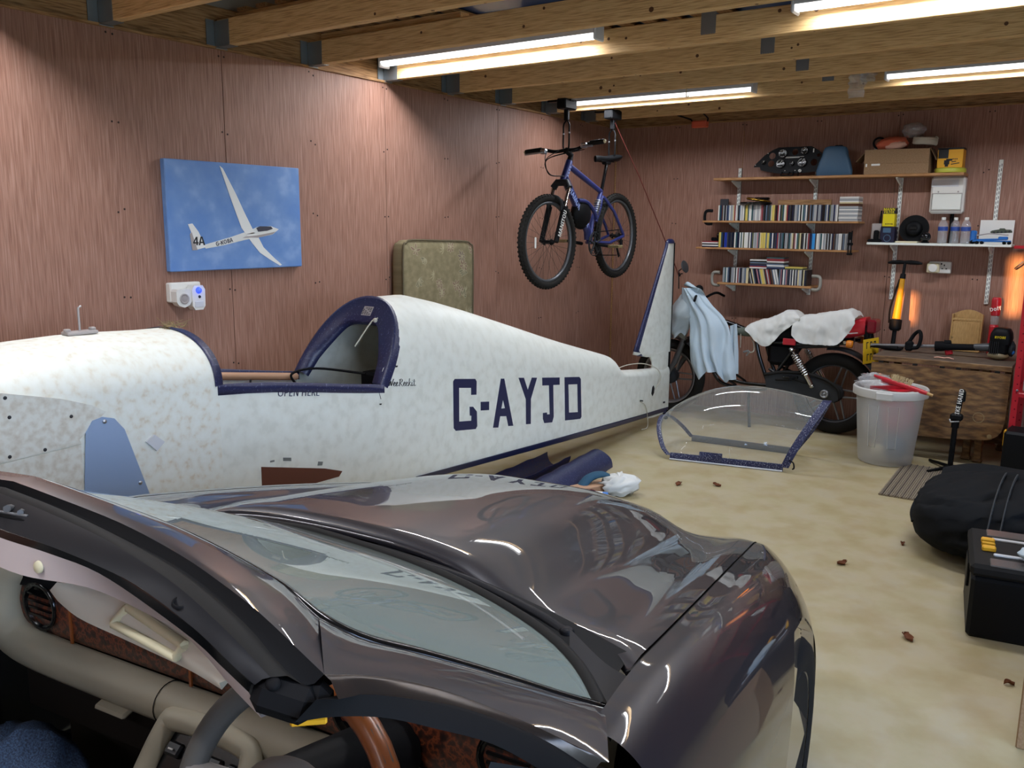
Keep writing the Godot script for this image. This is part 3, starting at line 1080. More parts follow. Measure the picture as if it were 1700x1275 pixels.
	for k in 20:
		var y := lerpf(0.56, 1.452, k / 19.0)
		rows.append(fin_row(y, 0.0, 1.0, 0.0))
	mb = MB.new().set_xf(X)
	mb.grid(rows, true, false, true, true)
	var fin := part("fin", mb, "fus_white", o)
	rows = []
	for k in 8:
		var y := lerpf(0.06, 0.575, k / 7.0)
		var r := PackedVector3Array()
		var le := 0.95 + 0.06 * (1.0 - k / 7.0)
		if k == 7: le = 1.02
		for i in 16:
			var a := TAU * i / 16
			r.append(Vector3(FX + 0.034 * sin(a) * (0.7 + 0.3 * cos(a)), y, (le + 0.655) / 2 + (le - 0.655) / 2 * cos(a)))
		rows.append(r)
	mb = MB.new().set_xf(X)
	mb.grid(rows, true, false, true, true)
	part("fin_post", mb, "fus_white", o)
	rows = []
	for k in 20:
		var y := lerpf(0.585, 1.45, k / 19.0)
		var r := PackedVector3Array()
		for s in 11: r.append(fin_pt(y, 0.085 * pow(absf(s - 5) / 5.0, 1.6), signf(s - 5), 0.003))
		rows.append(r)
	mb = MB.new().set_xf(X)
	mb.grid(rows, false, false, false, false, -1)
	part("leading_edge", mb, "navy_worn", fin)
	rows = []
	for k in 6:
		var a := PI / 2 * k / 5.0
		var y := 1.437 + 0.035 * sin(a)
		var r := PackedVector3Array()
		for i in 20:
			var an := TAU * i / 20
			var ze := fin_le(1.437)
			r.append(Vector3(FX + 0.026 * cos(a * 0.95) * sin(an), y, (ze + 0.652) / 2 + ((ze - 0.652) / 2 + 0.004) * cos(a * 0.8) * cos(an)))
		rows.append(r)
	mb = MB.new().set_xf(X)
	mb.grid(rows, true, false, true, true)
	part("fin_tip", mb, "navy", fin)
	mb = MB.new().set_xf(X)
	mb.box(Vector3(FX, 0.76, 0.652), Vector3(0.034, 1.36, 0.008), 0.002)
	part("trailing_edge", mb, "black", fin)
	# control cables, slots
	mb = MB.new().set_xf(X)
	mb.tube(spline(v3s([FX + 0.05, 0.55, 1.66, FX + 0.05, 0.555, 1.45, FX + 0.05, 0.53, 1.2, FX + 0.06, 0.46, 0.98, FX + 0.06, 0.37, 0.92, FX + 0.045, 0.29, 1.0, FX + 0.03, 0.27, 1.04]), 6), 0.0035, 6)
	part("control_cable", mb, "string", o)
	mb = side_mb(X, [[1.04, 0.325, 1.015, 0.335, 0.995, 0.31, 1.0, 0.27, 1.03, 0.25, 1.055, 0.275]], 0.0015, 0.0, 0.002)
	mb = side_append(mb, X, [[1.285, 0.262, 1.225, 0.25, 1.225, 0.24, 1.285, 0.252], [0.79, 0.165, 0.745, 0.16, 0.745, 0.145, 0.79, 0.15]])
	part("cable_slot", mb, "ink", o)
	mb = MB.new().set_xf(X)
	mb.tube(spline(v3s([FX + 0.066, 0.25, 1.28, FX + 0.07, 0.21, 1.2, FX + 0.06, 0.12, 1.13, FX + 0.06, 0.02, 1.12, FX + 0.05, 0.012, 1.2]), 5), 0.003, 6)
	part("control_cable", mb, "string", o)
	# tail wheel
	mb = MB.new().set_xf(X)
	mb.tube([Vector3(FX, 0.1, 0.74), Vector3(FX + 0.01, 0.07, 0.72), Vector3(FX + 0.02, 0.04, 0.7)], [0.02, 0.024, 0.012], 8)
	part("tail_leg", mb, "navy_worn", o)
	mb = MB.new().set_xf(X)
	mb.torus(Vector3(FX + 0.02, 0.042, 0.7), Vector3(1, 0, 0), 0.027, 0.015, 20, 8)
	part("tail_wheel", mb, "rubber", o)
	mb = MB.new().set_xf(X)
	mb.torus(Vector3(FX, 0.19, 5.0), Vector3(1, 0, 0), 0.13, 0.06, 28, 10)
	mb.lathe([Vector2(0.09, -0.04), Vector2(0.09, 0.04)], 20, Vector3(FX, 0.19, 5.0), Vector3(0, 0, PI / 2))
	part("main_wheel", mb, "rubber", o)
	mb = MB.new().set_xf(X)
	mb.rod(Vector3(FX - 0.05, 0.19, 5.0), Vector3(FX - 0.05, 0.42, 5.0), 0.02)
	mb.rod(Vector3(FX + 0.05, 0.19, 5.0), Vector3(FX + 0.05, 0.42, 5.0), 0.02)
	part("wheel_fork", mb, "galvanised", o)
	# dirt smudges and chips on the side
	mb = side_mb(X, [[4.25, 0.93, 4.235, 0.928, 4.24, 0.921, 4.252, 0.922], [4.36, 0.82, 4.35, 0.79, 4.353, 0.789, 4.362, 0.819], [4.36, 0.77, 4.345, 0.768, 4.35, 0.762, 4.361, 0.764]], 0.001, 5.0, 0.0)
	tag(part("paint_chips", mb, "ink", o), "", "", "", "stuff")

func side_append(mb: MB, X: Transform3D, polys: Array) -> MB:
	var m2 := side_mb(X, polys, 0.0015, 0.0, 0.002)
	mb.xf = Transform3D()
	mb.emit(m2.v, m2.n, m2.t, PackedInt32Array())
	var b := mb.v.size() - m2.v.size()
	for i in m2.ix: mb.ix.append(b + i)
	return mb

func fin_le(y: float) -> float:
	return lin(y, [0.56, 0.60, 1.43], [1.06, 1.30, 0.775])

func fin_pt(y: float, c: float, s: float, proud: float) -> Vector3:
	var le := fin_le(y)
	var ch := le - 0.655
	var th := lerpf(0.036, 0.024, (y - 0.56) / 0.9)
	var t := th * 2.1 * (sqrt(maxf(c, 0.0)) * 0.9 - 0.55 * c - 0.3 * c * c)
	t = minf(t, th)
	t = maxf(t, th * 0.35 * sm(0.3, 1.0, c))
	return Vector3(FX + s * (t + proud), y, le + proud - c * ch)

func fin_row(y: float, _a: float, _b: float, pr: float) -> PackedVector3Array:
	var r := PackedVector3Array()
	for i in 13: r.append(fin_pt(y, pow(1.0 - i / 12.0, 1.7), 1.0, pr))
	for i in range(1, 13): r.append(fin_pt(y, pow(i / 12.0, 1.7), -1.0, pr))
	return r

# «WeeReekit» in joined handwriting; x runs along the text, y is up
func script_strokes() -> Array:
	var o := []
	var sx := 0.001
	var add := func(a: Array, dx: float) -> void:
		var p := []
		for i in range(0, a.size(), 2): p.append(Vector3((a[i] + dx) * sx, a[i + 1] * sx, 0))
		o.append(spline(p, 4))
	add.call([0, 34, 6, 34, 12, 4, 22, 26, 28, 4, 42, 36], 0)
	for dx in [44, 62, 118, 136]: add.call([0, 8, 8, 12, 12, 18, 7, 22, 1, 14, 3, 5, 10, 3, 18, 8], dx)
	add.call([0, 2, 4, 34], 88)
	add.call([-4, 30, 10, 36, 20, 30, 14, 20, 4, 19, 14, 10, 26, 2], 88)
	add.call([0, 2, 3, 38], 158)
	add.call([3, 14, 14, 22], 158)
	add.call([5, 14, 18, 3, 24, 8], 158)
	add.call([0, 20, 2, 5, 8, 3, 12, 8], 182)
	add.call([1, 29, 2, 30], 183)
	add.call([0, 34, 3, 6, 10, 3, 15, 7], 198)
	add.call([-8, 24, 12, 25], 198)
	return o

# ---------------------------------------------------------------- the convertible; its middle runs along x = CX
const CX := 0.0
const CAR_P := Vector3(2.592, 0, 6.1)
const CAR_A := 0.12

# half width, shut line, middle and crown heights along the car's own axis (w < 0 is forward)
func car_w(w: float) -> float:
	if w >= 2.3: return 0.9 - 0.2 * pow((w - 2.3) / 0.77, 2.2)
	if w >= -0.6: return 0.9
	return 0.9 * pow(maxf(0.0, 1.0 - pow((-0.6 - w) / 1.09, 2.9)), 0.42)

func car_us(w: float) -> float:
	return minf(cub(w, [-1.7, -1.5, -1.306, -0.804, -0.416, -0.134, 0.052, 0.3, 3.07], [0.5, 0.6, 0.63, 0.68, 0.713, 0.73, 0.736, 0.75, 0.68]), car_w(w) * 0.86)

func car_yc(w: float) -> float:
	return cub(w, [-1.7, -1.65, -1.57, -1.45, -1.08, -0.6, -0.17, 0.1], [0.42, 0.5, 0.575, 0.66, 0.802, 0.895, 0.95, 0.96])

func car_ys(w: float) -> float:
	return cub(w, [-1.7, -1.65, -1.57, -1.45, -1.306, -0.804, -0.416, -0.134, 0.052, 0.3, 1.1, 1.8, 2.4, 3.07], [0.40, 0.46, 0.53, 0.595, 0.64, 0.755, 0.835, 0.885, 0.91, 0.925, 0.9, 0.93, 0.92, 0.8])

# world numbers measured in the room, turned into the car's own axes; what lies beyond the middle is cut off
func cl(a: Array, cut := true) -> Array:
	var inv := Transform3D(Basis(Vector3.UP, CAR_A), CAR_P).affine_inverse()
	var o := []
	for p in v3s(a): o.append(inv * p)
	if cut:
		while o.size() > 2 and o[0].x < 0.04 and o[1].x < 0.12: o.remove_at(0)
		var f: Vector3 = o[0]
		if f.x < 0.35:
			o[0] = Vector3(0.0, f.y + 0.0, f.z - (0.012 if f.x > 0.08 else 0.0)) if f.x < 0.04 else f
			if f.x >= 0.04: o.push_front(Vector3(0.0, f.y + 0.1 * f.x * 0.1, f.z - 0.12 * f.x))
	return o

# half section at z as points (u, y); index 6 is the shut line between bonnet and wing
func car_keys(z: float) -> Array:
	var us := car_us(z)
	var W := car_w(z)
	var yc := car_yc(z)
	var ys := car_ys(z)
	var d := W - us
	var bl: float = minf(1.0, (ys - 0.2) / 0.5)
	var ka := [0.0, 0.25 * us, 0.45 * us, 0.64 * us, 0.8 * us, 0.92 * us, us, us + 0.3 * d, us + 0.58 * d, us + 0.82 * d, us + 0.95 * d, W, W - 0.006, W - 0.025, W - 0.06]
	var kb := [yc, yc - 0.004, lerpf(yc, ys, 0.32), lerpf(yc, ys, 0.85) - 0.014, ys - 0.006, ys + 0.003, ys, ys - 0.008 * bl, ys - 0.045 * bl, ys - 0.12 * bl, ys - 0.21 * bl, ys - 0.34 * bl, maxf(0.3, ys - 0.5 * bl), 0.24, 0.16]
	var o := []
	for i in ka.size(): o.append(Vector3(ka[i], minf(kb[i], ys + 0.2), z))
	for i in range(11, 15):
		o[i].y = minf(o[i].y, o[i - 1].y - 0.01)
	return o

func car_row(z: float, i0: int, i1: int, s: float, sub := 4) -> PackedVector3Array:
	var k := car_keys(z)
	var full := spline(k, sub)
	var r := PackedVector3Array()
	for i in range(i0 * sub, i1 * sub + 1): r.append(Vector3(CX + s * full[i].x, full[i].y, z))
	return r

func mirror_pts(a: Array, s: float) -> Array:
	var o := []
	for p in a: o.append(p if s > 0 else Vector3(2 * CX - p.x, p.y, p.z))
	return o

# n points at equal steps along a curve through pts
func resample(pts: Array, n: int) -> Array:
	var c := spline(pts, 8)
	var L := [0.0]
	for i in range(1, c.size()): L.append(L[-1] + c[i].distance_to(c[i - 1]))
	var o := []
	var j := 0
	for k in n:
		var t: float = L[-1] * k / (n - 1)
		while j < L.size() - 2 and L[j + 1] < t: j += 1
		o.append(c[j].lerp(c[j + 1], clampf((t - L[j]) / maxf(L[j + 1] - L[j], 1e-9), 0, 1)))
	return o

func strip(X: Transform3D, curves: Array, n: int, bulge := 0.0, orient := 0) -> MB:
	var rows := []
	for c in curves: rows.append(PackedVector3Array(resample(c, n)))
	if bulge != 0.0:
		var mid := PackedVector3Array()
		for i in n:
			var a: Vector3 = rows[0][i]
			var b: Vector3 = rows[1][i]
			mid.append((a + b) / 2 + Vector3(0, bulge, 0))
		rows = [rows[0], mid, rows[1]]
	return MB.new().set_xf(X).grid(rows, false, false, false, false, orient)

func make_car() -> void:
	var base := V3
	var X := Transform3D(Basis(), -base)
	var o := thing("car", "dark grey convertible car with its roof down and its bonnet towards the back wall", "car", CAR_P, Vector3(0, CAR_A, 0))
	# --- bonnet
	var zend := -1.6
	var rows := []
	var nz := 46
	for j in nz + 1:
		var q := float(j) / nz
		var r := PackedVector3Array()
		for s in [-1.0, 1.0]:
			for i in (25 if s < 0 else 24):
				var idx: int = 24 - i if s < 0 else i + 1
				var f := float(idx) / 24.0
				var zr := -0.165 + 0.37 * pow(f * 0.732, 2.0)
				var z := lerpf(zr, zend, pow(q, 0.9))
				var kk := spline(car_keys(z), 4)
				var p: Vector3 = kk[idx]
				if idx == 24: p.x -= 0.003
				if j == 0: p.y -= 0.006
				r.append(Vector3(CX + s * p.x, p.y, z))
		rows.append(r)
	# rolled rear edge
	var er := PackedVector3Array()
	for p in rows[0]: er.append(p + Vector3(0, -0.018, 0.002))
	rows.push_front(er)
	part("bonnet", MB.new().set_xf(X).grid(rows, false, false, false, false, 0), "car_paint", o)
	# --- nose below and ahead of the bonnet
	rows = []
	for z in [-1.6, -1.63, -1.655, -1.672, -1.683, -1.6885]:
		var a := car_row(z, 0, 14, -1.0)
		a.reverse()
		a.append_array(car_row(z, 0, 14, 1.0).slice(1))
		rows.append(a)
	part("front_bumper", MB.new().set_xf(X).grid(rows, false, false, false, true), "car_paint", o)
	# --- wings with wheel arches
	var ax := Vector2(-0.74, 0.315)
	for s in [-1.0, 1.0]:
		rows = []
		for j in 76:
			var z := lerpf(0.24, -1.6, j / 75.0)
			var r := car_row(z, 6, 14, s, 6)
			r[0].x += s * 0.003
			for i in r.size():
				if i < 18: continue
				var dv := Vector2(r[i].z, r[i].y) - ax
				if dv.length() < 0.352:
					dv = dv.normalized() * 0.352
					if dv.y < -0.12: dv = Vector2(0.33 * signf(dv.x), r[i].y - ax.y)
					var ny := ax.y + dv.y
					var nw := ax.x + dv.x
					r[i] = Vector3(s * minf(absf(r[i].x), car_side_u(nw, ny)), ny, nw)
			rows.append(r)
		var mb := MB.new().set_xf(X)
		var keep := []
		mb.grid(rows, false, false, false, false, int(s))
		# take out what collapsed inside the arch
		var nix := PackedInt32Array()
		for k in range(0, mb.ix.size(), 3):
			var inside := 0
			for e in 3:
				var p: Vector3 = mb.v[mb.ix[k + e]] + base
				if p.y < 0.62 and (Vector2(p.z, p.y) - ax).length() < 0.3535: inside += 1
			if inside < 3:
				for e in 3: nix.append(mb.ix[k + e])
		mb.ix = nix
		part("front_wing", mb, "car_paint", o)
		mb = MB.new().set_xf(X)
		var lip := []
		for k in 25:
			var a := lerpf(-0.3, PI + 0.3, k / 24.0)
			var zz := ax.x + cos(a) * 0.352
			var yy := ax.y + sin(a) * 0.352
			lip.append(Vector3(CX + s * (minf(car_side_u(zz, yy), car_w(zz)) - 0.012), yy, zz))
		mb.tube(lip, 0.008, 6)
		part("arch_lip", mb, "car_paint", o)
		# arch liner
		var l0 := PackedVector3Array()
		var l1 := PackedVector3Array()
		for p in lip:
			l0.append(p)
			l1.append(Vector3(CX + s * 0.55, p.y, p.z))
		part("arch_liner", MB.new().set_xf(X).grid([l0, l1]), "black", o)
		# dark gap under the shut line
		mb = MB.new().set_xf(X)
		var sl := []
		for k in 24:
			var z := lerpf(0.04, -1.58, k / 23.0)
			sl.append(Vector3(CX + s * car_us(z), car_ys(z) - 0.012, z))
		mb.tube(sl, 0.009, 6)
		part("shut_line", mb, "black", o)
		car_wheel(o, X, s, -0.74)
		car_wheel(o, X, s, 1.85)
		# --- windscreen frame: right half curves, mirrored
		var B0 := mirror_pts(cl([2.6, 1.2, 6.556, 2.72, 1.2, 6.547, 2.919, 1.185, 6.53, 3.083, 1.155, 6.518, 3.16, 1.125, 6.516]), s)
		var P0 := mirror_pts(cl([3.16, 1.125, 6.516, 3.19, 1.09, 6.475, 3.218, 1.05, 6.405, 3.264, 1.0, 6.319, 3.318, 0.945, 6.231, 3.35, 0.912, 6.174]), s)
		var B1 := mirror_pts(cl([2.6, 1.216, 6.606, 2.753, 1.215, 6.604, 2.908, 1.21, 6.602, 3.033, 1.2, 6.606, 3.115, 1.19, 6.613, 3.187, 1.178, 6.62, 3.258, 1.152, 6.622, 3.281, 1.14, 6.62]), s)
		var P1 := mirror_pts(cl([3.281, 1.14, 6.62, 3.28, 1.115, 6.567, 3.283, 1.09, 6.519, 3.298, 1.06, 6.468, 3.326, 1.02, 6.411, 3.362, 0.975, 6.353, 3.424, 0.925, 6.297]), s)
		part("header_frame", strip(X, [B0, B1], 26, 0.008), "car_paint", o)
		part("windscreen_pillar", strip(X, [P0, P1], 26, 0.012), "car_paint", o)
		var G0 := mirror_pts(cl([2.6, 1.19, 6.553, 2.72, 1.19, 6.544, 2.919, 1.175, 6.527, 3.083, 1.145, 6.515, 3.15, 1.12, 6.51, 3.183, 1.085, 6.47, 3.211, 1.045, 6.4, 3.257, 0.995, 6.315, 3.31, 0.94, 6.227, 3.343, 0.907, 6.17]), s)
		var mbt := MB.new().set_xf(X)
		mbt.tube(resample(G0, 50), 0.0085, 6)
		part("glass_trim", mbt, "black_gloss", o)
		# seals and plate on top of the header
		var B2 := mirror_pts(cl([2.6, 1.203, 6.612, 2.78, 1.203, 6.608, 2.912, 1.198, 6.611, 3.054, 1.188, 6.618, 3.174, 1.168, 6.63, 3.238, 1.145, 6.638, 3.268, 1.13, 6.634]), s)
		var B3 := mirror_pts(cl([2.6, 1.205, 6.632, 2.764, 1.205, 6.626, 2.905, 1.203, 6.631, 3.004, 1.198, 6.639, 3.096, 1.19, 6.648, 3.19, 1.17, 6.658, 3.251, 1.145, 6.66]), s)
		var B4 := mirror_pts(cl([2.6, 1.192, 6.678, 2.762, 1.19, 6.672, 2.871, 1.19, 6.666, 2.974, 1.187, 6.662, 3.047, 1.182, 6.662, 3.152, 1.168, 6.67, 3.211, 1.152, 6.674, 3.24, 1.138, 6.67]), s)
		var B5 := mirror_pts(cl([2.6, 1.182, 6.68, 2.76, 1.18, 6.675, 2.866, 1.18, 6.666, 2.972, 1.177, 6.661, 3.134, 1.158, 6.669, 3.192, 1.142, 6.671, 3.232, 1.128, 6.671]), s)
		var B6 := mirror_pts(cl([2.6, 1.135, 6.685, 2.754, 1.14, 6.676, 2.817, 1.14, 6.67, 2.906, 1.145, 6.652, 2.971, 1.14, 6.642, 3.068, 1.13, 6.637, 3.115, 1.12, 6.638, 3.171, 1.108, 6.65, 3.228, 1.092, 6.655]), s)
		part("header_seal", strip(X, [B1, B2], 26, -0.004), "rubber", o)
		part("header_seal", strip(X, [B2, B3], 26, 0.006), "rubber_grey", o)
		var hp := part("header_plate", strip(X, [B3, B4], 26, 0.002), "satin_dark", o)
		part("header_trim_strip", strip(X, [B4, B5], 26, 0.005), "black_gloss", o)
		part("header_lining", strip(X, [B5, B6], 26), "pink_grey", o)
		var U0 := mirror_pts(cl([2.6, 1.13, 6.56, 2.92, 1.13, 6.54, 3.1, 1.1, 6.53, 3.21, 1.07, 6.53]), s)
		part("header_underside", strip(X, [B6, U0], 20), "pink_grey", o)
		part("header_front_lining", strip(X, [U0, B0], 20), "black", o)
		# pillar channel and door seal
		var C1 := mirror_pts(cl([3.3, 1.12, 6.62, 3.293, 1.1, 6.572, 3.306, 1.07, 6.512, 3.329, 1.035, 6.449, 3.369, 0.97, 6.363, 3.41, 0.915, 6.31]), s)
		var C2 := mirror_pts(cl([3.284, 1.11, 6.661, 3.291, 1.1, 6.624, 3.304, 1.075, 6.565, 3.33, 1.045, 6.512, 3.361, 1.0, 6.443, 3.4, 0.93, 6.37]), s)
		part("pillar_channel", strip(X, [P1, C1], 26, 0.006), "car_trim", o)
		part("door_seal", strip(X, [C1, C2], 26, 0.012), "rubber", o)
		var C3 := mirror_pts(cl([3.2, 1.09, 6.62, 3.22, 1.06, 6.55, 3.25, 1.02, 6.47, 3.29, 0.97, 6.38, 3.33, 0.9, 6.3]), s)
		part("pillar_lining", strip(X, [C2, C3], 20), "black", o)
		# rubber corner block with its fixing
		mb = MB.new().set_xf(X)
		mb.box(Vector3(s * 0.592, 1.118, 0.622), Vector3(0.062, 0.036, 0.034), 0.01, Vector3(-0.25, s * 0.5, -s * 0.3))
		mb.box(Vector3(s * 0.562, 1.142, 0.626), Vector3(0.03, 0.016, 0.026), 0.006, Vector3(-0.3, s * 0.2, -s * 0.4))
		mb.box(Vector3(s * 0.612, 1.113, 0.598), Vector3(0.03, 0.03, 0.03), 0.01, Vector3(0, s * 0.4, 0))
		mb.lathe([Vector2(0.007, 0), Vector2(0.007, 0.005), Vector2(0.004, 0.007), Vector2(0, 0.007)], 14, Vector3(s * 0.588, 1.136, 0.632), Vector3(0.6, 0, -s * 0.3))
		part("corner_block", mb, "rubber", o)
		mb = MB.new().set_xf(X)
		mb.box(Vector3(s * 0.603, 1.086, 0.602), Vector3(0.036, 0.008, 0.006), 0.002, Vector3(0, s * 0.65, 0))
		part("yellow_tag", mb, "yellow_plastic", o)
		# sun visor under the header
		var va := mirror_pts(v3s([0.11, 1.10, 0.53, 0.176, 1.10, 0.511, 0.261, 1.1, 0.516, 0.36, 1.1, 0.545, 0.432, 1.1, 0.571, 0.494, 1.1, 0.596]), s)
		var vb := mirror_pts(v3s([0.08, 1.06, 0.512, 0.142, 1.055, 0.525, 0.237, 1.055, 0.535, 0.324, 1.055, 0.544, 0.389, 1.06, 0.557, 0.455, 1.065, 0.575]), s)
		var vr := [PackedVector3Array(), PackedVector3Array(), PackedVector3Array()]
		var ra := resample(va, 20)
		var rb := resample(vb, 20)
		for i in 20:
			var a: Vector3 = ra[i]
			var b: Vector3 = rb[i]
			vr[0].append(a)
			vr[1].append((a + b) / 2 + Vector3(0, 0.006, 0.01))
			vr[2].append(b)
		mb = MB.new().set_xf(X)
		mb.slab(vr, -0.014 * s)
		var vis := part("sun_visor", mb, "visor_cloth", o)
		mb = MB.new().set_xf(X)
		for e in [0.25, 0.75]:
			var a: Vector3 = ra[7].lerp(rb[7], e) + Vector3(0, 0.006, 0.008)
			var b: Vector3 = ra[14].lerp(rb[14], e) + Vector3(0, 0.006, 0.008)
			mb.tube([a, b], 0.006, 6)
		mb.rod(ra[7].lerp(rb[7], 0.25) + Vector3(0, 0.006, 0.008), ra[7].lerp(rb[7], 0.75) + Vector3(0, 0.006, 0.008), 0.006, 6)
		mb.rod(ra[14].lerp(rb[14], 0.25) + Vector3(0, 0.006, 0.008), ra[14].lerp(rb[14], 0.75) + Vector3(0, 0.006, 0.008), 0.006, 6)
		part("mirror_frame", mb, "cream_plastic", vis)
		# latch sockets in the header plate
		mb = MB.new().set_xf(X)
		mb.lathe([Vector2(0.0105, 0.0), Vector2(0.010, 0.003), Vector2(0.008, 0.003), Vector2(0.0075, -0.004), Vector2(0, -0.005)], 18, Vector3(CX + s * 0.447, 1.18, 0.614), Vector3(0.15, 0, -s * 0.2))
		part("latch_socket", mb, "rubber", hp)
		mb = MB.new().set_xf(X)
		mb.box(Vector3(s * 0.08, 1.197, 0.557), Vector3(0.075, 0.004, 0.028), 0.002)
		part("latch_recess", mb, "cowl_black", hp)
		mb = MB.new().set_xf(X)
		mb.tube([Vector3(s * 0.06, 1.2, 0.55), Vector3(s * 0.075, 1.206, 0.565)], 0.005, 6)
		mb.tube([Vector3(s * 0.085, 1.2, 0.552), Vector3(s * 0.098, 1.204, 0.562)], 0.004, 6)
		mb.tube([Vector3(s * 0.05, 1.2, 0.568), Vector3(s * 0.11, 1.2, 0.56)], 0.0025, 6)
		part("latch_hook", mb, "rim_grey", hp)
		mb = MB.new().set_xf(X)
		mb.lathe([Vector2(0.008, 0), Vector2(0.007, 0.003), Vector2(0, 0.003)], 16, Vector3(s * 0.177, 1.158, 0.5935), Vector3(PI / 2 - 0.1, 0, 0))
		part("trim_clip", mb, "cream_plastic", o)
		# cowl corner plate
		var k0 := mirror_pts(cl([3.2, 0.925, 6.02, 3.28, 0.905, 6.05, 3.327, 0.9, 6.06]), s)
		var k1 := mirror_pts(cl([3.26, 0.925, 6.12, 3.31, 0.915, 6.14, 3.36, 0.905, 6.18]), s)
		part("cowl_plate", strip(X, [k0, k1], 10), "satin_dark", o)
		# door, seat side, mirror
		rows = []
		for j in 18:
			var z := lerpf(0.25, 1.55, j / 17.0)
			rows.append(car_row(z, 8, 14, s, 4))
		part("door", MB.new().set_xf(X).grid(rows, false, false, false, false, int(s)), "car_paint", o)
		rows = []
		for j in 18:
			var z := lerpf(0.25, 1.55, j / 17.0)
			var k := car_keys(z)
			rows.append(PackedVector3Array([Vector3(CX + s * k[8].x, k[8].y, z), Vector3(CX + s * (k[8].x - 0.02), k[8].y + 0.008, z), Vector3(CX + s * 0.735, k[8].y, z), Vector3(CX + s * 0.715, k[8].y - 0.06, z), Vector3(CX + s * 0.7, 0.62, z), Vector3(CX + s * 0.66, 0.55, z), Vector3(CX + s * 0.69, 0.45, z), Vector3(CX + s * 0.7, 0.24, z)]))
		part("door_card", MB.new().set_xf(X).grid(rows, false, false, false, false, -int(s)), "grey_leather", o)
		mb = MB.new().set_xf(X)
		mb.box(Vector3(CX + s * 0.7, 0.6, 0.65), Vector3(0.02, 0.05, 0.6), 0.008)
		part("armrest", mb, "beige_leather", o)
		# rear body
		rows = []
		for j in 30:
			var z := lerpf(1.56, 3.07, j / 29.0)
			var r := car_row(z, 6, 14, s, 4)
			for i in r.size():
				var dv := Vector2(r[i].z, r[i].y) - Vector2(1.85, 0.315)
				if dv.length() < 0.352 and i > 8: r[i] = Vector3(r[i].x, 0.315 + maxf(0.02, sqrt(maxf(0.0, 0.124 - dv.x * dv.x))), r[i].z)
			rows.append(r)
		part("rear_wing", MB.new().set_xf(X).grid(rows, false, false, false, false, int(s)), "car_paint", o)
		# tail lamps
		mb = MB.new().set_xf(X)
		mb.ball(Vector3(CX + s * 0.55, 0.72, 3.04), Vector3(0.16, 0.08, 0.05), 16, 10)
		part("tail_light", mb, "red_paint", o)
		mb = MB.new().set_xf(X)
		mb.ball(Vector3(CX + s * 0.50, 0.5, -1.46), Vector3(0.11, 0.055, 0.05), 18, 10)
		part("headlight", mb, "lens_glass", o)
	# windscreen glass
	var gb := cl([2.6, 0.955, 6.01, 2.72, 0.955, 6.012, 2.874, 0.953, 6.018, 3.037, 0.948, 6.041, 3.182, 0.938, 6.078, 3.273, 0.925, 6.118, 3.343, 0.907, 6.17])
	var gt := cl([2.6, 1.19, 6.553, 2.72, 1.19, 6.544, 2.919, 1.175, 6.527, 3.083, 1.145, 6.515, 3.15, 1.12, 6.51, 3.183, 1.085, 6.47, 3.211, 1.045, 6.4, 3.257, 0.995, 6.315, 3.31, 0.94, 6.227, 3.343, 0.907, 6.17])
	var gra := resample(gb, 28)
	var grb := resample(gt, 28)
	var grows := []
	for j in 17:
		var f := j / 16.0
		var r := PackedVector3Array()
		for i in range(27, -28, -1):
			var e := absi(i)
			var p: Vector3 = gra[e].lerp(grb[e], f)
			var d0: float = gra[e].y - glass_y(gra[e].x, gra[e].z)
			var d1: float = grb[e].y - glass_y(grb[e].x, grb[e].z)
			r.append(Vector3(p.x * (-1.0 if i > 0 else 1.0), glass_y(p.x, p.z) + lerpf(d0, d1, f), p.z))
		grows.append(r)
	part("windscreen", MB.new().set_xf(X).grid(grows, false, false, false, false, 0), "car_glass", o)
	# rubber along the glass foot and the black cowl tray
	var foot := []
	for i in range(27, -1, -1): foot.append(Vector3(2 * CX - gra[i].x, gra[i].y, gra[i].z))
	for i in range(1, 28): foot.append(gra[i])
	var mbf := MB.new().set_xf(X)
	mbf.tube(foot, 0.011, 6)
	part("glass_foot_seal", mbf, "rubber_grey", o)
	var tr0 := PackedVector3Array()
	var tr1 := PackedVector3Array()
	var tr2 := PackedVector3Array()
	for p in foot:
		tr0.append(p + Vector3(0, -0.012, 0))
		var u: float = absf(p.x - CX)
		tr1.append(p + Vector3(0, -0.075, -0.04))
		tr2.append(Vector3(lerpf(CX, p.x, 0.97), p.y - 0.085, -0.21 + 0.37 * u * u))
	part("cowl_tray", MB.new().set_xf(X).grid([tr0, tr1, tr2], false, false, false, false, 0), "cowl_black", o)
	make_wipers(o, X)
	make_cockpit(o, X)
	# rear deck and folded roof cover
	rows = []
	for j in 20:
		var z := lerpf(1.75, 3.06, j / 19.0)
		var r := PackedVector3Array()
		for i in 21:
			var f := (i - 10) / 10.0
			r.append(Vector3(CX + f * car_us(z), car_ys(z) + 0.05 * (1.0 - f * f) * (1.0 - sm(2.6, 3.07, z)), z))
		rows.append(r)
	part("boot_lid", MB.new().set_xf(X).grid(rows), "car_paint", o)
	var rc := MB.new().set_xf(X)
	rc.box(Vector3(CX, 0.93, 1.85), Vector3(1.25, 0.16, 0.42), 0.06)
	part("folded_roof", rc, "black", o)
	var tp := MB.new().set_xf(X)
	tp.box(Vector3(CX, 0.55, 3.02), Vector3(1.3, 0.5, 0.1), 0.03)
	part("rear_bumper", tp, "car_paint", o)
	# mirror on the right-hand door: sail panel, shell
	var sail := MB.new().set_xf(X)
	sail.grid([PackedVector3Array(cl([3.372, 1.0, 6.47, 3.42, 0.93, 6.345], false)), PackedVector3Array(cl([3.385, 0.93, 6.56, 3.43, 0.9, 6.4], false))])
	part("mirror_sail", sail, "black", o)
	var ms := MB.new().set_xf(X)
	rows = []
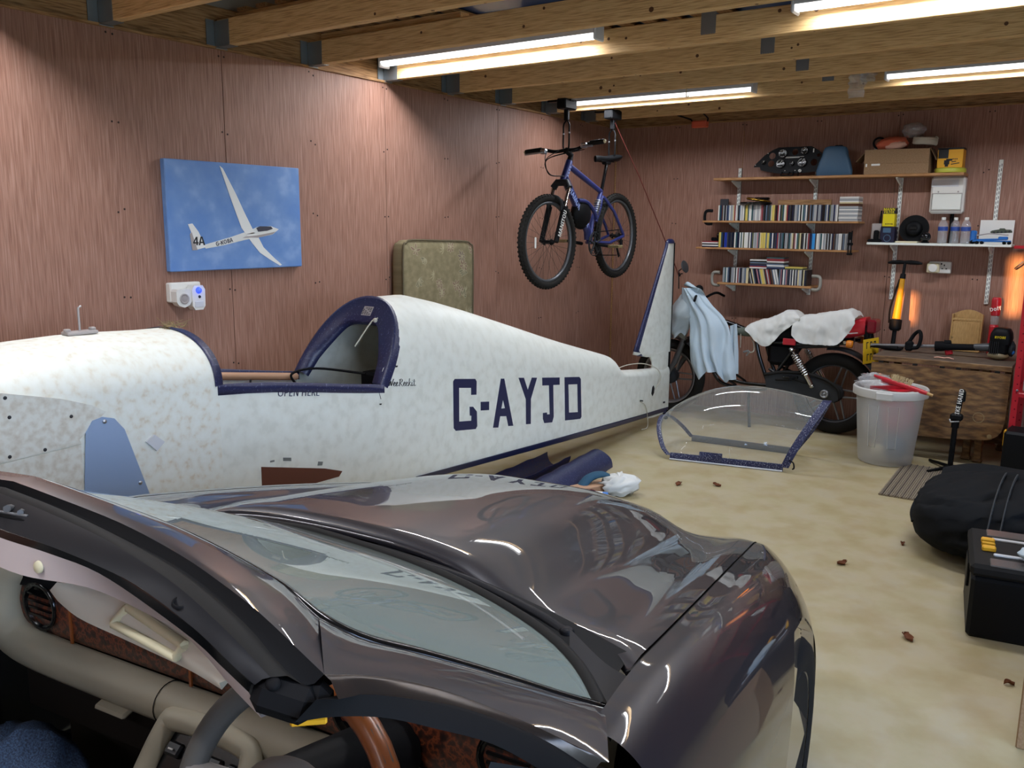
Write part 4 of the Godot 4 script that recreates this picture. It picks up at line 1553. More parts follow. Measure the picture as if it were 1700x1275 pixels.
	for j in 9:
		var a := PI * j / 8.0
		var r := PackedVector3Array()
		for k in 18:
			var b := TAU * k / 18
			r.append(Vector3(0.92, 0.925, 0.48) + Vector3(-cos(a) * 0.115, sin(a) * sin(b) * 0.07, sin(a) * cos(b) * 0.085))
		rows.append(r)
	ms.grid(rows, true)
	part("door_mirror", ms, "car_paint", o)

func car_side_u(z: float, y: float) -> float:
	var full := spline(car_keys(z), 4)
	for i in range(full.size() - 1, 0, -1):
		if full[i].y <= y and full[i - 1].y > y:
			return lerpf(full[i].x, full[i - 1].x, (y - full[i].y) / (full[i - 1].y - full[i].y))
	return full[-1].x

func car_wheel(o: Node3D, X: Transform3D, s: float, z: float) -> void:
	var c := Vector3(CX + s * 0.755, 0.315, z)
	var w := MB.new().set_xf(X)
	w.lathe([Vector2(0.225, -0.11), Vector2(0.25, -0.118), Vector2(0.29, -0.115), Vector2(0.31, -0.09), Vector2(0.315, -0.04), Vector2(0.315, 0.04), Vector2(0.31, 0.09), Vector2(0.29, 0.115), Vector2(0.25, 0.118), Vector2(0.225, 0.11)], 48, c, Vector3(0, 0, -s * PI / 2))
	var wh := part("wheel", w, "rubber", o)
	w = MB.new().set_xf(X)
	w.lathe([Vector2(0.228, -0.1), Vector2(0.225, 0.112), Vector2(0.215, 0.105), Vector2(0.2, 0.05), Vector2(0.19, -0.08), Vector2(0.19, -0.1)], 48, c, Vector3(0, 0, -s * PI / 2))
	part("rim", w, "alloy", wh)
	w = MB.new().set_xf(X)
	w.lathe([Vector2(0.05, 0.06), Vector2(0.05, 0.085), Vector2(0.03, 0.095), Vector2(0, 0.095)], 20, c, Vector3(0, 0, -s * PI / 2))
	for k in 10:
		var a := TAU * k / 10
		w.tube([c + Vector3(s * 0.075, cos(a) * 0.04, sin(a) * 0.04), c + Vector3(s * 0.085, cos(a) * 0.12, sin(a) * 0.12), c + Vector3(s * 0.06, cos(a) * 0.205, sin(a) * 0.205)], [0.017, 0.014, 0.018], 8)
	part("wheel_spokes", w, "alloy", wh)

func glass_y(u: float, w: float) -> float:
	return 1.0 + 0.49 * w - 0.3 * u * u - 0.1 * w * w

func make_wipers(o: Node3D, X: Transform3D) -> void:
	var arms := [
		[v3s([0.60, 0.905, -0.025, 0.53, 0.915, -0.05, 0.39, 0.924, -0.09, 0.25, 0.93, -0.105, 0.16, 0.932, -0.10]), v3s([0.0, 0.944, -0.085, 0.081, 0.944, -0.08, 0.201, 0.944, -0.072, 0.328, 0.94, -0.045, 0.455, 0.935, 0.0, 0.564, 0.928, 0.05])],
		[v3s([0.14, 0.918, -0.13, 0.021, 0.925, -0.13, -0.129, 0.928, -0.13, -0.237, 0.928, -0.125]), v3s([-0.46, 0.925, -0.02, -0.36, 0.935, -0.06, -0.25, 0.94, -0.085, -0.15, 0.942, -0.092, 0.02, 0.942, -0.095])]]
	for a in arms:
		var mb := MB.new().set_xf(X)
		var sp := spline(a[0], 5)
		var rr := []
		for i in sp.size(): rr.append(lerpf(0.011, 0.006, float(i) / sp.size()))
		mb.tube(sp, rr, 8, false, 0.7)
		mb.lathe([Vector2(0.013, -0.03), Vector2(0.013, 0.006), Vector2(0.008, 0.01), Vector2(0, 0.01)], 16, a[0][0])
		var w := part("wiper_arm", mb, "satin_dark", o)
		mb = MB.new().set_xf(X)
		var bs := spline(a[1], 6)
		mb.tube(bs, 0.005, 6)
		for i in [3, 9, 15, 21]:
			if i >= bs.size(): continue
			mb.box(bs[i] + Vector3(0, 0.005, 0), Vector3(0.04, 0.006, 0.01), 0.002)
		part("wiper_blade", mb, "rubber_grey", w)
		mb = MB.new().set_xf(X)
		var lower := []
		for p in bs: lower.append(p + Vector3(0, -0.004, 0.011))
		mb.tube(lower, 0.003, 5)
		part("blade_spline", mb, "steel", w)

func make_cockpit(o: Node3D, X: Transform3D) -> void:
	# floor pan, bulkhead and scuttle top
	var mb := MB.new().set_xf(X)
	mb.box(Vector3(CX, 0.2, 0.84), Vector3(1.4, 0.04, 1.5))
	mb.box(Vector3(CX, 0.4, -0.02), Vector3(1.42, 0.44, 0.04))
	part("floor_carpet", mb, "dark_carpet", o)
	var rows := []
	for q in [[0.935, -0.14], [0.93, -0.08], [0.905, 0.02], [0.875, 0.09], [0.84, 0.115], [0.815, 0.11]]:
		var r := PackedVector3Array()
		for i in 25:
			var f := (i - 12) / 12.0
			r.append(Vector3(CX + f * 0.715, q[0] - 0.035 * f * f, q[1] + 0.03 * f * f - (0.0 if q[1] > -0.06 else -0.09 * f * f)))
		rows.append(r)
	part("dash_top", MB.new().set_xf(X).grid(rows), "black", o)
	# walnut fascia
	rows = []
	for q in [[0.815, 0.11], [0.8, 0.123], [0.75, 0.13], [0.7, 0.128], [0.685, 0.12]]:
		var r := PackedVector3Array()
		for i in 31:
			var f := lerpf(-0.66, 0.66, i / 30.0)
			r.append(Vector3(CX + f, q[0], q[1]))
		rows.append(r)
	var fa := part("walnut_fascia", MB.new().set_xf(X).grid(rows), "walnut", o)
	for u in [-0.55, -0.12]:
		mb = MB.new().set_xf(X)
		mb.box(Vector3(CX + u + 0.075 if u < -0.3 else CX + u, 0.75, 0.131), Vector3(0.006, 0.125, 0.004))
		part("walnut_joint", mb, "amber_wood", fa)
	for u in [-0.575, 0.15, 0.29, 0.575]:
		mb = MB.new().set_xf(X)
		if absf(u) > 0.5:
			mb.lathe([Vector2(0.052, 0), Vector2(0.055, 0.008), Vector2(0.046, 0.008), Vector2(0.042, -0.005), Vector2(0, -0.006)], 24, Vector3(CX + u, 0.75, 0.127), Vector3(PI / 2, 0, 0))
			for k in 4: mb.box(Vector3(CX + u, 0.727 + 0.016 * k, 0.13), Vector3(0.075, 0.004, 0.008))
			part("air_vent", mb, "black_gloss", o)
		else:
			mb.lathe([Vector2(0.06, 0), Vector2(0.06, 0.01), Vector2(0.052, 0.01), Vector2(0.05, -0.02), Vector2(0, -0.02)], 24, Vector3(CX + u, 0.755, 0.129), Vector3(PI / 2, 0, 0))
			part("dial", mb, "black_gloss", o)
	# padded roll under and round the fascia
	var roll := []
	for q in [[-0.64, 0.83, 0.11], [-0.675, 0.8, 0.13], [-0.685, 0.74, 0.14], [-0.66, 0.68, 0.145], [-0.58, 0.655, 0.145], [-0.3, 0.65, 0.145], [0.0, 0.65, 0.145], [0.3, 0.65, 0.145], [0.6, 0.655, 0.145], [0.67, 0.7, 0.14], [0.68, 0.8, 0.13]]:
		roll.append(Vector3(CX + q[0], q[1], q[2]))
	mb = MB.new().set_xf(X)
	mb.tube(spline(roll, 6), 0.04, 12)
	part("dash_roll", mb, "beige_leather", o)
	mb = MB.new().set_xf(X)
	for u in [-0.165]:
		mb.torus(Vector3(CX + u, 0.65, 0.145), Vector3(1, 0, 0), 0.0405, 0.0012, 24, 4)
	part("seam", mb, "black", o)
	mb = MB.new().set_xf(X)
	mb.box(Vector3(CX, 0.56, 0.11), Vector3(1.3, 0.14, 0.06), 0.02)
	part("knee_panel", mb, "dark_carpet", o)
	mb = MB.new().set_xf(X)
	mb.box(Vector3(CX - 0.3, 0.61, 0.17), Vector3(0.09, 0.012, 0.03), 0.005, Vector3(0.3, 0, 0))
	part("glovebox_pull", mb, "beige_leather", o)
	# centre stack and tunnel
	var fr := MB.new().set_xf(X)
	var loop := []
	for q in [[-0.115, 0.30, 0.46], [-0.125, 0.5, 0.28], [-0.12, 0.63, 0.18], [-0.09, 0.655, 0.165], [0.06, 0.655, 0.165], [0.1, 0.63, 0.18], [0.11, 0.5, 0.28], [0.11, 0.3, 0.46]]:
		loop.append(Vector3(CX + q[0], q[1], q[2] + 0.02))
	fr.tube(spline(loop, 6), 0.022, 10)
	part("console_surround", fr, "beige_leather", o)
	mb = MB.new().set_xf(X)
	mb.grid([PackedVector3Array([Vector3(CX - 0.11, 0.64, 0.185), Vector3(CX + 0.1, 0.64, 0.185)]), PackedVector3Array([Vector3(CX - 0.12, 0.3, 0.47), Vector3(CX + 0.11, 0.3, 0.47)])])
	var cs := part("console_face", mb, "black_gloss", o)
	for j in 6:
		for k in 4:
			mb = MB.new().set_xf(X)
			var t := 0.08 + 0.15 * j
			mb.box(Vector3(CX - 0.08 + 0.05 * k, lerpf(0.64, 0.3, t), lerpf(0.185, 0.47, t) + 0.004), Vector3(0.036, 0.026, 0.012), 0.004, Vector3(-0.87, 0, 0))
			part("button", mb, "button_black", cs)
	var lm := MB.new().set_xf(X)
	for j in 6:
		for k in 4:
			var t := 0.08 + 0.15 * j
			lm.box(Vector3(CX - 0.08 + 0.05 * k, lerpf(0.64, 0.3, t) + 0.006, lerpf(0.185, 0.47, t) + 0.012), Vector3(0.012, 0.003, 0.001), 0.0, Vector3(-0.87, 0, 0))
	tag(part("button_marks", lm, "white_plastic", cs), "", "", "", "stuff")
	mb = MB.new().set_xf(X)
	mb.box(Vector3(CX, 0.3, 0.94), Vector3(0.24, 0.22, 0.95), 0.04)
	part("tunnel", mb, "beige_leather", o)
	# steering wheel
	var wc := Vector3(0.405, 0.80, 0.44)
	var wb := Basis(Vector3(1, 0, 0), -0.42)
	var wx := X * Transform3D(wb, wc)
	var R := 0.172
	var leather := MB.new().set_xf(wx)
	leather.torus(V3, Vector3(0, 0, 1), R, 0.0165, 30, 10, -2.6 - PI / 2 + 0.2, -0.25)
	var sw := part("steering_wheel", leather, "grey_leather", o)
	var wood := MB.new().set_xf(wx)
	wood.torus(V3, Vector3(0, 0, 1), R, 0.017, 40, 12, 0.0, TAU)
	part("wood_rim", wood, "amber_wood", sw)
	for q in [[2.2, 3.7]]:
		var g := MB.new().set_xf(wx)
		var ps := []
		for k in 20:
			var a := lerpf(q[0], q[1], k / 19.0)
			ps.append(Vector3(cos(a) * R, sin(a) * R, 0))
		g.tube(ps, 0.0185, 12)
		part("leather_grip", g, "grey_leather", sw)
	var hub := MB.new().set_xf(wx)
	hub.ball(Vector3(0, 0, 0.0), Vector3(0.085, 0.075, 0.04), 24, 12)
	part("airbag_cover", hub, "warm_grey", sw)
	var spk := MB.new().set_xf(wx)
	for a in [PI * 0.97, PI * 0.03, PI * 1.5]:
		spk.tube([Vector3(cos(a) * 0.06, sin(a) * 0.06, -0.005), Vector3(cos(a) * 0.12, sin(a) * 0.12, -0.008), Vector3(cos(a) * R, sin(a) * R, 0)], [0.045, 0.03, 0.02], 8, false, 0.5)
	part("wheel_spokes", spk, "warm_grey", sw)
	mb = MB.new().set_xf(X)
	mb.tube([Vector3(0.36, 0.79, 0.41), Vector3(0.36, 0.71, 0.14)], [0.05, 0.06], 12)
	part("column_shroud", mb, "black", o)
	# seats
	for s in [-1.0, 1.0]:
		mb = MB.new().set_xf(X)
		mb.box(Vector3(CX + s * 0.38, 0.36, 0.84), Vector3(0.5, 0.2, 0.5), 0.07, Vector3(-0.1, 0, 0))
		var st := part("seat", mb, "grey_leather", o)
		mb = MB.new().set_xf(X)
		mb.box(Vector3(CX + s * 0.38, 0.68, 1.18), Vector3(0.5, 0.6, 0.16), 0.06, Vector3(-0.3, 0, 0))
		part("seat_back", mb, "grey_leather", st)

# ---------------------------------------------------------------- shelves on the back wall
const CD_COLS := [["black", "17181b"], ["dark blue", "232c4c"], ["white", "d9d8d2"], ["pale grey", "a9abab"], ["dark grey", "3a3c40"], ["cream", "cfc39a"], ["dull red", "83363a"], ["blue grey", "5c6b7c"], ["brown", "54392b"], ["olive green", "565c40"], ["silver", "8f9498"], ["navy", "1a2036"], ["teal", "2f5357"], ["sky blue", "2f86c8"], ["yellow", "c9b45a"], ["bright blue", "2a3f9a"], ["pink", "a8767a"]]

func ord_word(n: int) -> String:
	var s := "th"
	if n % 100 < 11 or n % 100 > 13:
		s = ["th", "st", "nd", "rd", "th", "th", "th", "th", "th", "th"][n % 10]
	return "%d%s" % [n, s]

func cd_row(shelf: String, x0: float, x1: float, y: float, specials: Dictionary, lean_from := 99.0, lean_to := 99.0) -> void:
	var x := x0
	var k := 1
	var weights := [0, 0, 0, 1, 2, 2, 2, 3, 3, 4, 4, 5, 6, 7, 7, 8, 9, 10, 10, 11, 11, 12, 16, 2, 3]
	var meshes := []
	for v in 3:
		var mb := MB.new()
		mb.box(Vector3(0, 0.0625, 0), Vector3(0.0098, 0.125 - 0.002 * v, 0.138), 0.0008)
		meshes.append(mb.mesh())
	while x < x1 - 0.005:
		var w := 0.0104
		var ci: int = weights[rng.randi() % weights.size()]
		if specials.has(k): ci = specials[k]
		var m: ArrayMesh = meshes[rng.randi() % 3]
		var rz := 0.0
		if x > lean_from and x < lean_to: rz = 0.24
		var sc := 1.0
		if ci == 13: sc = 2.2
		if ci == 14 and specials.has(k): sc = 1.8
		var o := one("disc_case", m, "cd_%d" % ci, "%s disc case, %s from the left on the %s disc shelf" % [CD_COLS[ci][0], ord_word(k), shelf], "disc case", "disc cases standing on the %s disc shelf" % shelf, Vector3(x + w * sc / 2, y, 0.135 + rng.randf_range(-0.004, 0.004)), Vector3(0, 0, rz))
		if sc > 1.0: o.scale = Vector3(sc, 1, 1)
		if rz > 0.0: o.position.x += 0.004
		x += w * sc + 0.0002
		k += 1

func cd_stack(where: String, x: float, y: float, z: float, cols: Array, jit := 0.004) -> void:
	var mb := MB.new()
	mb.box(Vector3(0, 0.005, 0), Vector3(0.14, 0.0098, 0.125), 0.0008)
	var m := mb.mesh()
	for k in cols.size():
		one("disc_case", m, "cd_%d" % cols[k], "%s disc case, %s from bottom of the %s" % [CD_COLS[cols[k]][0], ord_word(k + 1), where], "disc case", "disc cases in the %s" % where, Vector3(x + rng.randf_range(-jit, jit), y + 0.0102 * k, z), Vector3(0, rng.randf_range(-jit, jit) * 8.0, 0))

func make_shelves() -> void:
	for i in CD_COLS.size(): mat("cd_%d" % i, hex(CD_COLS[i][1]), 0.25)
	# uprights
	var ups := [[1.18, 2.05, "slotted white wall upright at the left end of the disc shelves"], [1.81, 2.03, "slotted white wall upright behind the right half of the disc shelves"], [2.44, 2.0, "slotted white wall upright behind the bicycle pump"], [3.09, 2.056, "slotted white wall upright rising past the white picture of a tank"]]
	for u in ups:
		var h: float = u[1] - 1.033
		var o := thing("shelf_upright", u[2], "shelf upright", Vector3(u[0], 1.033, 0.0), V3, "slotted shelf uprights on the back wall")
		var mb := MB.new()
		mb.box(Vector3(0, h / 2, 0.007), Vector3(0.027, h, 0.014), 0.002)
		part("channel", mb, "white_paint", o)
		mb = MB.new()
		for k in int(h / 0.032):
			for s in [-1.0, 1.0]:
				if s > 0 and k % 1 == 0: mb.box(Vector3(s * 0.006, 0.025 + k * 0.032, 0.0142), Vector3(0.004, 0.019, 0.001))
				else: mb.box(Vector3(s * 0.006, 0.018 + k * 0.032, 0.0142), Vector3(0.004, 0.019, 0.001))
		tag(part("slots", mb, "slot_dark", o), "", "", "", "stuff")
	# boards with brackets
	var boards := [
		["long wooden shelf along the top, carrying the instrument panel and the cardboard box", 1.035, 2.89, 1.944, 0.02, "shelf_wood", [1.18, 1.81, 2.44]],
		["wooden disc shelf, the uppermost of three, with a black bookend", 0.957, 2.205, 1.604, 0.016, "shelf_wood", [1.18, 1.81]],
		["wooden disc shelf in the middle of three", 0.91, 2.178, 1.386, 0.016, "shelf_wood", [1.18, 1.81]],
		["short wooden disc shelf, the lowest of three, between two pale bookends", 1.112, 1.888, 1.097, 0.018, "shelf_wood", [1.18, 1.81]],
		["white shelf carrying bottles, a black hat and a picture of a tank", 2.276, 3.231, 1.448, 0.018, "white_paint", [2.44, 3.09]]]
	for b in boards:
		var o := thing("wall_shelf", b[0], "shelf", Vector3((b[1] + b[2]) / 2, b[3], 0), V3, "shelves on the back wall")
		var mb := MB.new()
		mb.box(Vector3(0, b[4] / 2, 0.12), Vector3(b[2] - b[1], b[4], 0.205), 0.003)
		part("board", mb, b[5], o)
		for x in b[6]:
			mb = MB.new()
			var t := Transform3D(Basis(Vector3.UP, -PI / 2), Vector3(x - o.position.x + 0.006, 0, 0.014))
			mb.prism(p2([0, -0.002, 0.165, -0.002, 0.165, -0.012, 0.02, -0.055, 0, -0.055]), 0.012, t)
			part("bracket", mb, "white_paint", o)
	# discs
	cd_row("upper", 1.085, 2.045, 1.62, {22: 9, 23: 14, 34: 16, 35: 6, 42: 5, 43: 14, 52: 5})
	cd_row("middle", 1.10, 2.135, 1.402, {1: 14, 5: 15, 6: 15, 34: 14, 35: 14, 37: 14, 70: 13})
	cd_row("lowest", 1.15, 1.845, 1.115, {1: 10, 2: 10, 20: 5, 21: 5, 33: 14, 34: 5, 36: 6, 38: 6}, 1.38, 1.62)
	cd_stack("tall stack on the upper disc shelf", 2.125, 1.62, 0.15, [3, 10, 2, 3, 10, 2, 3, 10, 2, 10, 3, 8, 8, 5, 2, 10, 3, 2], 0.002)
	cd_stack("small stack on the middle disc shelf", 1.03, 1.402, 0.15, [11, 2, 0, 2, 6], 0.002)
	cd_stack("left stack on the lowest disc row", 1.445, 1.24, 0.14, [2, 6, 1, 4, 7, 0, 2])
	cd_stack("right stack on the lowest disc row", 1.588, 1.24, 0.14, [1, 7, 2, 7, 4, 2, 6, 6, 12])
	cd_stack("pair lying on the lowest disc row", 1.74, 1.24, 0.14, [9, 14])
	one("disc_case", MB.new().box(Vector3(0, 0.09, 0), Vector3(0.07, 0.18, 0.02), 0.002), "cd_4", "tall dark box standing behind the left end of the upper disc row", "box", "", Vector3(1.075, 1.62, 0.05))
	# bookends shaped like rounded frames
	var be := [["black rounded bookend at the left end of the upper disc shelf", 1.035, 1.645, "black", -1.0], ["grey rounded bookend at the left end of the lowest disc shelf", 1.125, 1.14, "bookend_grey", -1.0], ["grey rounded bookend at the right end of the lowest disc shelf", 1.885, 1.14, "bookend_grey", 1.0]]
	for q in be:
		var mb := MB.new()
		var s: float = q[4]
		var pts := []
		for p in [[0.0, 0.05], [0.045, 0.05], [0.065, 0.03], [0.065, -0.03], [0.045, -0.055], [0.0, -0.055]]:
			pts.append(Vector3(s * p[0], p[1] + 0.005, 0))
		mb.tube(spline(pts, 4), 0.013, 8, false, 1.0, Vector3(0, 0, 1))
		one("bookend", mb, q[3], q[0], "bookend", "", Vector3(q[1] + s * 0.0, q[2], 0.2))
	# clamp at the right end of the middle shelf
	var mb := MB.new()
	mb.rod(Vector3(0, -0.06, 0), Vector3(0, 0.12, 0), 0.005)
	mb.rod(Vector3(-0.02, -0.05, 0), Vector3(-0.02, 0.1, 0), 0.005)
	mb.box(Vector3(-0.012, 0.08, 0), Vector3(0.028, 0.06, 0.02), 0.005)
	mb.box(Vector3(-0.008, 0.02, 0), Vector3(0.04, 0.02, 0.02), 0.004)
	mb.box(Vector3(-0.008, -0.055, 0), Vector3(0.04, 0.016, 0.02), 0.004)
	one("bar_clamp", mb, "black", "black bar clamp on the right end of the middle disc shelf", "clamp", "", Vector3(2.17, 1.43, 0.235))
	# small camera-like item on the short stack
	mb = MB.new()
	mb.box(Vector3(0, 0.015, 0), Vector3(0.07, 0.03, 0.05), 0.006)
	mb.ball(Vector3(0.02, 0.045, 0), Vector3(0.016, 0.02, 0.016))
	one("desk_ornament", mb, "black_gloss", "small black ornament on the short disc stack of the middle shelf", "ornament", "", Vector3(1.06, 1.453, 0.16))
	# brass and black glasses case over the upper row
	var o := thing("trinket_tray", "oval black tray with shiny brass trim lying on the upper disc row", "tray", Vector3(1.38, 1.747, 0.15))
	mb = MB.new()
	mb.lathe([Vector2(0, 0), Vector2(0.11, 0.0), Vector2(0.13, 0.012), Vector2(0.125, 0.022), Vector2(0.1, 0.012), Vector2(0, 0.008)], 28)
	part("tray", mb, "black_gloss", o)
	mb = MB.new()
	mb.torus(Vector3(0.02, 0.04, 0), Vector3(0.15, 1, 0), 0.09, 0.01, 28, 8)
	part("brass_ring", mb, "brass", o)
	mb = MB.new()
	mb.box(Vector3(0.05, 0.05, 0), Vector3(0.12, 0.02, 0.05), 0.008)
	part("black_cover", mb, "black_gloss", o)
	mb = MB.new()
	mb.box(Vector3(0, 0.02, 0), Vector3(0.42, 0.04, 0.02), 0.002)
	one("wooden_batten", mb, "old_pine_x", "short wooden batten lying behind the upper disc row", "batten", "", Vector3(1.755, 1.747, 0.1))
	make_top_shelf()
	make_white_shelf()

func make_top_shelf() -> void:
	var y := 1.964
	# instrument panel
	var o := thing("instrument_panel", "black aircraft instrument panel with round dials and empty holes leaning on the top shelf", "instrument panel", Vector3(1.61, y, 0.12), Vector3(-0.12, 0, 0))
	var out := p2([-0.28, 0.085, -0.275, 0.10, -0.20, 0.175, -0.14, 0.215, -0.09, 0.235, 0.17, 0.235, 0.23, 0.20, 0.28, 0.15, 0.285, 0.06, 0.24, 0.04, 0.12, 0.03, -0.08, 0.03, -0.16, 0.045, -0.22, 0.06, -0.23, 0.085])
	var csg := CSGCombiner3D.new()
	csg.name = "panel_plate"
	csg.material_override = M["black"]
	var cp := CSGPolygon3D.new()
	cp.name = "outline"
	cp.polygon = out
	cp.depth = 0.006
	csg.add_child(cp)
	for q in [[-0.135, 0.17, 0.026], [0.045, 0.195, 0.024], [-0.14, 0.11, 0.026], [0.2, 0.11, 0.026], [0.23, 0.165, 0.014]]:
		var h := CSGCylinder3D.new()
		h.name = "instrument_hole"
		h.radius = q[2]
		h.height = 0.05
		h.sides = 24
		h.rotation = Vector3(PI / 2, 0, 0)
		h.position = Vector3(q[0], q[1], 0)
		h.operation = CSGShape3D.OPERATION_SUBTRACTION
		csg.add_child(h, true)
	o.add_child(csg)
	for q in [[-0.05, 0.185, 0.036, 11], [-0.06, 0.105, 0.036, 8], [0.12, 0.2, 0.03, 6], [0.11, 0.11, 0.036, 9], [-0.2, 0.12, 0.016, 4], [0.03, 0.105, 0.018, 3]]:
		var mb := MB.new()
		mb.lathe([Vector2(0, 0.012), Vector2(q[2] * .85, 0.012), Vector2(q[2] * 0.95, 0.016), Vector2(q[2], 0.01), Vector2(q[2], 0)], 24, Vector3(q[0], q[1], 0), Vector3(PI / 2, 0, 0))
		var d := part("dial", mb, "black_gloss", o)
		mb = MB.new()
		for k in q[3] * 2:
			var a: float = TAU * k / (q[3] * 2.0)
			if k % 5 == 4: continue
			mb.box(Vector3(q[0] + cos(a) * q[2] * 0.72, q[1] + sin(a) * q[2] * 0.72, 0.0165), Vector3(q[2] * 0.2, q[2] * 0.06, 0.0006), 0.0, Vector3(0, 0, a))
		mb.box(Vector3(q[0] + 0.004, q[1] + q[2] * 0.25, 0.0165), Vector3(0.0035, q[2] * 0.7, 0.0006), 0.0, Vector3(0, 0, -0.5))
		tag(part("dial_marks", mb, "white_plastic", d), "", "", "", "stuff")
	var mb := MB.new()
	mb.box(Vector3(0.03, 0.15, 0.0065), Vector3(0.11, 0.004, 0.001))
	mb.box(Vector3(0.05, 0.157, 0.0065), Vector3(0.14, 0.002, 0.001))
	mb.box(Vector3(0.19, 0.2, 0.007), Vector3(0.008, 0.03, 0.001))
	mb.lathe([Vector2(0.012, 0), Vector2(0.012, 0.01), Vector2(0.005, 0.012), Vector2(0.005, 0.004), Vector2(0, 0.004)], 14, Vector3(0.1, 0.045, 0.006), Vector3(PI / 2, 0, 0))
	for q in [[-0.265, 0.1], [-0.17, 0.19], [0.27, 0.16], [0.25, 0.05], [-0.02, 0.05], [0.06, 0.05]]:
		mb.lathe([Vector2(0.004, 0), Vector2(0, 0.003)], 8, Vector3(q[0], q[1], 0.006), Vector3(PI / 2, 0, 0))
	tag(part("panel_marks", mb, "white_plastic", o), "", "", "", "stuff")
	mb = MB.new()
	mb.tube(spline(v3s([-0.04, 0.04, 0.01, -0.045, 0.012, 0.02, -0.02, 0.006, 0.03, 0.03, 0.006, 0.03, 0.05, 0.012, 0.02, 0.045, 0.04, 0.01]), 5), 0.005, 6)
	mb.rod(Vector3(0.09, 0.04, 0.01), Vector3(0.095, 0.0, 0.03), 0.004)
	mb.rod(Vector3(0.02, 0.04, 0.01), Vector3(0.015, 0.0, 0.03), 0.004)
	part("support_wire", mb, "black", o)
	# blue moulded seat back
	var rows := []
	for q in [[0.0, 0.135, 0.02], [0.04, 0.135, 0.035], [0.10, 0.118, 0.04], [0.15, 0.098, 0.04], [0.185, 0.092, 0.036], [0.212, 0.08, 0.028], [0.222, 0.05, 0.015]]:
		var r := PackedVector3Array()
		for k in 24:
			var a := TAU * k / 24
			r.append(Vector3(signf(cos(a)) * pow(absf(cos(a)), 0.6) * q[1], q[0], signf(sin(a)) * pow(absf(sin(a)), 0.7) * q[2]))
		rows.append(r)
	o = thing("moulded_seat_back", "blue grey moulded seat back standing beside the instrument panel on the top shelf", "seat back", Vector3(1.975, y, 0.13))
	part("shell", MB.new().grid(rows, true, false, true, true), "slate_blue", o)
	mb = MB.new()
	mb.box(Vector3(0.02, 0.222, -0.01), Vector3(0.06, 0.014, 0.03), 0.006)
	part("top_hook", mb, "black", o)
	# cardboard box with flaps
	o = thing("cardboard_box", "open brown cardboard box full of bags and rope on the top shelf", "box", Vector3(2.435, y, 0.13))
	mb = MB.new()
	for q in [[Vector3(0, 0.085, 0.09), Vector3(0.44, 0.17, 0.005)], [Vector3(0, 0.085, -0.09), Vector3(0.44, 0.17, 0.005)], [Vector3(-0.218, 0.085, 0), Vector3(0.005, 0.17, 0.18)], [Vector3(0.218, 0.085, 0), Vector3(0.005, 0.17, 0.18)], [Vector3(0, 0.003, 0), Vector3(0.44, 0.006, 0.18)]]:
		mb.box(q[0], q[1])
	part("carton", mb, "cardboard", o)
	mb = MB.new()
	mb.box(Vector3(0, 0.125, 0.099), Vector3(0.442, 0.1, 0.005), 0.001, Vector3(0.1, 0, -0.01))
	part("flap", mb, "cardboard", o)
	mb = MB.new()
	mb.box(Vector3(-0.25, 0.13, 0.0), Vector3(0.005, 0.1, 0.17), 0.001, Vector3(0, 0, -0.75))
	part("flap", mb, "cardboard_dark", o)
	mb = MB.new()
	mb.box(Vector3(0.243, 0.135, 0.0), Vector3(0.005, 0.1, 0.17), 0.001, Vector3(0, 0, 0.5))
	part("flap", mb, "cardboard_dark", o)
	mb = MB.new()
	mb.box(Vector3(-0.14, 0.068, 0.0935), Vector3(0.06, 0.014, 0.002))
	mb.box(Vector3(-0.205, 0.065, 0.0935), Vector3(0.01, 0.022, 0.002))
	part("tape", mb, "white_plastic", o)
	# orange bag, rope coil, clear wrap, grey block
	mb = blob(Vector3(0, 0, 0), Vector3(0.11, 0.05, 0.07), 5, 0.25)
	o = thing("orange_bag", "orange fabric bundle with a pale side poking out of the cardboard box", "bag", Vector3(2.38, 2.185, 0.13), Vector3(0, 0, 0.12))
	part("bundle", mb, "orange_cloth", o)
	mb = blob(Vector3(0.03, -0.022, 0.045), Vector3(0.075, 0.03, 0.035), 8, 0.15)
	part("pale_side", mb, "peach", o)
	mb = MB.new()
	mb.torus(Vector3(-0.09, 0.02, 0), Vector3(0.3, 0.2, 1), 0.04, 0.008, 20, 6)
	part("black_strap", mb, "black", o)
	mb = MB.new()
	var ps := []
	for k in 90:
		var a := TAU * k / 22.0
		ps.append(Vector3(cos(a) * (0.075 - 0.003 * sin(a * 3)), 0.006 * (k / 22.0) * 1.9 + 0.004 * sin(a * 2.0), sin(a) * 0.05))
	mb.tube(ps, 0.0105, 7)
	one("rope_coil", mb, "rope", "coil of off white rope resting on the right side of the cardboard box", "rope", "", Vector3(2.60, 2.175, 0.13), Vector3(0, 0, -0.1))
	mb = crumple(0.075, 0.05, 31)
	one("clear_wrap", mb, "clear_film", "crumpled clear plastic wrap on top of the orange bundle", "plastic wrap", "", Vector3(2.52, 2.225, 0.12))
	mb = MB.new()
	mb.box(Vector3(0, 0.09, 0), Vector3(0.035, 0.18, 0.03), 0.004)
	one("grey_handle", mb, "plate_grey", "grey square handle standing up in the left end of the cardboard box", "tool", "", Vector3(2.27, 2.0, 0.11))
	# yellow and black tool carton on a round lime disc
	o = thing("tool_carton", "yellow and black printed tool carton standing on the lime disc on the top shelf", "box", Vector3(2.785, y + 0.035, 0.12))
	mb = MB.new()
	mb.box(Vector3(0, 0.068, 0), Vector3(0.165, 0.136, 0.12), 0.002)
	part("carton", mb, "yellow_plastic", o)
	mb = MB.new()
	mb.box(Vector3(-0.045, 0.1, 0.0605), Vector3(0.065, 0.068, 0.001))
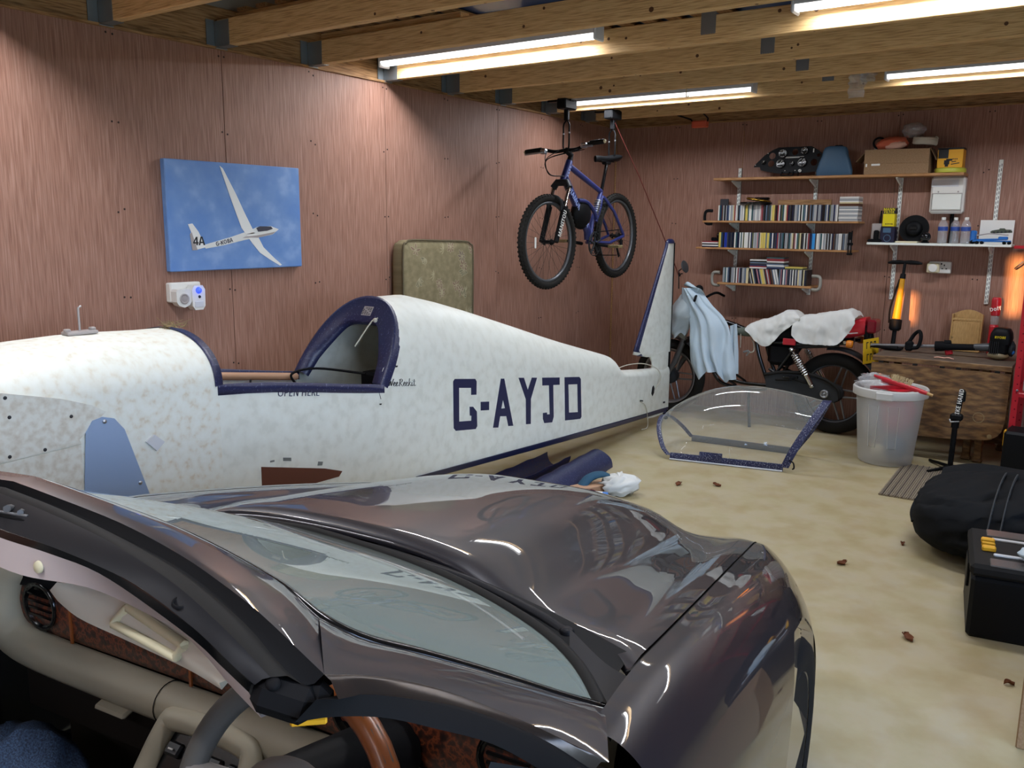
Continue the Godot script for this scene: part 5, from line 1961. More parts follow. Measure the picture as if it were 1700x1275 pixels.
	mb.box(Vector3(0, 0.132, 0.0), Vector3(0.168, 0.012, 0.122), 0.001)
	mb.box(Vector3(-0.02, 0.038, 0.0605), Vector3(0.035, 0.03, 0.001))
	mb.box(Vector3(-0.005, 0.055, 0.0605), Vector3(0.04, 0.014, 0.001))
	mb.box(Vector3(-0.02, 0.018, 0.0605), Vector3(0.022, 0.02, 0.001))
	for k in 3: mb.box(Vector3(0.02 + 0.012 * k, 0.06, 0.0605), Vector3(0.007, 0.008, 0.001))
	mb.box(Vector3(0.025, 0.042, 0.0605), Vector3(0.03, 0.006, 0.001), 0.0, Vector3(0, 0, 0.1))
	mb.box(Vector3(0.035, 0.028, 0.0605), Vector3(0.055, 0.006, 0.001), 0.0, Vector3(0, 0, 0.15))
	part("print", mb, "ink", o)
	mb = MB.new()
	mb.lathe([Vector2(0, 0), Vector2(0.1, 0), Vector2(0.104, 0.004), Vector2(0.104, 0.026), Vector2(0.098, 0.034), Vector2(0, 0.034)], 32)
	one("round_tin", mb, "lime", "flat round lime yellow tin under the tool carton on the top shelf", "tin", "", Vector3(2.785, y, 0.125))

func make_white_shelf() -> void:
	var y := 1.466
	var o := thing("handheld_radio", "grey and black handheld radio with a stub aerial on the white shelf", "radio", Vector3(2.328, y, 0.13))
	part("front_card", MB.new().box(Vector3(-0.005, 0.075, 0), Vector3(0.075, 0.13, 0.035), 0.006), "plate_grey", o)
	part("handset", MB.new().box(Vector3(0.0, 0.045, 0.035), Vector3(0.035, 0.09, 0.03), 0.008), "black", o)
	part("aerial", MB.new().tube([Vector3(0.012, 0.13, 0), Vector3(0.018, 0.235, 0)], [0.009, 0.006], 8), "black", o)
	part("cradle", MB.new().box(Vector3(-0.005, 0.012, 0.02), Vector3(0.1, 0.024, 0.09), 0.008), "black", o)
	o = thing("filter_carton", "yellow and black oil filter carton standing on the navy box on the white shelf", "box", Vector3(2.405, y + 0.118, 0.12))
	part("carton", MB.new().box(Vector3(0, 0.0675, 0), Vector3(0.083, 0.135, 0.08), 0.002), "filter_yellow", o)
	part("black_band", MB.new().box(Vector3(0, 0.114, 0.0), Vector3(0.0845, 0.044, 0.0815), 0.002), "ink", o)
	text("MANN", 0.019, 0.0006, "filter_yellow", o, Transform3D(Basis(), Vector3(0, 0.125, 0.0412)), "Droid Sans", true)
	text("FILTER", 0.016, 0.0006, "filter_yellow", o, Transform3D(Basis(), Vector3(0, 0.105, 0.0412)), "Droid Sans", true)
	text("W 811/80", 0.009, 0.0006, "ink", o, Transform3D(Basis(), Vector3(0.005, 0.018, 0.0412)), "Droid Sans", true)
	o = thing("navy_carton", "dark navy carton with a grey ring print under the oil filter carton", "box", Vector3(2.408, y, 0.13))
	part("carton", MB.new().box(Vector3(0, 0.058, 0), Vector3(0.1, 0.116, 0.09), 0.002), "cd_11", o)
	part("ring_print", MB.new().torus(Vector3(0.0, 0.032, 0.0455), Vector3(0, 0, 1), 0.024, 0.003, 24, 4), "slate_blue", o)
	part("label_print", MB.new().box(Vector3(-0.005, 0.09, 0.0455), Vector3(0.055, 0.034, 0.001)), "slate_blue", o)
	# black wide brimmed hat seen on its edge
	o = thing("brimmed_hat", "black round brimmed hat propped against the wall on the white shelf", "hat", Vector3(2.577, y + 0.1, 0.09), Vector3(PI / 2 - 0.2, 0, 0))
	part("brim", MB.new().lathe([Vector2(0.055, 0.004), Vector2(0.085, 0.0), Vector2(0.102, 0.008), Vector2(0.103, 0.012), Vector2(0.085, 0.006), Vector2(0.055, 0.01)], 36, V3, V3, true), "black", o)
	part("crown", MB.new().lathe([Vector2(0.06, 0.0), Vector2(0.055, 0.035), Vector2(0.045, 0.055), Vector2(0.02, 0.05), Vector2(0, 0.045)], 30), "black", o)
	part("hat_band", MB.new().box(Vector3(0.0, 0.055, 0.005), Vector3(0.05, 0.008, 0.02), 0.003), "rubber_grey", o)
	one("paper_card", MB.new().box(Vector3(0, 0.006, 0), Vector3(0.15, 0.012, 0.12), 0.002), "cream_plastic", "flat cream card lying in front of the black hat on the white shelf", "card", "", Vector3(2.545, y, 0.13))
	o = thing("glass_ball", "shiny dark glass ball beside the black hat on the white shelf", "ornament", Vector3(2.668, y, 0.15))
	part("ball", MB.new().ball(Vector3(0, 0.045, 0), Vector3(0.036, 0.036, 0.036), 24, 16), "dark_glass", o)
	part("foot", MB.new().lathe([Vector2(0, 0), Vector2(0.03, 0), Vector2(0.025, 0.012), Vector2(0, 0.014)], 20), "black", o)
	# three clear water bottles
	var spots := [[2.775, 0.13, "clear plastic water bottle with a blue label, leftmost of the three on the white shelf"], [2.85, 0.09, "clear plastic water bottle with blue label, middle of three on the white shelf"], [2.925, 0.13, "clear plastic water bottle with a blue label, rightmost of the three on the white shelf"]]
	var proto: Node3D = null
	for s in spots:
		if proto == null:
			proto = thing("water_bottle")
			o = proto
			var pf := [Vector2(0, 0.004), Vector2(0.026, 0), Vector2(0.032, 0.006), Vector2(0.032, 0.02)]
			for k in 5: pf.append_array([Vector2(0.0325, 0.025 + 0.012 * k), Vector2(0.0305, 0.031 + 0.012 * k)])
			pf.append_array([Vector2(0.0325, 0.088), Vector2(0.0325, 0.125), Vector2(0.03, 0.14), Vector2(0.018, 0.162), Vector2(0.012, 0.168), Vector2(0.012, 0.172)])
			part("bottle", MB.new().lathe(pf, 24), "clear_plastic", o)
			part("label_band", MB.new().lathe([Vector2(0.0328, 0.09), Vector2(0.0332, 0.092), Vector2(0.0332, 0.118), Vector2(0.0328, 0.12)], 24), "label_blue", o)
			part("cap", MB.new().lathe([Vector2(0.0145, 0.168), Vector2(0.0145, 0.184), Vector2(0.012, 0.187), Vector2(0, 0.187)], 18), "white_plastic", o)
		else:
			o = proto.duplicate()
			o.name = nm("water_bottle", self)
			add_child(o, true)
		o.position = Vector3(s[0], y, s[1])
		tag(o, s[2], "bottle", "water bottles on the white shelf")
	# picture card of a tank, and the blue toy trailer in front of it
	o = thing("tank_picture", "white card with a picture of a green tank on the white shelf", "picture", Vector3(3.11, y, 0.05), Vector3(-0.12, 0, 0))
	part("card", MB.new().box(Vector3(0, 0.085, 0), Vector3(0.215, 0.17, 0.006), 0.001), "white_plastic", o)
	var tk := MB.new()
	tk.prism(p2([-0.03, 0.075, 0.1, 0.082, 0.098, 0.095, 0.085, 0.1, 0.06, 0.1, 0.05, 0.112, 0.02, 0.112, 0.015, 0.104, -0.01, 0.1, -0.03, 0.095, -0.04, 0.085]), 0.0012, Transform3D(Basis(), Vector3(0, 0, 0.003)))
	tk.prism(p2([0.05, 0.106, 0.095, 0.102, 0.095, 0.099, 0.05, 0.103]), 0.0012, Transform3D(Basis(), Vector3(0, 0, 0.003)))
	part("tank_print", tk, "army_green", o)
	var tw := MB.new()
	for k in 5: tw.lathe([Vector2(0.007, 0), Vector2(0.005, 0.0006), Vector2(0, 0.0006)], 10, Vector3(-0.015 + 0.024 * k, 0.083 + 0.0013 * k, 0.0043), Vector3(PI / 2, 0, 0))
	part("wheel_print", tw, "ink", o)
	o = thing("toy_trailer", "blue toy car transporter trailer on the white shelf before the tank picture", "toy", Vector3(3.1, y, 0.17))
	part("chassis", MB.new().box(Vector3(0, 0.022, 0), Vector3(0.24, 0.012, 0.05), 0.004), "toy_blue", o)
	var dk := MB.new()
	dk.box(Vector3(0.0, 0.034, 0), Vector3(0.2, 0.012, 0.045), 0.004, Vector3(0, 0, 0.04))
	dk.box(Vector3(0.07, 0.045, 0), Vector3(0.06, 0.02, 0.04), 0.006)
	part("deck", dk, "toy_blue", o)
	var rl := MB.new()
	rl.tube([Vector3(-0.1, 0.06, 0.0), Vector3(-0.02, 0.075, 0.0), Vector3(0.1, 0.066, 0.0)], 0.004, 6)
	part("loading_bar", rl, "plate_grey", o)
	for x in [-0.09, -0.06, 0.08, 0.11]:
		part("wheel", MB.new().lathe([Vector2(0, -0.028), Vector2(0.011, -0.028), Vector2(0.011, 0.028), Vector2(0, 0.028)], 14, Vector3(x, 0.0115, 0), Vector3(PI / 2, 0, 0)), "black", o)
	o = thing("toy_cab", "small blue toy tractor cab behind the water bottles on the white shelf", "toy", Vector3(2.975, y, 0.1))
	part("cab", MB.new().box(Vector3(0, 0.055, 0), Vector3(0.04, 0.08, 0.05), 0.008), "toy_blue", o)
	part("wheel", MB.new().lathe([Vector2(0, -0.028), Vector2(0.014, -0.028), Vector2(0.014, 0.028), Vector2(0, 0.028)], 14, Vector3(0, 0.0145, 0), Vector3(PI / 2, 0, 0)), "black", o)
	# consumer unit on the wall, conduit below it, socket with timer
	o = thing("consumer_unit", "white electrical consumer unit with a flip cover on the back wall under the top shelf", "fuse box", Vector3(2.775, 1.68, 0.0))
	part("casing", MB.new().box(Vector3(0, 0.132, 0.045), Vector3(0.225, 0.264, 0.09), 0.014), "white_plastic", o)
	part("flip_cover", MB.new().box(Vector3(0, 0.083, 0.091), Vector3(0.195, 0.115, 0.012), 0.008), "white_paint", o)
	part("flip_rim", MB.new().tube([Vector3(-0.098, 0.022, 0.093), Vector3(0.098, 0.022, 0.093), Vector3(0.098, 0.143, 0.093), Vector3(-0.098, 0.143, 0.093)], 0.003, 6, true), "plate_grey", o)
	part("label_strip", MB.new().box(Vector3(-0.02, 0.215, 0.0905), Vector3(0.18, 0.05, 0.001)), "lamp_housing", o)
	for x in [-0.06, 0.07]: part("screw", MB.new().lathe([Vector2(0.006, 0), Vector2(0, 0.003)], 10, Vector3(x, 0.155, 0.09), Vector3(PI / 2, 0, 0)), "plate_grey", o)
	one("cable_conduit", MB.new().rod(V3, Vector3(0, 0.215, 0), 0.013), "black", "short black conduit running down from the white consumer unit", "conduit", "", Vector3(2.81, 1.466, 0.015))
	o = thing("double_socket", "white double wall socket between the white shelf and the table", "socket", Vector3(2.765, 1.245, 0))
	part("plate", MB.new().box(Vector3(0, 0.043, 0.02), Vector3(0.15, 0.086, 0.04), 0.005), "white_plastic", o)
	var sk := MB.new()
	for q in [[0.03, 0.06, 0.008, 0.012], [0.018, 0.035, 0.012, 0.007], [0.045, 0.035, 0.012, 0.007], [0.01, 0.07, 0.01, 0.012]]:
		sk.box(Vector3(q[0], q[1], 0.0405), Vector3(q[2], q[3], 0.001))
	tag(part("socket_slots", sk, "ink", o), "", "", "", "stuff")
	o = thing("plug_timer", "cream round dial plug-in timer on the left half of the double socket", "timer", Vector3(2.725, 1.247, 0.04))
	part("case", MB.new().box(Vector3(0, 0.037, 0.02), Vector3(0.085, 0.074, 0.04), 0.008), "cream_plastic", o)
	part("dial", MB.new().lathe([Vector2(0.031, 0), Vector2(0.031, 0.006), Vector2(0.026, 0.009), Vector2(0, 0.009)], 26, Vector3(0, 0.037, 0.04), Vector3(PI / 2, 0, 0)), "white_plastic", o)

# lumpy closed body
func blob(c: Vector3, r: Vector3, seed_n: int, amp: float, seg := 22, rings := 14) -> MB:
	var f := noise(1.3, seed_n, 3)
	var rows := []
	for j in rings + 1:
		var ph := PI * j / rings
		var row := PackedVector3Array()
		for k in seg:
			var an := TAU * k / seg
			var d := Vector3(sin(ph) * cos(an), cos(ph), sin(ph) * sin(an))
			row.append(c + d * r * (1.0 + amp * f.get_noise_3dv(d * 1.4)))
		rows.append(row)
	return MB.new().grid(rows, true)

func crumple(rx: float, ry: float, seed_n: int) -> MB:
	var f := noise(2.6, seed_n, 3)
	var rows := []
	for j in 15:
		var ph := PI * j / 14.0
		var row := PackedVector3Array()
		for k in 22:
			var an := TAU * k / 22
			var d := Vector3(sin(ph) * cos(an), cos(ph), sin(ph) * sin(an))
			var q := 1.0 + 0.55 * f.get_noise_3dv(d * 1.6)
			row.append(Vector3(d.x * rx * q, ry + d.y * ry * q, d.z * rx * 0.8 * q))
		rows.append(row)
	return MB.new().grid(rows, true)

# ---------------------------------------------------------------- hanging bicycle
func bar_dir(a: Vector3, b: Vector3, t: float) -> Vector3:
	return a.lerp(b, t)

func bike_wheel(o: Node3D, X: Transform3D, c: Vector3, yaw: float, seed_n: int) -> void:
	var B := X * Transform3D(Basis(Vector3.UP, yaw), c)
	var mb := MB.new().set_xf(B)
	mb.torus(V3, Vector3(1, 0, 0), 0.302, 0.026, 56, 10)
	var w := part("tyre", mb, "rubber_tyre", o)
	mb = MB.new().set_xf(B)
	for k in 64:
		var a := TAU * k / 64.0
		for s in [-1.0, 0.0, 1.0]:
			var aa := a + (0.05 if s == 0.0 else 0.0)
			var rr := 0.3275 if s == 0.0 else 0.319
			mb.box(Vector3(s * 0.0175, cos(aa) * rr, sin(aa) * rr), Vector3(0.011, 0.008, 0.013), 0.0, Vector3(aa, 0, 0))
	tag(part("tread_blocks", mb, "rubber_tyre", w), "", "", "", "stuff")
	mb = MB.new().set_xf(B)
	mb.lathe([Vector2(0.262, -0.011), Vector2(0.282, -0.013), Vector2(0.282, 0.013), Vector2(0.262, 0.011)], 48, V3, Vector3(0, 0, PI / 2), true)
	part("rim", mb, "rim_grey", o)
	mb = MB.new().set_xf(B)
	for k in 32:
		var a := TAU * k / 32.0
		var s := 1.0 if k % 2 == 0 else -1.0
		var off := 0.35 if (k / 2) % 2 == 0 else -0.35
		mb.rod(Vector3(s * 0.028, cos(a + off) * 0.02, sin(a + off) * 0.02), Vector3(0, cos(a) * 0.264, sin(a) * 0.264), 0.0011, 4)
	tag(part("spokes", mb, "spoke", o), "", "", "", "stuff")
	mb = MB.new().set_xf(B)
	mb.lathe([Vector2(0, -0.055), Vector2(0.012, -0.05), Vector2(0.022, -0.03), Vector2(0.013, -0.02), Vector2(0.013, 0.02), Vector2(0.022, 0.03), Vector2(0.012, 0.05), Vector2(0, 0.055)], 16, V3, Vector3(0, 0, PI / 2))
	part("hub", mb, "black", o)

func make_bicycle() -> void:
	var p := Vector3(0.55, 1.13, 1.45)
	var X := Transform3D(Basis(), -p)
	var o := thing("bicycle", "blue full suspension mountain bicycle hanging from two hoists in the corner", "bicycle", p)
	var fx := 0.55
	var fw := Vector3(fx, 1.453, 1.972)
	var rw := Vector3(fx, 1.492, 0.975)
	bike_wheel(o, X, fw, -0.06, 1)
	bike_wheel(o, X, rw, 0.0, 2)
	var mb := MB.new().set_xf(X)
	mb.box(Vector3(fx + 0.02, 1.45, 2.16), Vector3(0.012, 0.075, 0.014), 0.004)
	part("spoke_reflector", mb, "white_plastic", o)
	var ht := Vector3(fx, 2.02, 1.705)
	var hb := Vector3(fx, 1.88, 1.785)
	var bb := Vector3(fx, 1.435, 1.40)
	var st := Vector3(fx, 1.825, 1.235)
	var pv := Vector3(fx, 1.60, 1.36)
	mb = MB.new().set_xf(X)
	mb.tube([ht, hb], 0.026, 14)
	mb.tube([ht + Vector3(0, -0.03, 0.01), st + Vector3(0, 0.0, 0.0)], [0.022, 0.018], 12)
	mb.tube([hb + Vector3(0, 0.03, -0.01), pv.lerp(bb, 0.4) + Vector3(0, 0, 0.05), bb + Vector3(0, 0.03, 0.02)], [0.03, 0.03, 0.026], 12)
	mb.tube([st, pv, bb], [0.018, 0.02, 0.024], 12)
	mb.tube([st + Vector3(0, -0.03, -0.01), st + Vector3(0, -0.12, 0.02), pv + Vector3(0, 0.0, -0.05)], [0.02, 0.02, 0.018], 10)
	part("frame", mb, "bike_blue", o)
	mb = MB.new().set_xf(X)
	for s in [-1.0, 1.0]:
		mb.tube([st + Vector3(s * 0.02, -0.04, -0.01), Vector3(fx + s * 0.06, 1.68, 1.13), rw + Vector3(s * 0.068, 0.01, 0)], [0.013, 0.012, 0.011], 8)
		mb.tube([bb + Vector3(s * 0.035, 0.01, -0.03), Vector3(fx + s * 0.065, 1.44, 1.2), rw + Vector3(s * 0.068, 0, 0)], [0.014, 0.012, 0.012], 8)
	part("rear_swingarm", mb, "bike_blue", o)
	mb = MB.new().set_xf(X)
	mb.tube(spline(v3s([fx + 0.03, 1.75, 1.62, fx + 0.035, 1.74, 1.5, fx + 0.035, 1.68, 1.4, fx + 0.03, 1.62, 1.34]), 5), 0.014, 8)
	part("rocker_arm", mb, "bike_blue", o)
	mb = MB.new().set_xf(X)
	mb.tube([Vector3(fx, 1.76, 1.27), Vector3(fx, 1.63, 1.33)], 0.022, 12)
	var coil := []
	for k in 60:
		var t := k / 59.0
		var c := Vector3(fx, 1.755, 1.272).lerp(Vector3(fx, 1.64, 1.325), t)
		coil.append(c + Vector3(cos(t * 44.0) * 0.026, sin(t * 44.0) * 0.01, sin(t * 44.0) * 0.024))
	mb.tube(coil, 0.004, 5)
	part("rear_shock", mb, "steel", o)
	# lettering on the down tube, fork leg
	var dd := (pv.lerp(bb, 0.4) + Vector3(0, 0, 0.05) - hb).normalized()
	var bx := Basis(dd, Vector3(1, 0, 0).cross(dd).normalized(), Vector3(1, 0, 0))
	text("DIAMONDBACK", 0.038, 0.001, "letter_blue", o, Transform3D(bx, hb.lerp(pv.lerp(bb, 0.4) + Vector3(0, 0, 0.05), 0.5) + Vector3(0.03, -0.004, 0) - p), "Droid Sans", true, "frame_lettering")
	mb = MB.new().set_xf(X)
	for k in 4: mb.box(ht.lerp(hb, 0.3 + 0.15 * k) + Vector3(0.0265, 0, 0), Vector3(0.002, 0.012, 0.018), 0.0005)
	part("head_badge", mb, "letter_blue", o)
	# fork
	var cr := hb + Vector3(0, -0.03, 0.015)
	mb = MB.new().set_xf(X)
	mb.tube([cr + Vector3(-0.065, -0.02, 0.01), cr + Vector3(-0.04, 0.018, 0), cr + Vector3(0.04, 0.018, 0), cr + Vector3(0.065, -0.02, 0.01)], 0.026, 10)
	part("fork_crown", mb, "charcoal", o)
	for s in [-1.0, 1.0]:
		var a := cr + Vector3(s * 0.065, -0.02, 0.01)
		var b := fw + Vector3(s * 0.06, 0.0, -0.01)
		var m := a.lerp(b, 0.35)
		part("stanchion", MB.new().set_xf(X).tube([a, m], 0.0145, 10), "chrome", o)
		part("fork_lower", MB.new().set_xf(X).tube([m, b], [0.021, 0.018], 12), "black", o)
		if s > 0:
			var d2 := (b - m).normalized()
			var zz := Vector3(0.97, 0, 0.25)
			zz = (zz - d2 * zz.dot(d2)).normalized()
			text("MANITOU", 0.03, 0.001, "white_plastic", o, Transform3D(Basis(-d2, zz.cross(-d2), zz), m.lerp(b, 0.48) + zz * 0.0215 - p), "Droid Sans", true, "fork_lettering")
	mb = MB.new().set_xf(X)
	var ma := cr.lerp(fw, 0.35)
	mb.tube(spline([ma + Vector3(-0.06, -0.02, 0.02), ma + Vector3(-0.05, 0.04, 0.05), ma + Vector3(0, 0.06, 0.06), ma + Vector3(0.05, 0.04, 0.05), ma + Vector3(0.06, -0.02, 0.02)], 4), 0.011, 8)
	mb.box(ma + Vector3(-0.055, 0.03, 0.03), Vector3(0.02, 0.08, 0.025), 0.006)
	mb.box(ma + Vector3(0.055, 0.0, 0.03), Vector3(0.02, 0.08, 0.025), 0.006)
	part("brake_arch", mb, "charcoal", o)
	# cockpit
	var sm_ := Vector3(fx, 2.095, 1.755)
	mb = MB.new().set_xf(X)
	mb.tube([ht, ht + Vector3(0, 0.045, -0.02), sm_], [0.022, 0.021, 0.02], 10)
	part("stem", mb, "black", o)
	var hl := Vector3(0.255, 2.085, 1.83)
	var hr := Vector3(0.845, 2.145, 1.73)
	mb = MB.new().set_xf(X)
	mb.tube(spline([hl, Vector3(0.37, 2.10, 1.80), Vector3(0.47, 2.085, 1.77), sm_, Vector3(0.63, 2.10, 1.74), Vector3(0.73, 2.135, 1.735), hr], 5), 0.0125, 10)
	part("handlebar", mb, "black", o)
	for e in [[hl, Vector3(0.375, 2.10, 1.80)], [hr, Vector3(0.735, 2.136, 1.733)]]:
		var g := part("grip", MB.new().set_xf(X).tube([e[0], e[1]], 0.0175, 12), "rubber_grey", o)
		mb = MB.new().set_xf(X)
		mb.ball(e[0], Vector3(0.014, 0.014, 0.014), 10, 8)
		part("bar_end", mb, "cream_plastic", g)
	for e in [[Vector3(0.40, 2.09, 1.80), Vector3(0.27, 2.065, 1.86)], [Vector3(0.70, 2.125, 1.745), Vector3(0.79, 2.11, 1.80)]]:
		mb = MB.new().set_xf(X)
		mb.tube(spline([e[0], e[0] + Vector3(0, -0.01, 0.035), (e[0] + e[1]) / 2 + Vector3(0, -0.005, 0.02), e[1]], 4), 0.007, 7)
		mb.box(e[0] + Vector3(0, -0.005, 0.012), Vector3(0.05, 0.035, 0.035), 0.008)
		part("brake_lever", mb, "steel", o)
	for k in 4:
		mb = MB.new().set_xf(X)
		var s := (k - 1.5)
		mb.tube(spline([Vector3(0.42 + 0.1 * k if k < 2 else 0.55 + 0.06 * k, 2.09, 1.80), Vector3(fx - 0.05 + s * 0.02, 2.02, 1.90 + 0.02 * k), Vector3(fx - 0.03 + s * 0.01, 1.92, 1.90 + 0.012 * k), hb + Vector3(0.03, 0.03, 0.03)], 6), 0.003, 5)
		part("cable", mb, "black", o)
	# saddle
	mb = MB.new().set_xf(X)
	mb.tube([st + Vector3(0, -0.02, 0), Vector3(fx, 2.045, 1.155)], 0.0135, 12)
	part("seat_post", mb, "black_gloss", o)
	var rows := []
	for q in [[1.335, 0.012, 2.068], [1.30, 0.024, 2.072], [1.22, 0.03, 2.072], [1.14, 0.045, 2.078], [1.07, 0.07, 2.09], [1.03, 0.07, 2.096], [1.01, 0.05, 2.092]]:
		var r := PackedVector3Array()
		for k in 14:
			var a := TAU * k / 14.0
			r.append(Vector3(fx + cos(a) * q[1], q[2] + sin(a) * (0.018 if sin(a) > 0 else 0.03), q[0]))
		rows.append(r)
	part("saddle", MB.new().set_xf(X).grid(rows, true, false, true, true), "black", o)
	mb = MB.new().set_xf(X)
	mb.box(Vector3(fx, 2.045, 1.16), Vector3(0.05, 0.03, 0.07), 0.008)
	mb.rod(Vector3(fx - 0.02, 2.05, 1.28), Vector3(fx - 0.02, 2.055, 1.08), 0.004)
	mb.rod(Vector3(fx + 0.02, 2.05, 1.28), Vector3(fx + 0.02, 2.055, 1.08), 0.004)
	part("saddle_clamp", mb, "black", o)
	# dark bag or battery pod inside the frame
	part("frame_pod", MB.new().set_xf(X).ball(Vector3(fx - 0.005, 1.655, 1.52), Vector3(0.055, 0.115, 0.12), 20, 12), "black", o)
	# drivetrain
	mb = MB.new().set_xf(X)
	for r in [0.088, 0.07, 0.052]: mb.torus(bb + Vector3(0.05 - (0.088 - r) * 0.4, 0, 0), Vector3(1, 0, 0), r, 0.0035, 36, 6)
	for k in 5:
		var a := TAU * k / 5.0
		mb.rod(bb + Vector3(0.05, 0, 0), bb + Vector3(0.05, cos(a) * 0.085, sin(a) * 0.085), 0.007, 6)
	part("chainrings", mb, "charcoal", o)
	for s in [-1.0, 1.0]:
		mb = MB.new().set_xf(X)
		var e := bb + Vector3(s * 0.085, -0.02 * s, -0.16 * s)
		mb.tube([bb + Vector3(s * 0.06, 0, 0), e], [0.013, 0.011], 8)
		var c := part("crank", mb, "black", o)
		mb = MB.new().set_xf(X)
		mb.box(e + Vector3(s * 0.055, 0.0, 0), Vector3(0.085, 0.012, 0.012), 0.002)
		for q in [-0.028, 0.028]: mb.box(e + Vector3(s * 0.055, 0.0, q), Vector3(0.095, 0.022, 0.006), 0.002)
		for q in [-0.04, 0.04]: mb.box(e + Vector3(s * 0.055 + q, 0.0, 0), Vector3(0.006, 0.02, 0.056), 0.002)
		part("pedal", mb, "brass_dark", c)
	mb = MB.new().set_xf(X)
	for r in [0.05, 0.042, 0.034, 0.026]: mb.torus(rw + Vector3(0.03 + (0.05 - r) * 0.5, 0, 0), Vector3(1, 0, 0), r, 0.003, 28, 5)
	part("rear_sprockets", mb, "charcoal", o)
	mb = MB.new().set_xf(X)
	mb.box(rw + Vector3(0.06, -0.06, 0.02), Vector3(0.02, 0.07, 0.03), 0.008)
	mb.box(rw + Vector3(0.055, -0.125, 0.06), Vector3(0.012, 0.09, 0.025), 0.006, Vector3(0.5, 0, 0))
	mb.tube([bb + Vector3(0.045, 0.085, 0), rw + Vector3(0.045, 0.05, 0)], 0.004, 5)
	mb.tube([bb + Vector3(0.045, -0.085, 0), rw + Vector3(0.05, -0.15, 0.07)], 0.004, 5)
	part("rear_derailleur", mb, "black", o)
	# hoists
	var hs := [[Vector3(fx, 2.12, 1.755), "black pulley hoist hooked under the bicycle handlebar", 1.80], [Vector3(fx, 2.115, 1.08), "black pulley hoist hooked under the bicycle saddle", 1.16]]
	for q in hs:
		var b: Vector3 = q[0]
		var h := thing("bicycle_hoist", q[1], "hoist", Vector3(b.x, 2.1, b.z), V3, "pulley hoists over the bicycle")
		var Y := Transform3D(Basis(), -h.position)
		mb = MB.new().set_xf(Y)
		mb.box(Vector3(fx, 2.405, b.z), Vector3(0.075, 0.07, 0.16), 0.008)
		mb.box(Vector3(fx - 0.05, 2.432, b.z), Vector3(0.2, 0.012, 0.05), 0.003)
		part("pulley_box", mb, "black", h)
		mb = MB.new().set_xf(Y)
		mb.box(Vector3(fx, 2.335, b.z), Vector3(0.035, 0.08, 0.03), 0.006)
		part("swivel_block", mb, "black", h)
		for s in [-1.0, 1.0]:
			mb = MB.new().set_xf(Y)
			mb.tube(spline([Vector3(fx, 2.30, b.z), Vector3(fx + s * 0.035, 2.27, b.z + s * 0.02), Vector3(fx + s * 0.045, 2.22, b.z + s * 0.035), Vector3(fx + s * 0.045, 2.12, b.z + s * 0.035), Vector3(fx + s * 0.03, 2.075, b.z + s * 0.03)], 4), 0.006, 7)
			var hk := part("hook", mb, "black", h)
			part("hook_sleeve", MB.new().set_xf(Y).rod(Vector3(fx + s * 0.045, 2.215, b.z + s * 0.035), Vector3(fx + s * 0.045, 2.205, b.z + s * 0.035), 0.008, 8), "steel", hk)
	one("hoist_rope", MB.new().tube([Vector3(0.56, 2.38, 1.10), Vector3(0.63, 1.95, 0.75), Vector3(0.70, 1.25, 0.17), Vector3(0.71, 1.15, 0.1)], 0.004, 5), "red_rope", "thin dark red rope slanting down from the rear bicycle hoist to the wall", "rope")

# ---------------------------------------------------------------- stripped motorcycle
func moto_wheel(o: Node3D, X: Transform3D, c: Vector3, wt: float, spokes: bool) -> void:
	var mb := MB.new().set_xf(X)
	var B := X * Transform3D(Basis(Vector3.UP, PI / 2), c)
	mb.set_xf(B)
	mb.torus(V3, Vector3(1, 0, 0), 0.315 - wt, wt, 52, 12)
	part("tyre", mb, "rubber_tyre", o)
	mb = MB.new().set_xf(B)
	mb.lathe([Vector2(0.215, -0.03), Vector2(0.238, -0.036), Vector2(0.238, -0.028), Vector2(0.222, -0.02), Vector2(0.222, 0.02), Vector2(0.238, 0.028), Vector2(0.238, 0.036), Vector2(0.215, 0.03)], 48, V3, Vector3(0, 0, PI / 2), true)
	part("rim", mb, "alloy", o)
	for k in 5:
		mb = MB.new().set_xf(B)
		var a := TAU * k / 5.0 + 0.3
		for s in [-1.0, 1.0]:
			mb.tube([Vector3(0.02, cos(a + s * 0.5) * 0.06, sin(a + s * 0.5) * 0.06), Vector3(0.012, cos(a + s * 0.1) * 0.215, sin(a + s * 0.1) * 0.215)], [0.008, 0.007], 6)
		part("wheel_spoke", mb, "alloy", o)
	mb = MB.new().set_xf(B)
	mb.lathe([Vector2(0, -0.06), Vector2(0.06, -0.055), Vector2(0.07, -0.03), Vector2(0.07, 0.03), Vector2(0.06, 0.055), Vector2(0, 0.06)], 22, V3, Vector3(0, 0, PI / 2))
	part("hub", mb, "charcoal", o)

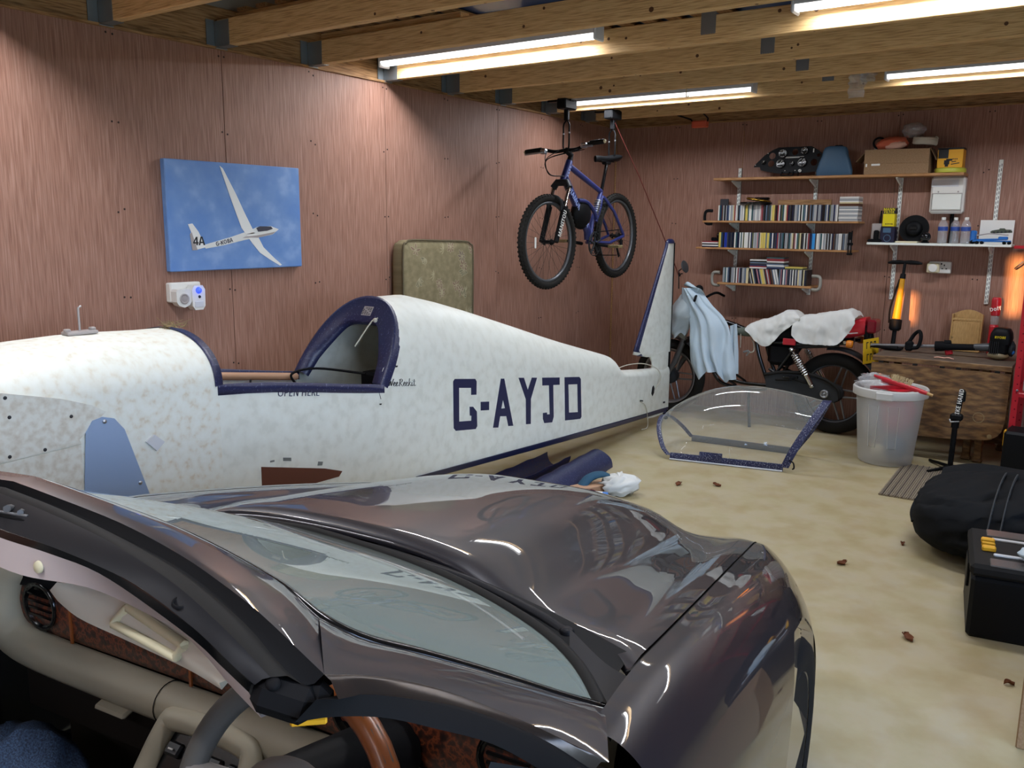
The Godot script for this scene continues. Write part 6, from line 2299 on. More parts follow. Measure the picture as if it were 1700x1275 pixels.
func make_motorcycle() -> void:
	var p := Vector3(1.5, 0, 0.36)
	var X := Transform3D(Basis(), -p)
	var o := thing("motorcycle", "stripped black and red motorcycle without its engine standing along the back wall", "motorcycle", p)
	var z := 0.36
	moto_wheel(o, X, Vector3(2.16, 0.315, z), 0.052, true)
	moto_wheel(o, X, Vector3(0.79, 0.31, z), 0.042, true)
	# frame
	var mb := MB.new().set_xf(X)
	mb.tube(spline(v3s([1.06, 0.85, z, 1.35, 0.78, z, 1.6, 0.70, z, 1.9, 0.70, z, 2.28, 0.74, z]), 4), 0.02, 8)
	for s in [-1.0, 1.0]:
		var zz: float = z + s * 0.11
		mb.tube(spline([Vector3(1.07, 0.78, z), Vector3(1.16, 0.55, zz), Vector3(1.22, 0.40, zz), Vector3(1.33, 0.305, zz), Vector3(1.62, 0.30, zz), Vector3(1.69, 0.34, zz)], 5), 0.015, 8)
		mb.tube(spline([Vector3(1.56, 0.70, zz), Vector3(1.59, 0.58, zz), Vector3(1.64, 0.45, zz), Vector3(1.69, 0.33, zz)], 4), 0.016, 8)
		mb.tube([Vector3(1.70, 0.38, zz), Vector3(1.87, 0.66, zz), Vector3(2.2, 0.70, zz)], 0.014, 8)
		mb.tube([Vector3(1.56, 0.69, zz), Vector3(1.9, 0.68, zz), Vector3(2.3, 0.73, zz)], 0.014, 8)
		mb.tube([Vector3(1.68, 0.47, zz), Vector3(1.80, 0.42, zz + s * 0.03), Vector3(1.93, 0.44, zz + s * 0.08)], 0.011, 8)
		mb.tube([Vector3(1.22, 0.40, zz), Vector3(1.33, 0.36, zz), Vector3(1.42, 0.31, zz)], 0.01, 6)
	part("frame", mb, "black_gloss", o)
	mb = MB.new().set_xf(X)
	for s in [-1.0, 1.0]: mb.tube([Vector3(1.69, 0.35, z + s * 0.1), Vector3(2.18, 0.32, z + s * 0.1)], [0.024, 0.018], 8)
	part("swingarm", mb, "black", o)
	# chain case with its raised rim
	mb = MB.new().set_xf(X)
	var cc := p2([1.66, 0.42, 1.75, 0.445, 1.95, 0.455, 2.1, 0.435, 2.19, 0.40, 2.235, 0.34, 2.23, 0.29, 2.18, 0.265, 2.08, 0.27, 1.85, 0.30, 1.68, 0.32])
	mb.prism(cc, 0.05, Transform3D(Basis(), Vector3(0, 0, z + 0.1)))
	var ccase := part("chain_case", mb, "charcoal", o)
	mb = MB.new().set_xf(X)
	mb.tube(spline(v3s([1.66, 0.43, z + 0.15, 1.8, 0.462, z + 0.15, 1.98, 0.468, z + 0.15, 2.12, 0.44, z + 0.15, 2.22, 0.38, z + 0.15, 2.245, 0.31, z + 0.15]), 5), 0.013, 8)
	mb.tube(spline(v3s([1.75, 0.40, z + 0.152, 1.9, 0.41, z + 0.152, 2.05, 0.39, z + 0.152]), 4), 0.01, 6)
	part("chain_case_rim", mb, "rubber_grey", ccase)
	mb = MB.new().set_xf(X)
	mb.lathe([Vector2(0.032, 0), Vector2(0.032, 0.02), Vector2(0.022, 0.022), Vector2(0.02, 0.01), Vector2(0.01, 0.01), Vector2(0.009, 0.024), Vector2(0, 0.024)], 22, Vector3(2.13, 0.33, z + 0.15), Vector3(PI / 2, 0, 0))
	part("axle_nut", mb, "steel", o)
	# shocks
	for s in [-1.0, 1.0]:
		var zz: float = z + s * 0.165
		var a := Vector3(1.865, 0.645, zz)
		var b := Vector3(2.035, 0.385, zz)
		mb = MB.new().set_xf(X)
		mb.tube([a, b], [0.009, 0.009], 10)
		mb.tube([a.lerp(b, 0.68), b], 0.02, 12)
		mb.lathe([Vector2(0, -0.02), Vector2(0.02, -0.016), Vector2(0.02, 0.016), Vector2(0, 0.02)], 16, a, Vector3(PI / 2, 0, 0))
		mb.lathe([Vector2(0, -0.02), Vector2(0.018, -0.016), Vector2(0.018, 0.016), Vector2(0, 0.02)], 16, b, Vector3(PI / 2, 0, 0))
		var sh := part("shock_absorber", mb, "chrome", o)
		var e := (b - a).normalized()
		var e1 := Vector3(0, 0, 1)
		var e2 := e.cross(e1)
		var pts := []
		for k in 121:
			var t := k / 120.0
			pts.append(a.lerp(b, 0.12 + 0.58 * t) + (e1 * cos(t * TAU * 10.0) + e2 * sin(t * TAU * 10.0)) * 0.027)
		part("spring", MB.new().set_xf(X).tube(pts, 0.0055, 6), "chrome", sh)
	# seat, side panel, tail
	var rows := []
	for q in [[1.56, 0.68, 0.74, 0.07], [1.62, 0.685, 0.80, 0.10], [1.75, 0.69, 0.825, 0.115], [1.95, 0.70, 0.845, 0.12], [2.12, 0.72, 0.875, 0.11], [2.24, 0.76, 0.88, 0.09]]:
		var r := PackedVector3Array()
		for k in 18:
			var a := TAU * k / 18.0
			r.append(Vector3(q[0], (q[1] + q[2]) / 2 + (q[2] - q[1]) / 2 * signf(sin(a)) * pow(absf(sin(a)), 0.6), z + q[3] * signf(cos(a)) * pow(absf(cos(a)), 0.6)))
		rows.append(r)
	part("seat", MB.new().set_xf(X).grid(rows, true, false, true, true), "black", o)
	mb = MB.new().set_xf(X)
	mb.box(Vector3(1.75, 0.59, z), Vector3(0.2, 0.18, 0.2), 0.03)
	part("battery_box", mb, "black", o)
	mb = MB.new().set_xf(X)
	mb.box(Vector3(1.83, 0.70, z + 0.13), Vector3(0.1, 0.05, 0.012), 0.004)
	part("red_side_trim", mb, "red_paint", o)
	rows = []
	for q in [[2.18, 0.75, 0.85, 0.10], [2.26, 0.755, 0.89, 0.105], [2.33, 0.775, 0.915, 0.10], [2.365, 0.79, 0.92, 0.09]]:
		var r := PackedVector3Array()
		for k in 16:
			var a := TAU * k / 16.0
			r.append(Vector3(q[0], (q[1] + q[2]) / 2 + (q[2] - q[1]) / 2 * signf(sin(a)) * pow(absf(sin(a)), 0.5), z + q[3] * signf(cos(a)) * pow(absf(cos(a)), 0.5)))
		rows.append(r)
	var tail := part("tail_fairing", MB.new().set_xf(X).grid(rows, true, false, true, true), "red_paint", o)
	mb = MB.new().set_xf(X)
	mb.box(Vector3(2.28, 0.80, z + 0.108), Vector3(0.09, 0.008, 0.003), 0.001, Vector3(0, 0, 0.15))
	part("tail_stripe", mb, "white_plastic", tail)
	mb = MB.new().set_xf(X)
	mb.box(Vector3(2.405, 0.855, z), Vector3(0.07, 0.10, 0.16), 0.012)
	part("tail_light", mb, "dark_red", o)
	mb = MB.new().set_xf(X)
	mb.box(Vector3(2.375, 0.80, z), Vector3(0.03, 0.13, 0.15), 0.008)
	mb.tube(spline(v3s([2.38, 0.80, z, 2.40, 0.70, z, 2.42, 0.62, z]), 4), 0.03, 6)
	part("lamp_bracket", mb, "black", o)
	# rear mudguard
	rows = []
	for k in 18:
		var a := lerpf(-0.35, 1.75, k / 17.0)
		var r := PackedVector3Array()
		for j in 7:
			var b := PI * j / 6.0
			var rad := 0.345 + 0.018 * sin(b)
			r.append(Vector3(2.16 + cos(a) * rad, 0.315 + sin(a) * rad, z + 0.068 * cos(b)))
		rows.append(r)
	part("rear_mudguard", MB.new().set_xf(X).slab(rows, 0.004), "charcoal", o)
	for s in [-1.0, 1.0]:
		mb = MB.new().set_xf(X)
		mb.rod(Vector3(2.25, 0.735, z + s * 0.09), Vector3(2.25, 0.735, z + s * 0.17), 0.012)
		var st := part("indicator_stalk", mb, "chrome", o)
		part("indicator_lens", MB.new().set_xf(X).lathe([Vector2(0, -0.022), Vector2(0.026, -0.02), Vector2(0.03, 0.0), Vector2(0.026, 0.022), Vector2(0, 0.026)], 18, Vector3(2.285, 0.725, z + s * 0.165), Vector3(0, 0, -PI / 2)), "amber_lens", st)
	# yellow number plate turned towards the room
	mb = MB.new().set_xf(X * Transform3D(Basis(Vector3.UP, 1.0) * Basis(Vector3(0, 0, 1), 0.09), Vector3(2.415, 0.675, z + 0.06)))
	mb.box(V3, Vector3(0.15, 0.185, 0.004), 0.002)
	var np := part("number_plate", mb, "plate_yellow", o)
	mb = MB.new().set_xf(X * Transform3D(Basis(Vector3.UP, 1.0) * Basis(Vector3(0, 0, 1), 0.09), Vector3(2.415, 0.675, z + 0.06)))
	for q in [[-0.035, 0.045], [0.0, 0.045], [0.035, 0.045], [-0.03, -0.045], [0.0, -0.045], [0.035, -0.045]]:
		mb.box(Vector3(q[0], q[1] + 0.022, 0.0025), Vector3(0.02, 0.008, 0.001))
		mb.box(Vector3(q[0] - 0.007, q[1], 0.0025), Vector3(0.007, 0.05, 0.001))
		if q[0] > -0.02: mb.box(Vector3(q[0] + 0.008, q[1] + 0.01, 0.0025), Vector3(0.006, 0.03, 0.001))
	tag(part("plate_marks", mb, "ink", np), "", "", "", "stuff")
	# front end
	mb = MB.new().set_xf(X)
	for s in [-1.0, 1.0]:
		mb.tube([Vector3(1.02, 0.92, z + s * 0.09), Vector3(0.93, 0.62, z + s * 0.09)], 0.017, 10)
	part("fork_stanchion", mb, "steel", o)
	mb = MB.new().set_xf(X)
	for s in [-1.0, 1.0]:
		mb.tube([Vector3(0.945, 0.66, z + s * 0.09), Vector3(0.87, 0.45, z + s * 0.09), Vector3(0.79, 0.31, z + s * 0.085)], [0.026, 0.024, 0.018], 10)
	part("fork_leg", mb, "rim_grey", o)
	mb = MB.new().set_xf(X)
	mb.box(Vector3(0.94, 0.63, z), Vector3(0.05, 0.05, 0.22), 0.012)
	mb.box(Vector3(1.03, 0.93, z), Vector3(0.06, 0.05, 0.22), 0.012)
	mb.tube([Vector3(1.04, 0.95, z), Vector3(1.1, 0.72, z)], 0.025, 10)
	part("fork_yoke", mb, "black", o)
	rows = []
	for k in 12:
		var a := lerpf(0.5, 2.5, k / 11.0)
		var r := PackedVector3Array()
		for j in 7:
			var b := PI * j / 6.0
			r.append(Vector3(0.79 + cos(a) * (0.335 + 0.02 * sin(b)), 0.31 + sin(a) * (0.335 + 0.02 * sin(b)), z + 0.06 * cos(b)))
		rows.append(r)
	part("front_mudguard", MB.new().set_xf(X).slab(rows, 0.004), "rim_grey", o)
	mb = MB.new().set_xf(X)
	mb.tube(spline(v3s([1.12, 0.99, z + 0.33, 1.08, 1.02, z + 0.2, 1.03, 0.97, z, 1.08, 1.02, z - 0.2, 1.12, 0.99, z - 0.3]), 6), 0.011, 8)
	part("handlebar", mb, "black", o)
	mb = MB.new().set_xf(X)
	mb.tube([Vector3(0.86, 1.06, 0.42), Vector3(0.80, 1.20, 0.3), Vector3(0.835, 1.235, 0.26)], 0.005, 6)
	var mr := part("mirror_stalk", mb, "black", o)
	part("rear_mirror", MB.new().set_xf(X).lathe([Vector2(0, -0.018), Vector2(0.04, -0.012), Vector2(0.055, 0.0), Vector2(0.05, 0.006), Vector2(0, 0.006)], 22, Vector3(0.835, 1.235, 0.26), Vector3(0.3, 0, -1.25)), "rim_grey", mr)
	mb = MB.new().set_xf(X)
	mb.ball(Vector3(0.99, 1.055, 0.3), Vector3(0.035, 0.035, 0.035), 14, 10)
	part("lever_knob", mb, "black", o)
	# loose bits: keys, cable ties, wiring
	mb = MB.new().set_xf(X)
	mb.tube(spline(v3s([1.50, 0.69, z + 0.05, 1.54, 0.66, z + 0.1, 1.55, 0.60, z + 0.12, 1.50, 0.585, z + 0.12]), 5), 0.005, 6)
	mb.tube(spline(v3s([1.43, 0.73, z + 0.1, 1.44, 0.66, z + 0.12, 1.44, 0.62, z + 0.12]), 4), 0.0035, 5)
	part("wiring", mb, "string", o)
	mb = MB.new().set_xf(X)
	mb.box(Vector3(1.49, 0.595, z + 0.125), Vector3(0.05, 0.016, 0.01), 0.004, Vector3(0, 0, 0.35))
	mb.box(Vector3(1.51, 0.58, z + 0.13), Vector3(0.012, 0.05, 0.01), 0.004, Vector3(0, 0, -0.6))
	part("throttle_linkage", mb, "steel", o)
	mb = MB.new().set_xf(X)
	mb.tube(spline(v3s([1.38, 0.74, z + 0.06, 1.48, 0.745, z + 0.08, 1.58, 0.735, z + 0.06]), 4), [0.03, 0.03, 0.034, 0.036, 0.036, 0.034, 0.03, 0.028, 0.026], 10)
	part("wrapped_bundle", mb, "grey_green", o)
	mb = MB.new().set_xf(X)
	mb.tube([Vector3(1.9, 0.435, z + 0.17), Vector3(1.9, 0.435, z + 0.27)], 0.014, 10)
	part("foot_peg", mb, "rubber", o)
	mb = MB.new().set_xf(X)
	mb.tube([Vector3(1.5, 0.3, z + 0.05), Vector3(1.58, 0.0, z + 0.2)], 0.012, 6)
	part("side_stand", mb, "black", o)
	# cloths and shirt
	drape("white_cloth", "crumpled white cloth over the front of the motorcycle seat, its corner hanging down", [1.48, 1.53, 1.60, 1.66, 1.72, 1.78, 1.84, 1.90], [0.80, 0.83, 0.855, 0.875, 0.90, 0.935, 0.94, 0.90], [0.775, 0.725, 0.665, 0.655, 0.70, 0.78, 0.825, 0.87], 0.28, 0.51, 3, "white_cloth")
	drape("white_cloth", "folded white cloth lying over the back of the motorcycle seat beside the red tail", [1.855, 1.90, 2.0, 2.1, 2.2, 2.27, 2.31], [0.86, 0.90, 0.925, 0.945, 0.965, 0.97, 0.93], [0.75, 0.71, 0.70, 0.70, 0.72, 0.80, 0.88], 0.26, 0.525, 9, "white_cloth")
	o = thing("hanging_shirt", "pale blue shirt hanging over the front of the motorcycle behind the tail fin", "shirt", Vector3(1.2, 0.35, 0.55))
	X = Transform3D(Basis(), -o.position)
	var fn := noise(1.2, 12, 3)
	var ys := [1.08, 1.03, 0.95, 0.87, 0.78, 0.68, 0.58, 0.48, 0.42, 0.35]
	var xl := [0.95, 0.955, 0.98, 1.02, 1.045, 1.05, 1.05, 1.065, 1.09, 1.13]
	var xr := [1.06, 1.14, 1.22, 1.31, 1.375, 1.40, 1.42, 1.445, 1.455, 1.462]
	rows = []
	for j in 34:
		var t := j / 33.0
		var r := PackedVector3Array()
		for i in 44:
			var f := i / 43.0
			var yy := cub(t * 9.0, [0, 1, 2, 3, 4, 5, 6, 7, 8, 9], ys)
			var x0 := cub(t * 9.0, [0, 1, 2, 3, 4, 5, 6, 7, 8, 9], xl)
			var x1 := cub(t * 9.0, [0, 1, 2, 3, 4, 5, 6, 7, 8, 9], xr)
			var hem := t * t * (0.075 * sm(0.1, 0.3, f) * (1.0 - sm(0.6, 0.75, f)) + 0.03 * sm(0.8, 0.9, f))
			var zz := 0.60 + 0.022 * sin(f * 21.0 + 2.0 * fn.get_noise_2d(f, t * 0.6) * 2.0) * (0.25 + t) + 0.03 * fn.get_noise_2d(f * 1.5, t) + 0.05 * sin(f * PI) - 0.05 * (1.0 - t)
			r.append(Vector3(lerpf(x0, x1, f), yy + hem, zz))
		rows.append(r)
	part("body", MB.new().set_xf(X).slab(rows, 0.004), "shirt_blue", o)
	rows = []
	for j in 20:
		var t := j / 19.0
		var r := PackedVector3Array()
		for k in 22:
			var a := TAU * k / 22.0
			var cx := lerpf(0.97, 0.93, sm(0, 1, t))
			var cy := lerpf(1.0, 0.68, t)
			var rr := lerpf(0.05, 0.115, sin(PI * minf(t * 1.1, 1.0))) * (1.0 + 0.16 * sin(a * 3.0 + t * 9.0) + 0.2 * fn.get_noise_2d(a, t * 2.0))
			r.append(Vector3(cx + cos(a) * rr, cy + 0.03 * sin(a * 2.0), 0.54 + sin(a) * rr * 0.7))
		rows.append(r)
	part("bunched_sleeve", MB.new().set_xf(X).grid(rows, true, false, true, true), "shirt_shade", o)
	rows = []
	for j in 20:
		var t := j / 19.0
		var r := PackedVector3Array()
		for i in 10:
			var f := i / 9.0
			r.append(Vector3(lerpf(1.385 + 0.02 * t, 1.435 + 0.035 * t, f), lerpf(0.80 + 0.02 * f, 0.42, t), 0.575 + 0.012 * sin(f * 9.0 + t * 3.0)))
		rows.append(r)
	part("button_placket", MB.new().set_xf(X).slab(rows, 0.004), "shirt_blue", o)
	rows = []
	for j in 10:
		var t := j / 9.0
		var r := PackedVector3Array()
		for i in 18:
			var a := TAU * i / 18.0
			r.append(Vector3(lerpf(1.0, 1.12, t) + cos(a) * 0.03, lerpf(1.095, 1.04, t) + 0.012 * sin(a * 2.0 + t * 5.0) + sin(a) * 0.03, 0.55 + sin(a) * 0.05))
		rows.append(r)
	part("collar", MB.new().set_xf(X).grid(rows, true, false, true, true), "shirt_blue", o)
	# the hook that carries the shirt
	one("wall_hook", MB.new().tube([Vector3(0, 0, 0), Vector3(0, 0, 0.03), Vector3(0, -0.02, 0.05), Vector3(0, 0.01, 0.065)], 0.005, 6), "black", "small black hook on the back wall above the pale blue shirt", "hook", "", Vector3(0.70, 1.16, 0.0))

func drape(called: String, label: String, xs: Array, tops: Array, bots: Array, zb: float, zf: float, sd: int, m: String) -> void:
	var o := thing(called, label, "cloth", Vector3((xs[0] + xs[-1]) / 2, bots.min(), (zb + zf) / 2), V3)
	var X := Transform3D(Basis(), -o.position)
	var fn := noise(1.6, sd, 3)
	var rows := []
	var nx := 40
	for i in nx:
		var f := i / (nx - 1.0)
		var x := lerpf(xs[0], xs[-1], f)
		var tp := cub(x, xs, tops)
		var bt := cub(x, xs, bots)
		var r := PackedVector3Array()
		for k in 26:
			var g := k / 25.0
			var q: Vector3
			if g < 0.45:
				var e := g / 0.45
				q = Vector3(x, tp - 0.02 * (1.0 - sin(e * PI * 0.75)), lerpf(zb, zf - 0.03, e))
			else:
				var e := (g - 0.45) / 0.55
				q = Vector3(x, lerpf(tp - 0.006, bt, e), zf - 0.03 + 0.035 * sin(minf(e * 2.0, 1.0) * PI / 2))
			var nn := fn.get_noise_3d(x * 6.0, q.y * 5.0, q.z * 5.0)
			q += Vector3(0.006 * nn, 0.012 * fn.get_noise_3d(q.x * 7.0, 3.0, q.z * 7.0), 0.02 * nn * g + 0.006 * sin(x * 60.0 + g * 5.0) * g)
			r.append(q)
		rows.append(r)
	part("sheet", MB.new().set_xf(X).slab(rows, 0.006), m, o)

# ---------------------------------------------------------------- left wall
func flat_on_wall(X: Transform3D, polys: Array, x: float, d := 0.0008) -> MB:
	var mb := MB.new()
	mb.set_xf(X * Transform3D(Basis(Vector3(0, 0, -1), Vector3.UP, Vector3(1, 0, 0)), Vector3(x, 0, 0)))
	for q in polys:
		var pl := PackedVector2Array()
		for i in range(0, q.size(), 2): pl.append(Vector2(-q[i], q[i + 1]))
		mb.prism(pl, d)
	return mb

func make_left_wall() -> void:
	var p := Vector3(0.0, 1.325, 4.185)
	var X := Transform3D(Basis(), -p)
	var o := thing("canvas_print", "blue canvas print of a white glider in flight hanging on the left wall", "picture", p)
	part("canvas", MB.new().set_xf(X).box(Vector3(0.019, 1.598, 4.185), Vector3(0.036, 0.545, 0.842), 0.004), "sky_print", o)
	part("glider_fuselage_print", flat_on_wall(X, [[4.409, 1.455, 4.245, 1.493, 4.15, 1.519, 4.102, 1.534, 4.071, 1.546, 3.978, 1.551, 3.924, 1.534, 3.968, 1.506, 4.068, 1.489, 4.153, 1.478, 4.293, 1.451, 4.399, 1.436]], 0.0372), "print_white", o)
	part("glider_wing_print", flat_on_wall(X, [[4.291, 1.854, 4.272, 1.841, 4.198, 1.715, 4.15, 1.622, 4.096, 1.526, 4.079, 1.512, 4.145, 1.507, 4.173, 1.541, 4.223, 1.667, 4.267, 1.787], [4.145, 1.507, 4.097, 1.517, 4.073, 1.505, 4.034, 1.438, 3.962, 1.377, 3.912, 1.34, 3.925, 1.335, 3.988, 1.367, 4.06, 1.409, 4.106, 1.458]], 0.0378), "print_pale", o)
	part("glider_tail_print", flat_on_wall(X, [[4.495, 1.558, 4.469, 1.562, 4.437, 1.522, 4.404, 1.455, 4.399, 1.443, 4.464, 1.429, 4.478, 1.431, 4.487, 1.508, 4.479, 1.519]], 0.0378), "print_pale", o)
	part("rudder_print", flat_on_wall(X, [[4.487, 1.508, 4.476, 1.519, 4.448, 1.43, 4.478, 1.429]], 0.0384), "plate_grey", o)
	part("glider_canopy_print", flat_on_wall(X, [[4.077, 1.541, 4.052, 1.55, 3.978, 1.549, 3.966, 1.536, 4.004, 1.526, 4.066, 1.521]], 0.0384), "print_dark", o)
	part("belly_shade_print", flat_on_wall(X, [[4.17, 1.488, 4.12, 1.49, 4.07, 1.489, 3.97, 1.507, 3.945, 1.522, 3.985, 1.515, 4.07, 1.502, 4.15, 1.495]], 0.0384), "plate_grey", o)
	var B := Basis(Vector3(0, 0, -1), Vector3.UP, Vector3(1, 0, 0))
	text("4A", 0.042, 0.0006, "ink", o, Transform3D(B, Vector3(0.0392, 1.474, 4.437) - p), "Droid Sans", true)
	text("G-KOBA", 0.021, 0.0006, "print_dark", o, Transform3D(B * Basis(Vector3(0, 0, 1), 0.2), Vector3(0.0385, 1.468, 4.285) - p), "Droid Sans", true)
	# double socket with two plug-in units
	o = thing("wall_socket", "white double socket on the left wall under the canvas print", "socket", Vector3(0.0, 1.175, 4.53))
	part("plate", MB.new().box(Vector3(0.021, 0.048, 0), Vector3(0.042, 0.098, 0.175), 0.006), "white_plastic", o)
	o = thing("plug_in_sounder", "white plug-in unit with a round grey grille on the left wall socket", "alarm", Vector3(0.045, 1.15, 4.575))
	var mb := MB.new()
	mb.prism(p2([-0.042, 0.03, -0.03, 0.012, 0.0, 0.0, 0.03, 0.012, 0.042, 0.03, 0.042, 0.08, 0.035, 0.092, -0.035, 0.092, -0.042, 0.08]), 0.045, Transform3D(Basis(Vector3.UP, PI / 2), V3))
	part("case", mb, "white_plastic", o)
	part("grille", MB.new().lathe([Vector2(0.026, 0), Vector2(0.026, 0.004), Vector2(0.02, 0.005), Vector2(0.019, 0.001), Vector2(0.014, 0.003), Vector2(0, 0.003)], 24, Vector3(0.045, 0.045, 0), Vector3(0, 0, -PI / 2)), "plate_grey", o)
	o = thing("plug_in_detector", "white plug-in detector with a glowing blue lamp on the left wall socket", "detector", Vector3(0.045, 1.135, 4.495))
	mb = MB.new()
	mb.prism(p2([-0.036, 0.02, -0.022, 0.0, 0.022, 0.0, 0.036, 0.02, 0.038, 0.1, 0.025, 0.122, -0.025, 0.122, -0.038, 0.1]), 0.05, Transform3D(Basis(Vector3.UP, PI / 2), V3))
	part("case", mb, "white_plastic", o)
	var bl := part("blue_lamp", MB.new().lathe([Vector2(0.017, 0), Vector2(0.015, 0.006), Vector2(0, 0.009)], 18, Vector3(0.05, 0.098, 0), Vector3(0, 0, -PI / 2)), "blue_glow", o)
	var om := OmniLight3D.new()
	om.name = "blue_lamp_light"
	om.light_color = hex("4a66ff")
	om.light_energy = 0.0012
	om.light_size = 0.015
	om.omni_range = 6.0
	om.omni_attenuation = 2.0
	om.shadow_enabled = true
	om.position = Vector3(0.075, 0.098, 0)
	o.add_child(om)
	part("sensor", MB.new().lathe([Vector2(0.008, 0), Vector2(0.006, 0.004), Vector2(0, 0.004)], 14, Vector3(0.05, 0.066, -0.004), Vector3(0, 0, -PI / 2)), "ink", o)
	part("lower_shutter", MB.new().box(Vector3(0.0505, 0.028, 0), Vector3(0.003, 0.03, 0.05), 0.001), "lamp_housing", o)
	# floral cushion behind the fuselage
	o = thing("floral_cushion", "tall olive floral cushion standing against the left wall behind the fuselage", "cushion", Vector3(0.075, 0, 2.645))
	var rows := []
	var outl := []
	for q in [[-0.355, 0.02], [-0.365, 0.3], [-0.365, 1.0], [-0.36, 1.40], [-0.33, 1.452], [-0.27, 1.468], [0.0, 1.462], [0.27, 1.455], [0.335, 1.435], [0.365, 1.38], [0.365, 1.0], [0.365, 0.3], [0.355, 0.02]]:
		outl.append(Vector3(0, q[1], -q[0]))
	outl = spline(outl, 4, true)
	for q in [[0.0, 0.0], [-0.045, 0.94], [-0.05, 0.975], [-0.03, 1.0], [0.03, 1.0], [0.05, 0.975], [0.056, 0.92], [0.06, 0.6], [0.062, 0.0]]:
		var r := PackedVector3Array()
		for e in outl:
			var c := Vector3(0, 0.74, 0)
			var d: Vector3 = (e - c)
			r.append(c + d * (maxf(q[1], 0.001)) + Vector3(q[0] if q[1] > 0.0 else (q[0] if q[0] > 0 else -0.045), 0, 0))
		rows.append(r)
	mb = MB.new()
	mb.grid(rows, true)
	for i in mb.v.size(): mb.t[i] = Vector2(0.5 - mb.v[i].z / 0.76, 1.0 - mb.v[i].y / 1.48)
	part("cover", mb, "floral", o)
	mb = MB.new()
	var pip := []
	for e in outl: pip.append(e + Vector3(0.048, 0, 0))
	part("piping", MB.new().tube(pip, 0.006, 6, true), "floral_edge", o)

func floral_texture() -> ImageTexture:
	var im := Image.create(384, 768, false, Image.FORMAT_RGB8)
	var fn := noise(0.03, 77, 4)
	var f2 := noise(0.2, 78, 2)
	for y in 768:
		for x in 384:
			var v := 0.5 + 0.5 * fn.get_noise_2d(x, y) + 0.12 * f2.get_noise_2d(x * 3.0, y)
			im.set_pixel(x, y, Color("6f6548").lerp(Color("918768"), clampf(v, 0, 1)))
	var rg := RandomNumberGenerator.new()
	rg.seed = 41
	for k in 95:
		var cx := rg.randf() * 384.0
		var cy := rg.randf() * 768.0
		var kind := rg.randi() % 4
		var col: Color = [Color("4f3d3c"), Color("5d4038"), Color("4b4a36"), Color("a09878")][kind]
		var np := 5 + rg.randi() % 4
		var a0 := rg.randf() * TAU
		for j in np:
			var a := a0 + TAU * j / np * (1.0 if kind < 2 else 0.45)
			var L := rg.randf_range(14, 30)
			for s in 26:
				var t := s / 25.0
				var w := (5.0 if kind < 3 else 1.6) * sin(PI * t) + 0.6
				var px := cx + cos(a) * L * t
				var py := cy + sin(a) * L * t + 3.0 * sin(t * 3.0)
				for yy in range(int(py - w), int(py + w) + 1):
					for xx in range(int(px - w), int(px + w) + 1):
						if xx < 0 or yy < 0 or xx > 383 or yy > 767: continue
						var dd := Vector2(xx - px, yy - py).length()
						if dd > w: continue
						var edge: bool = dd > w - 1.3 and kind < 3
						var bc := Color("a39a7c") if edge else col
						im.set_pixel(xx, yy, im.get_pixel(xx, yy).lerp(bc, 0.45 if edge else 0.4))
	return ImageTexture.create_from_image(im)

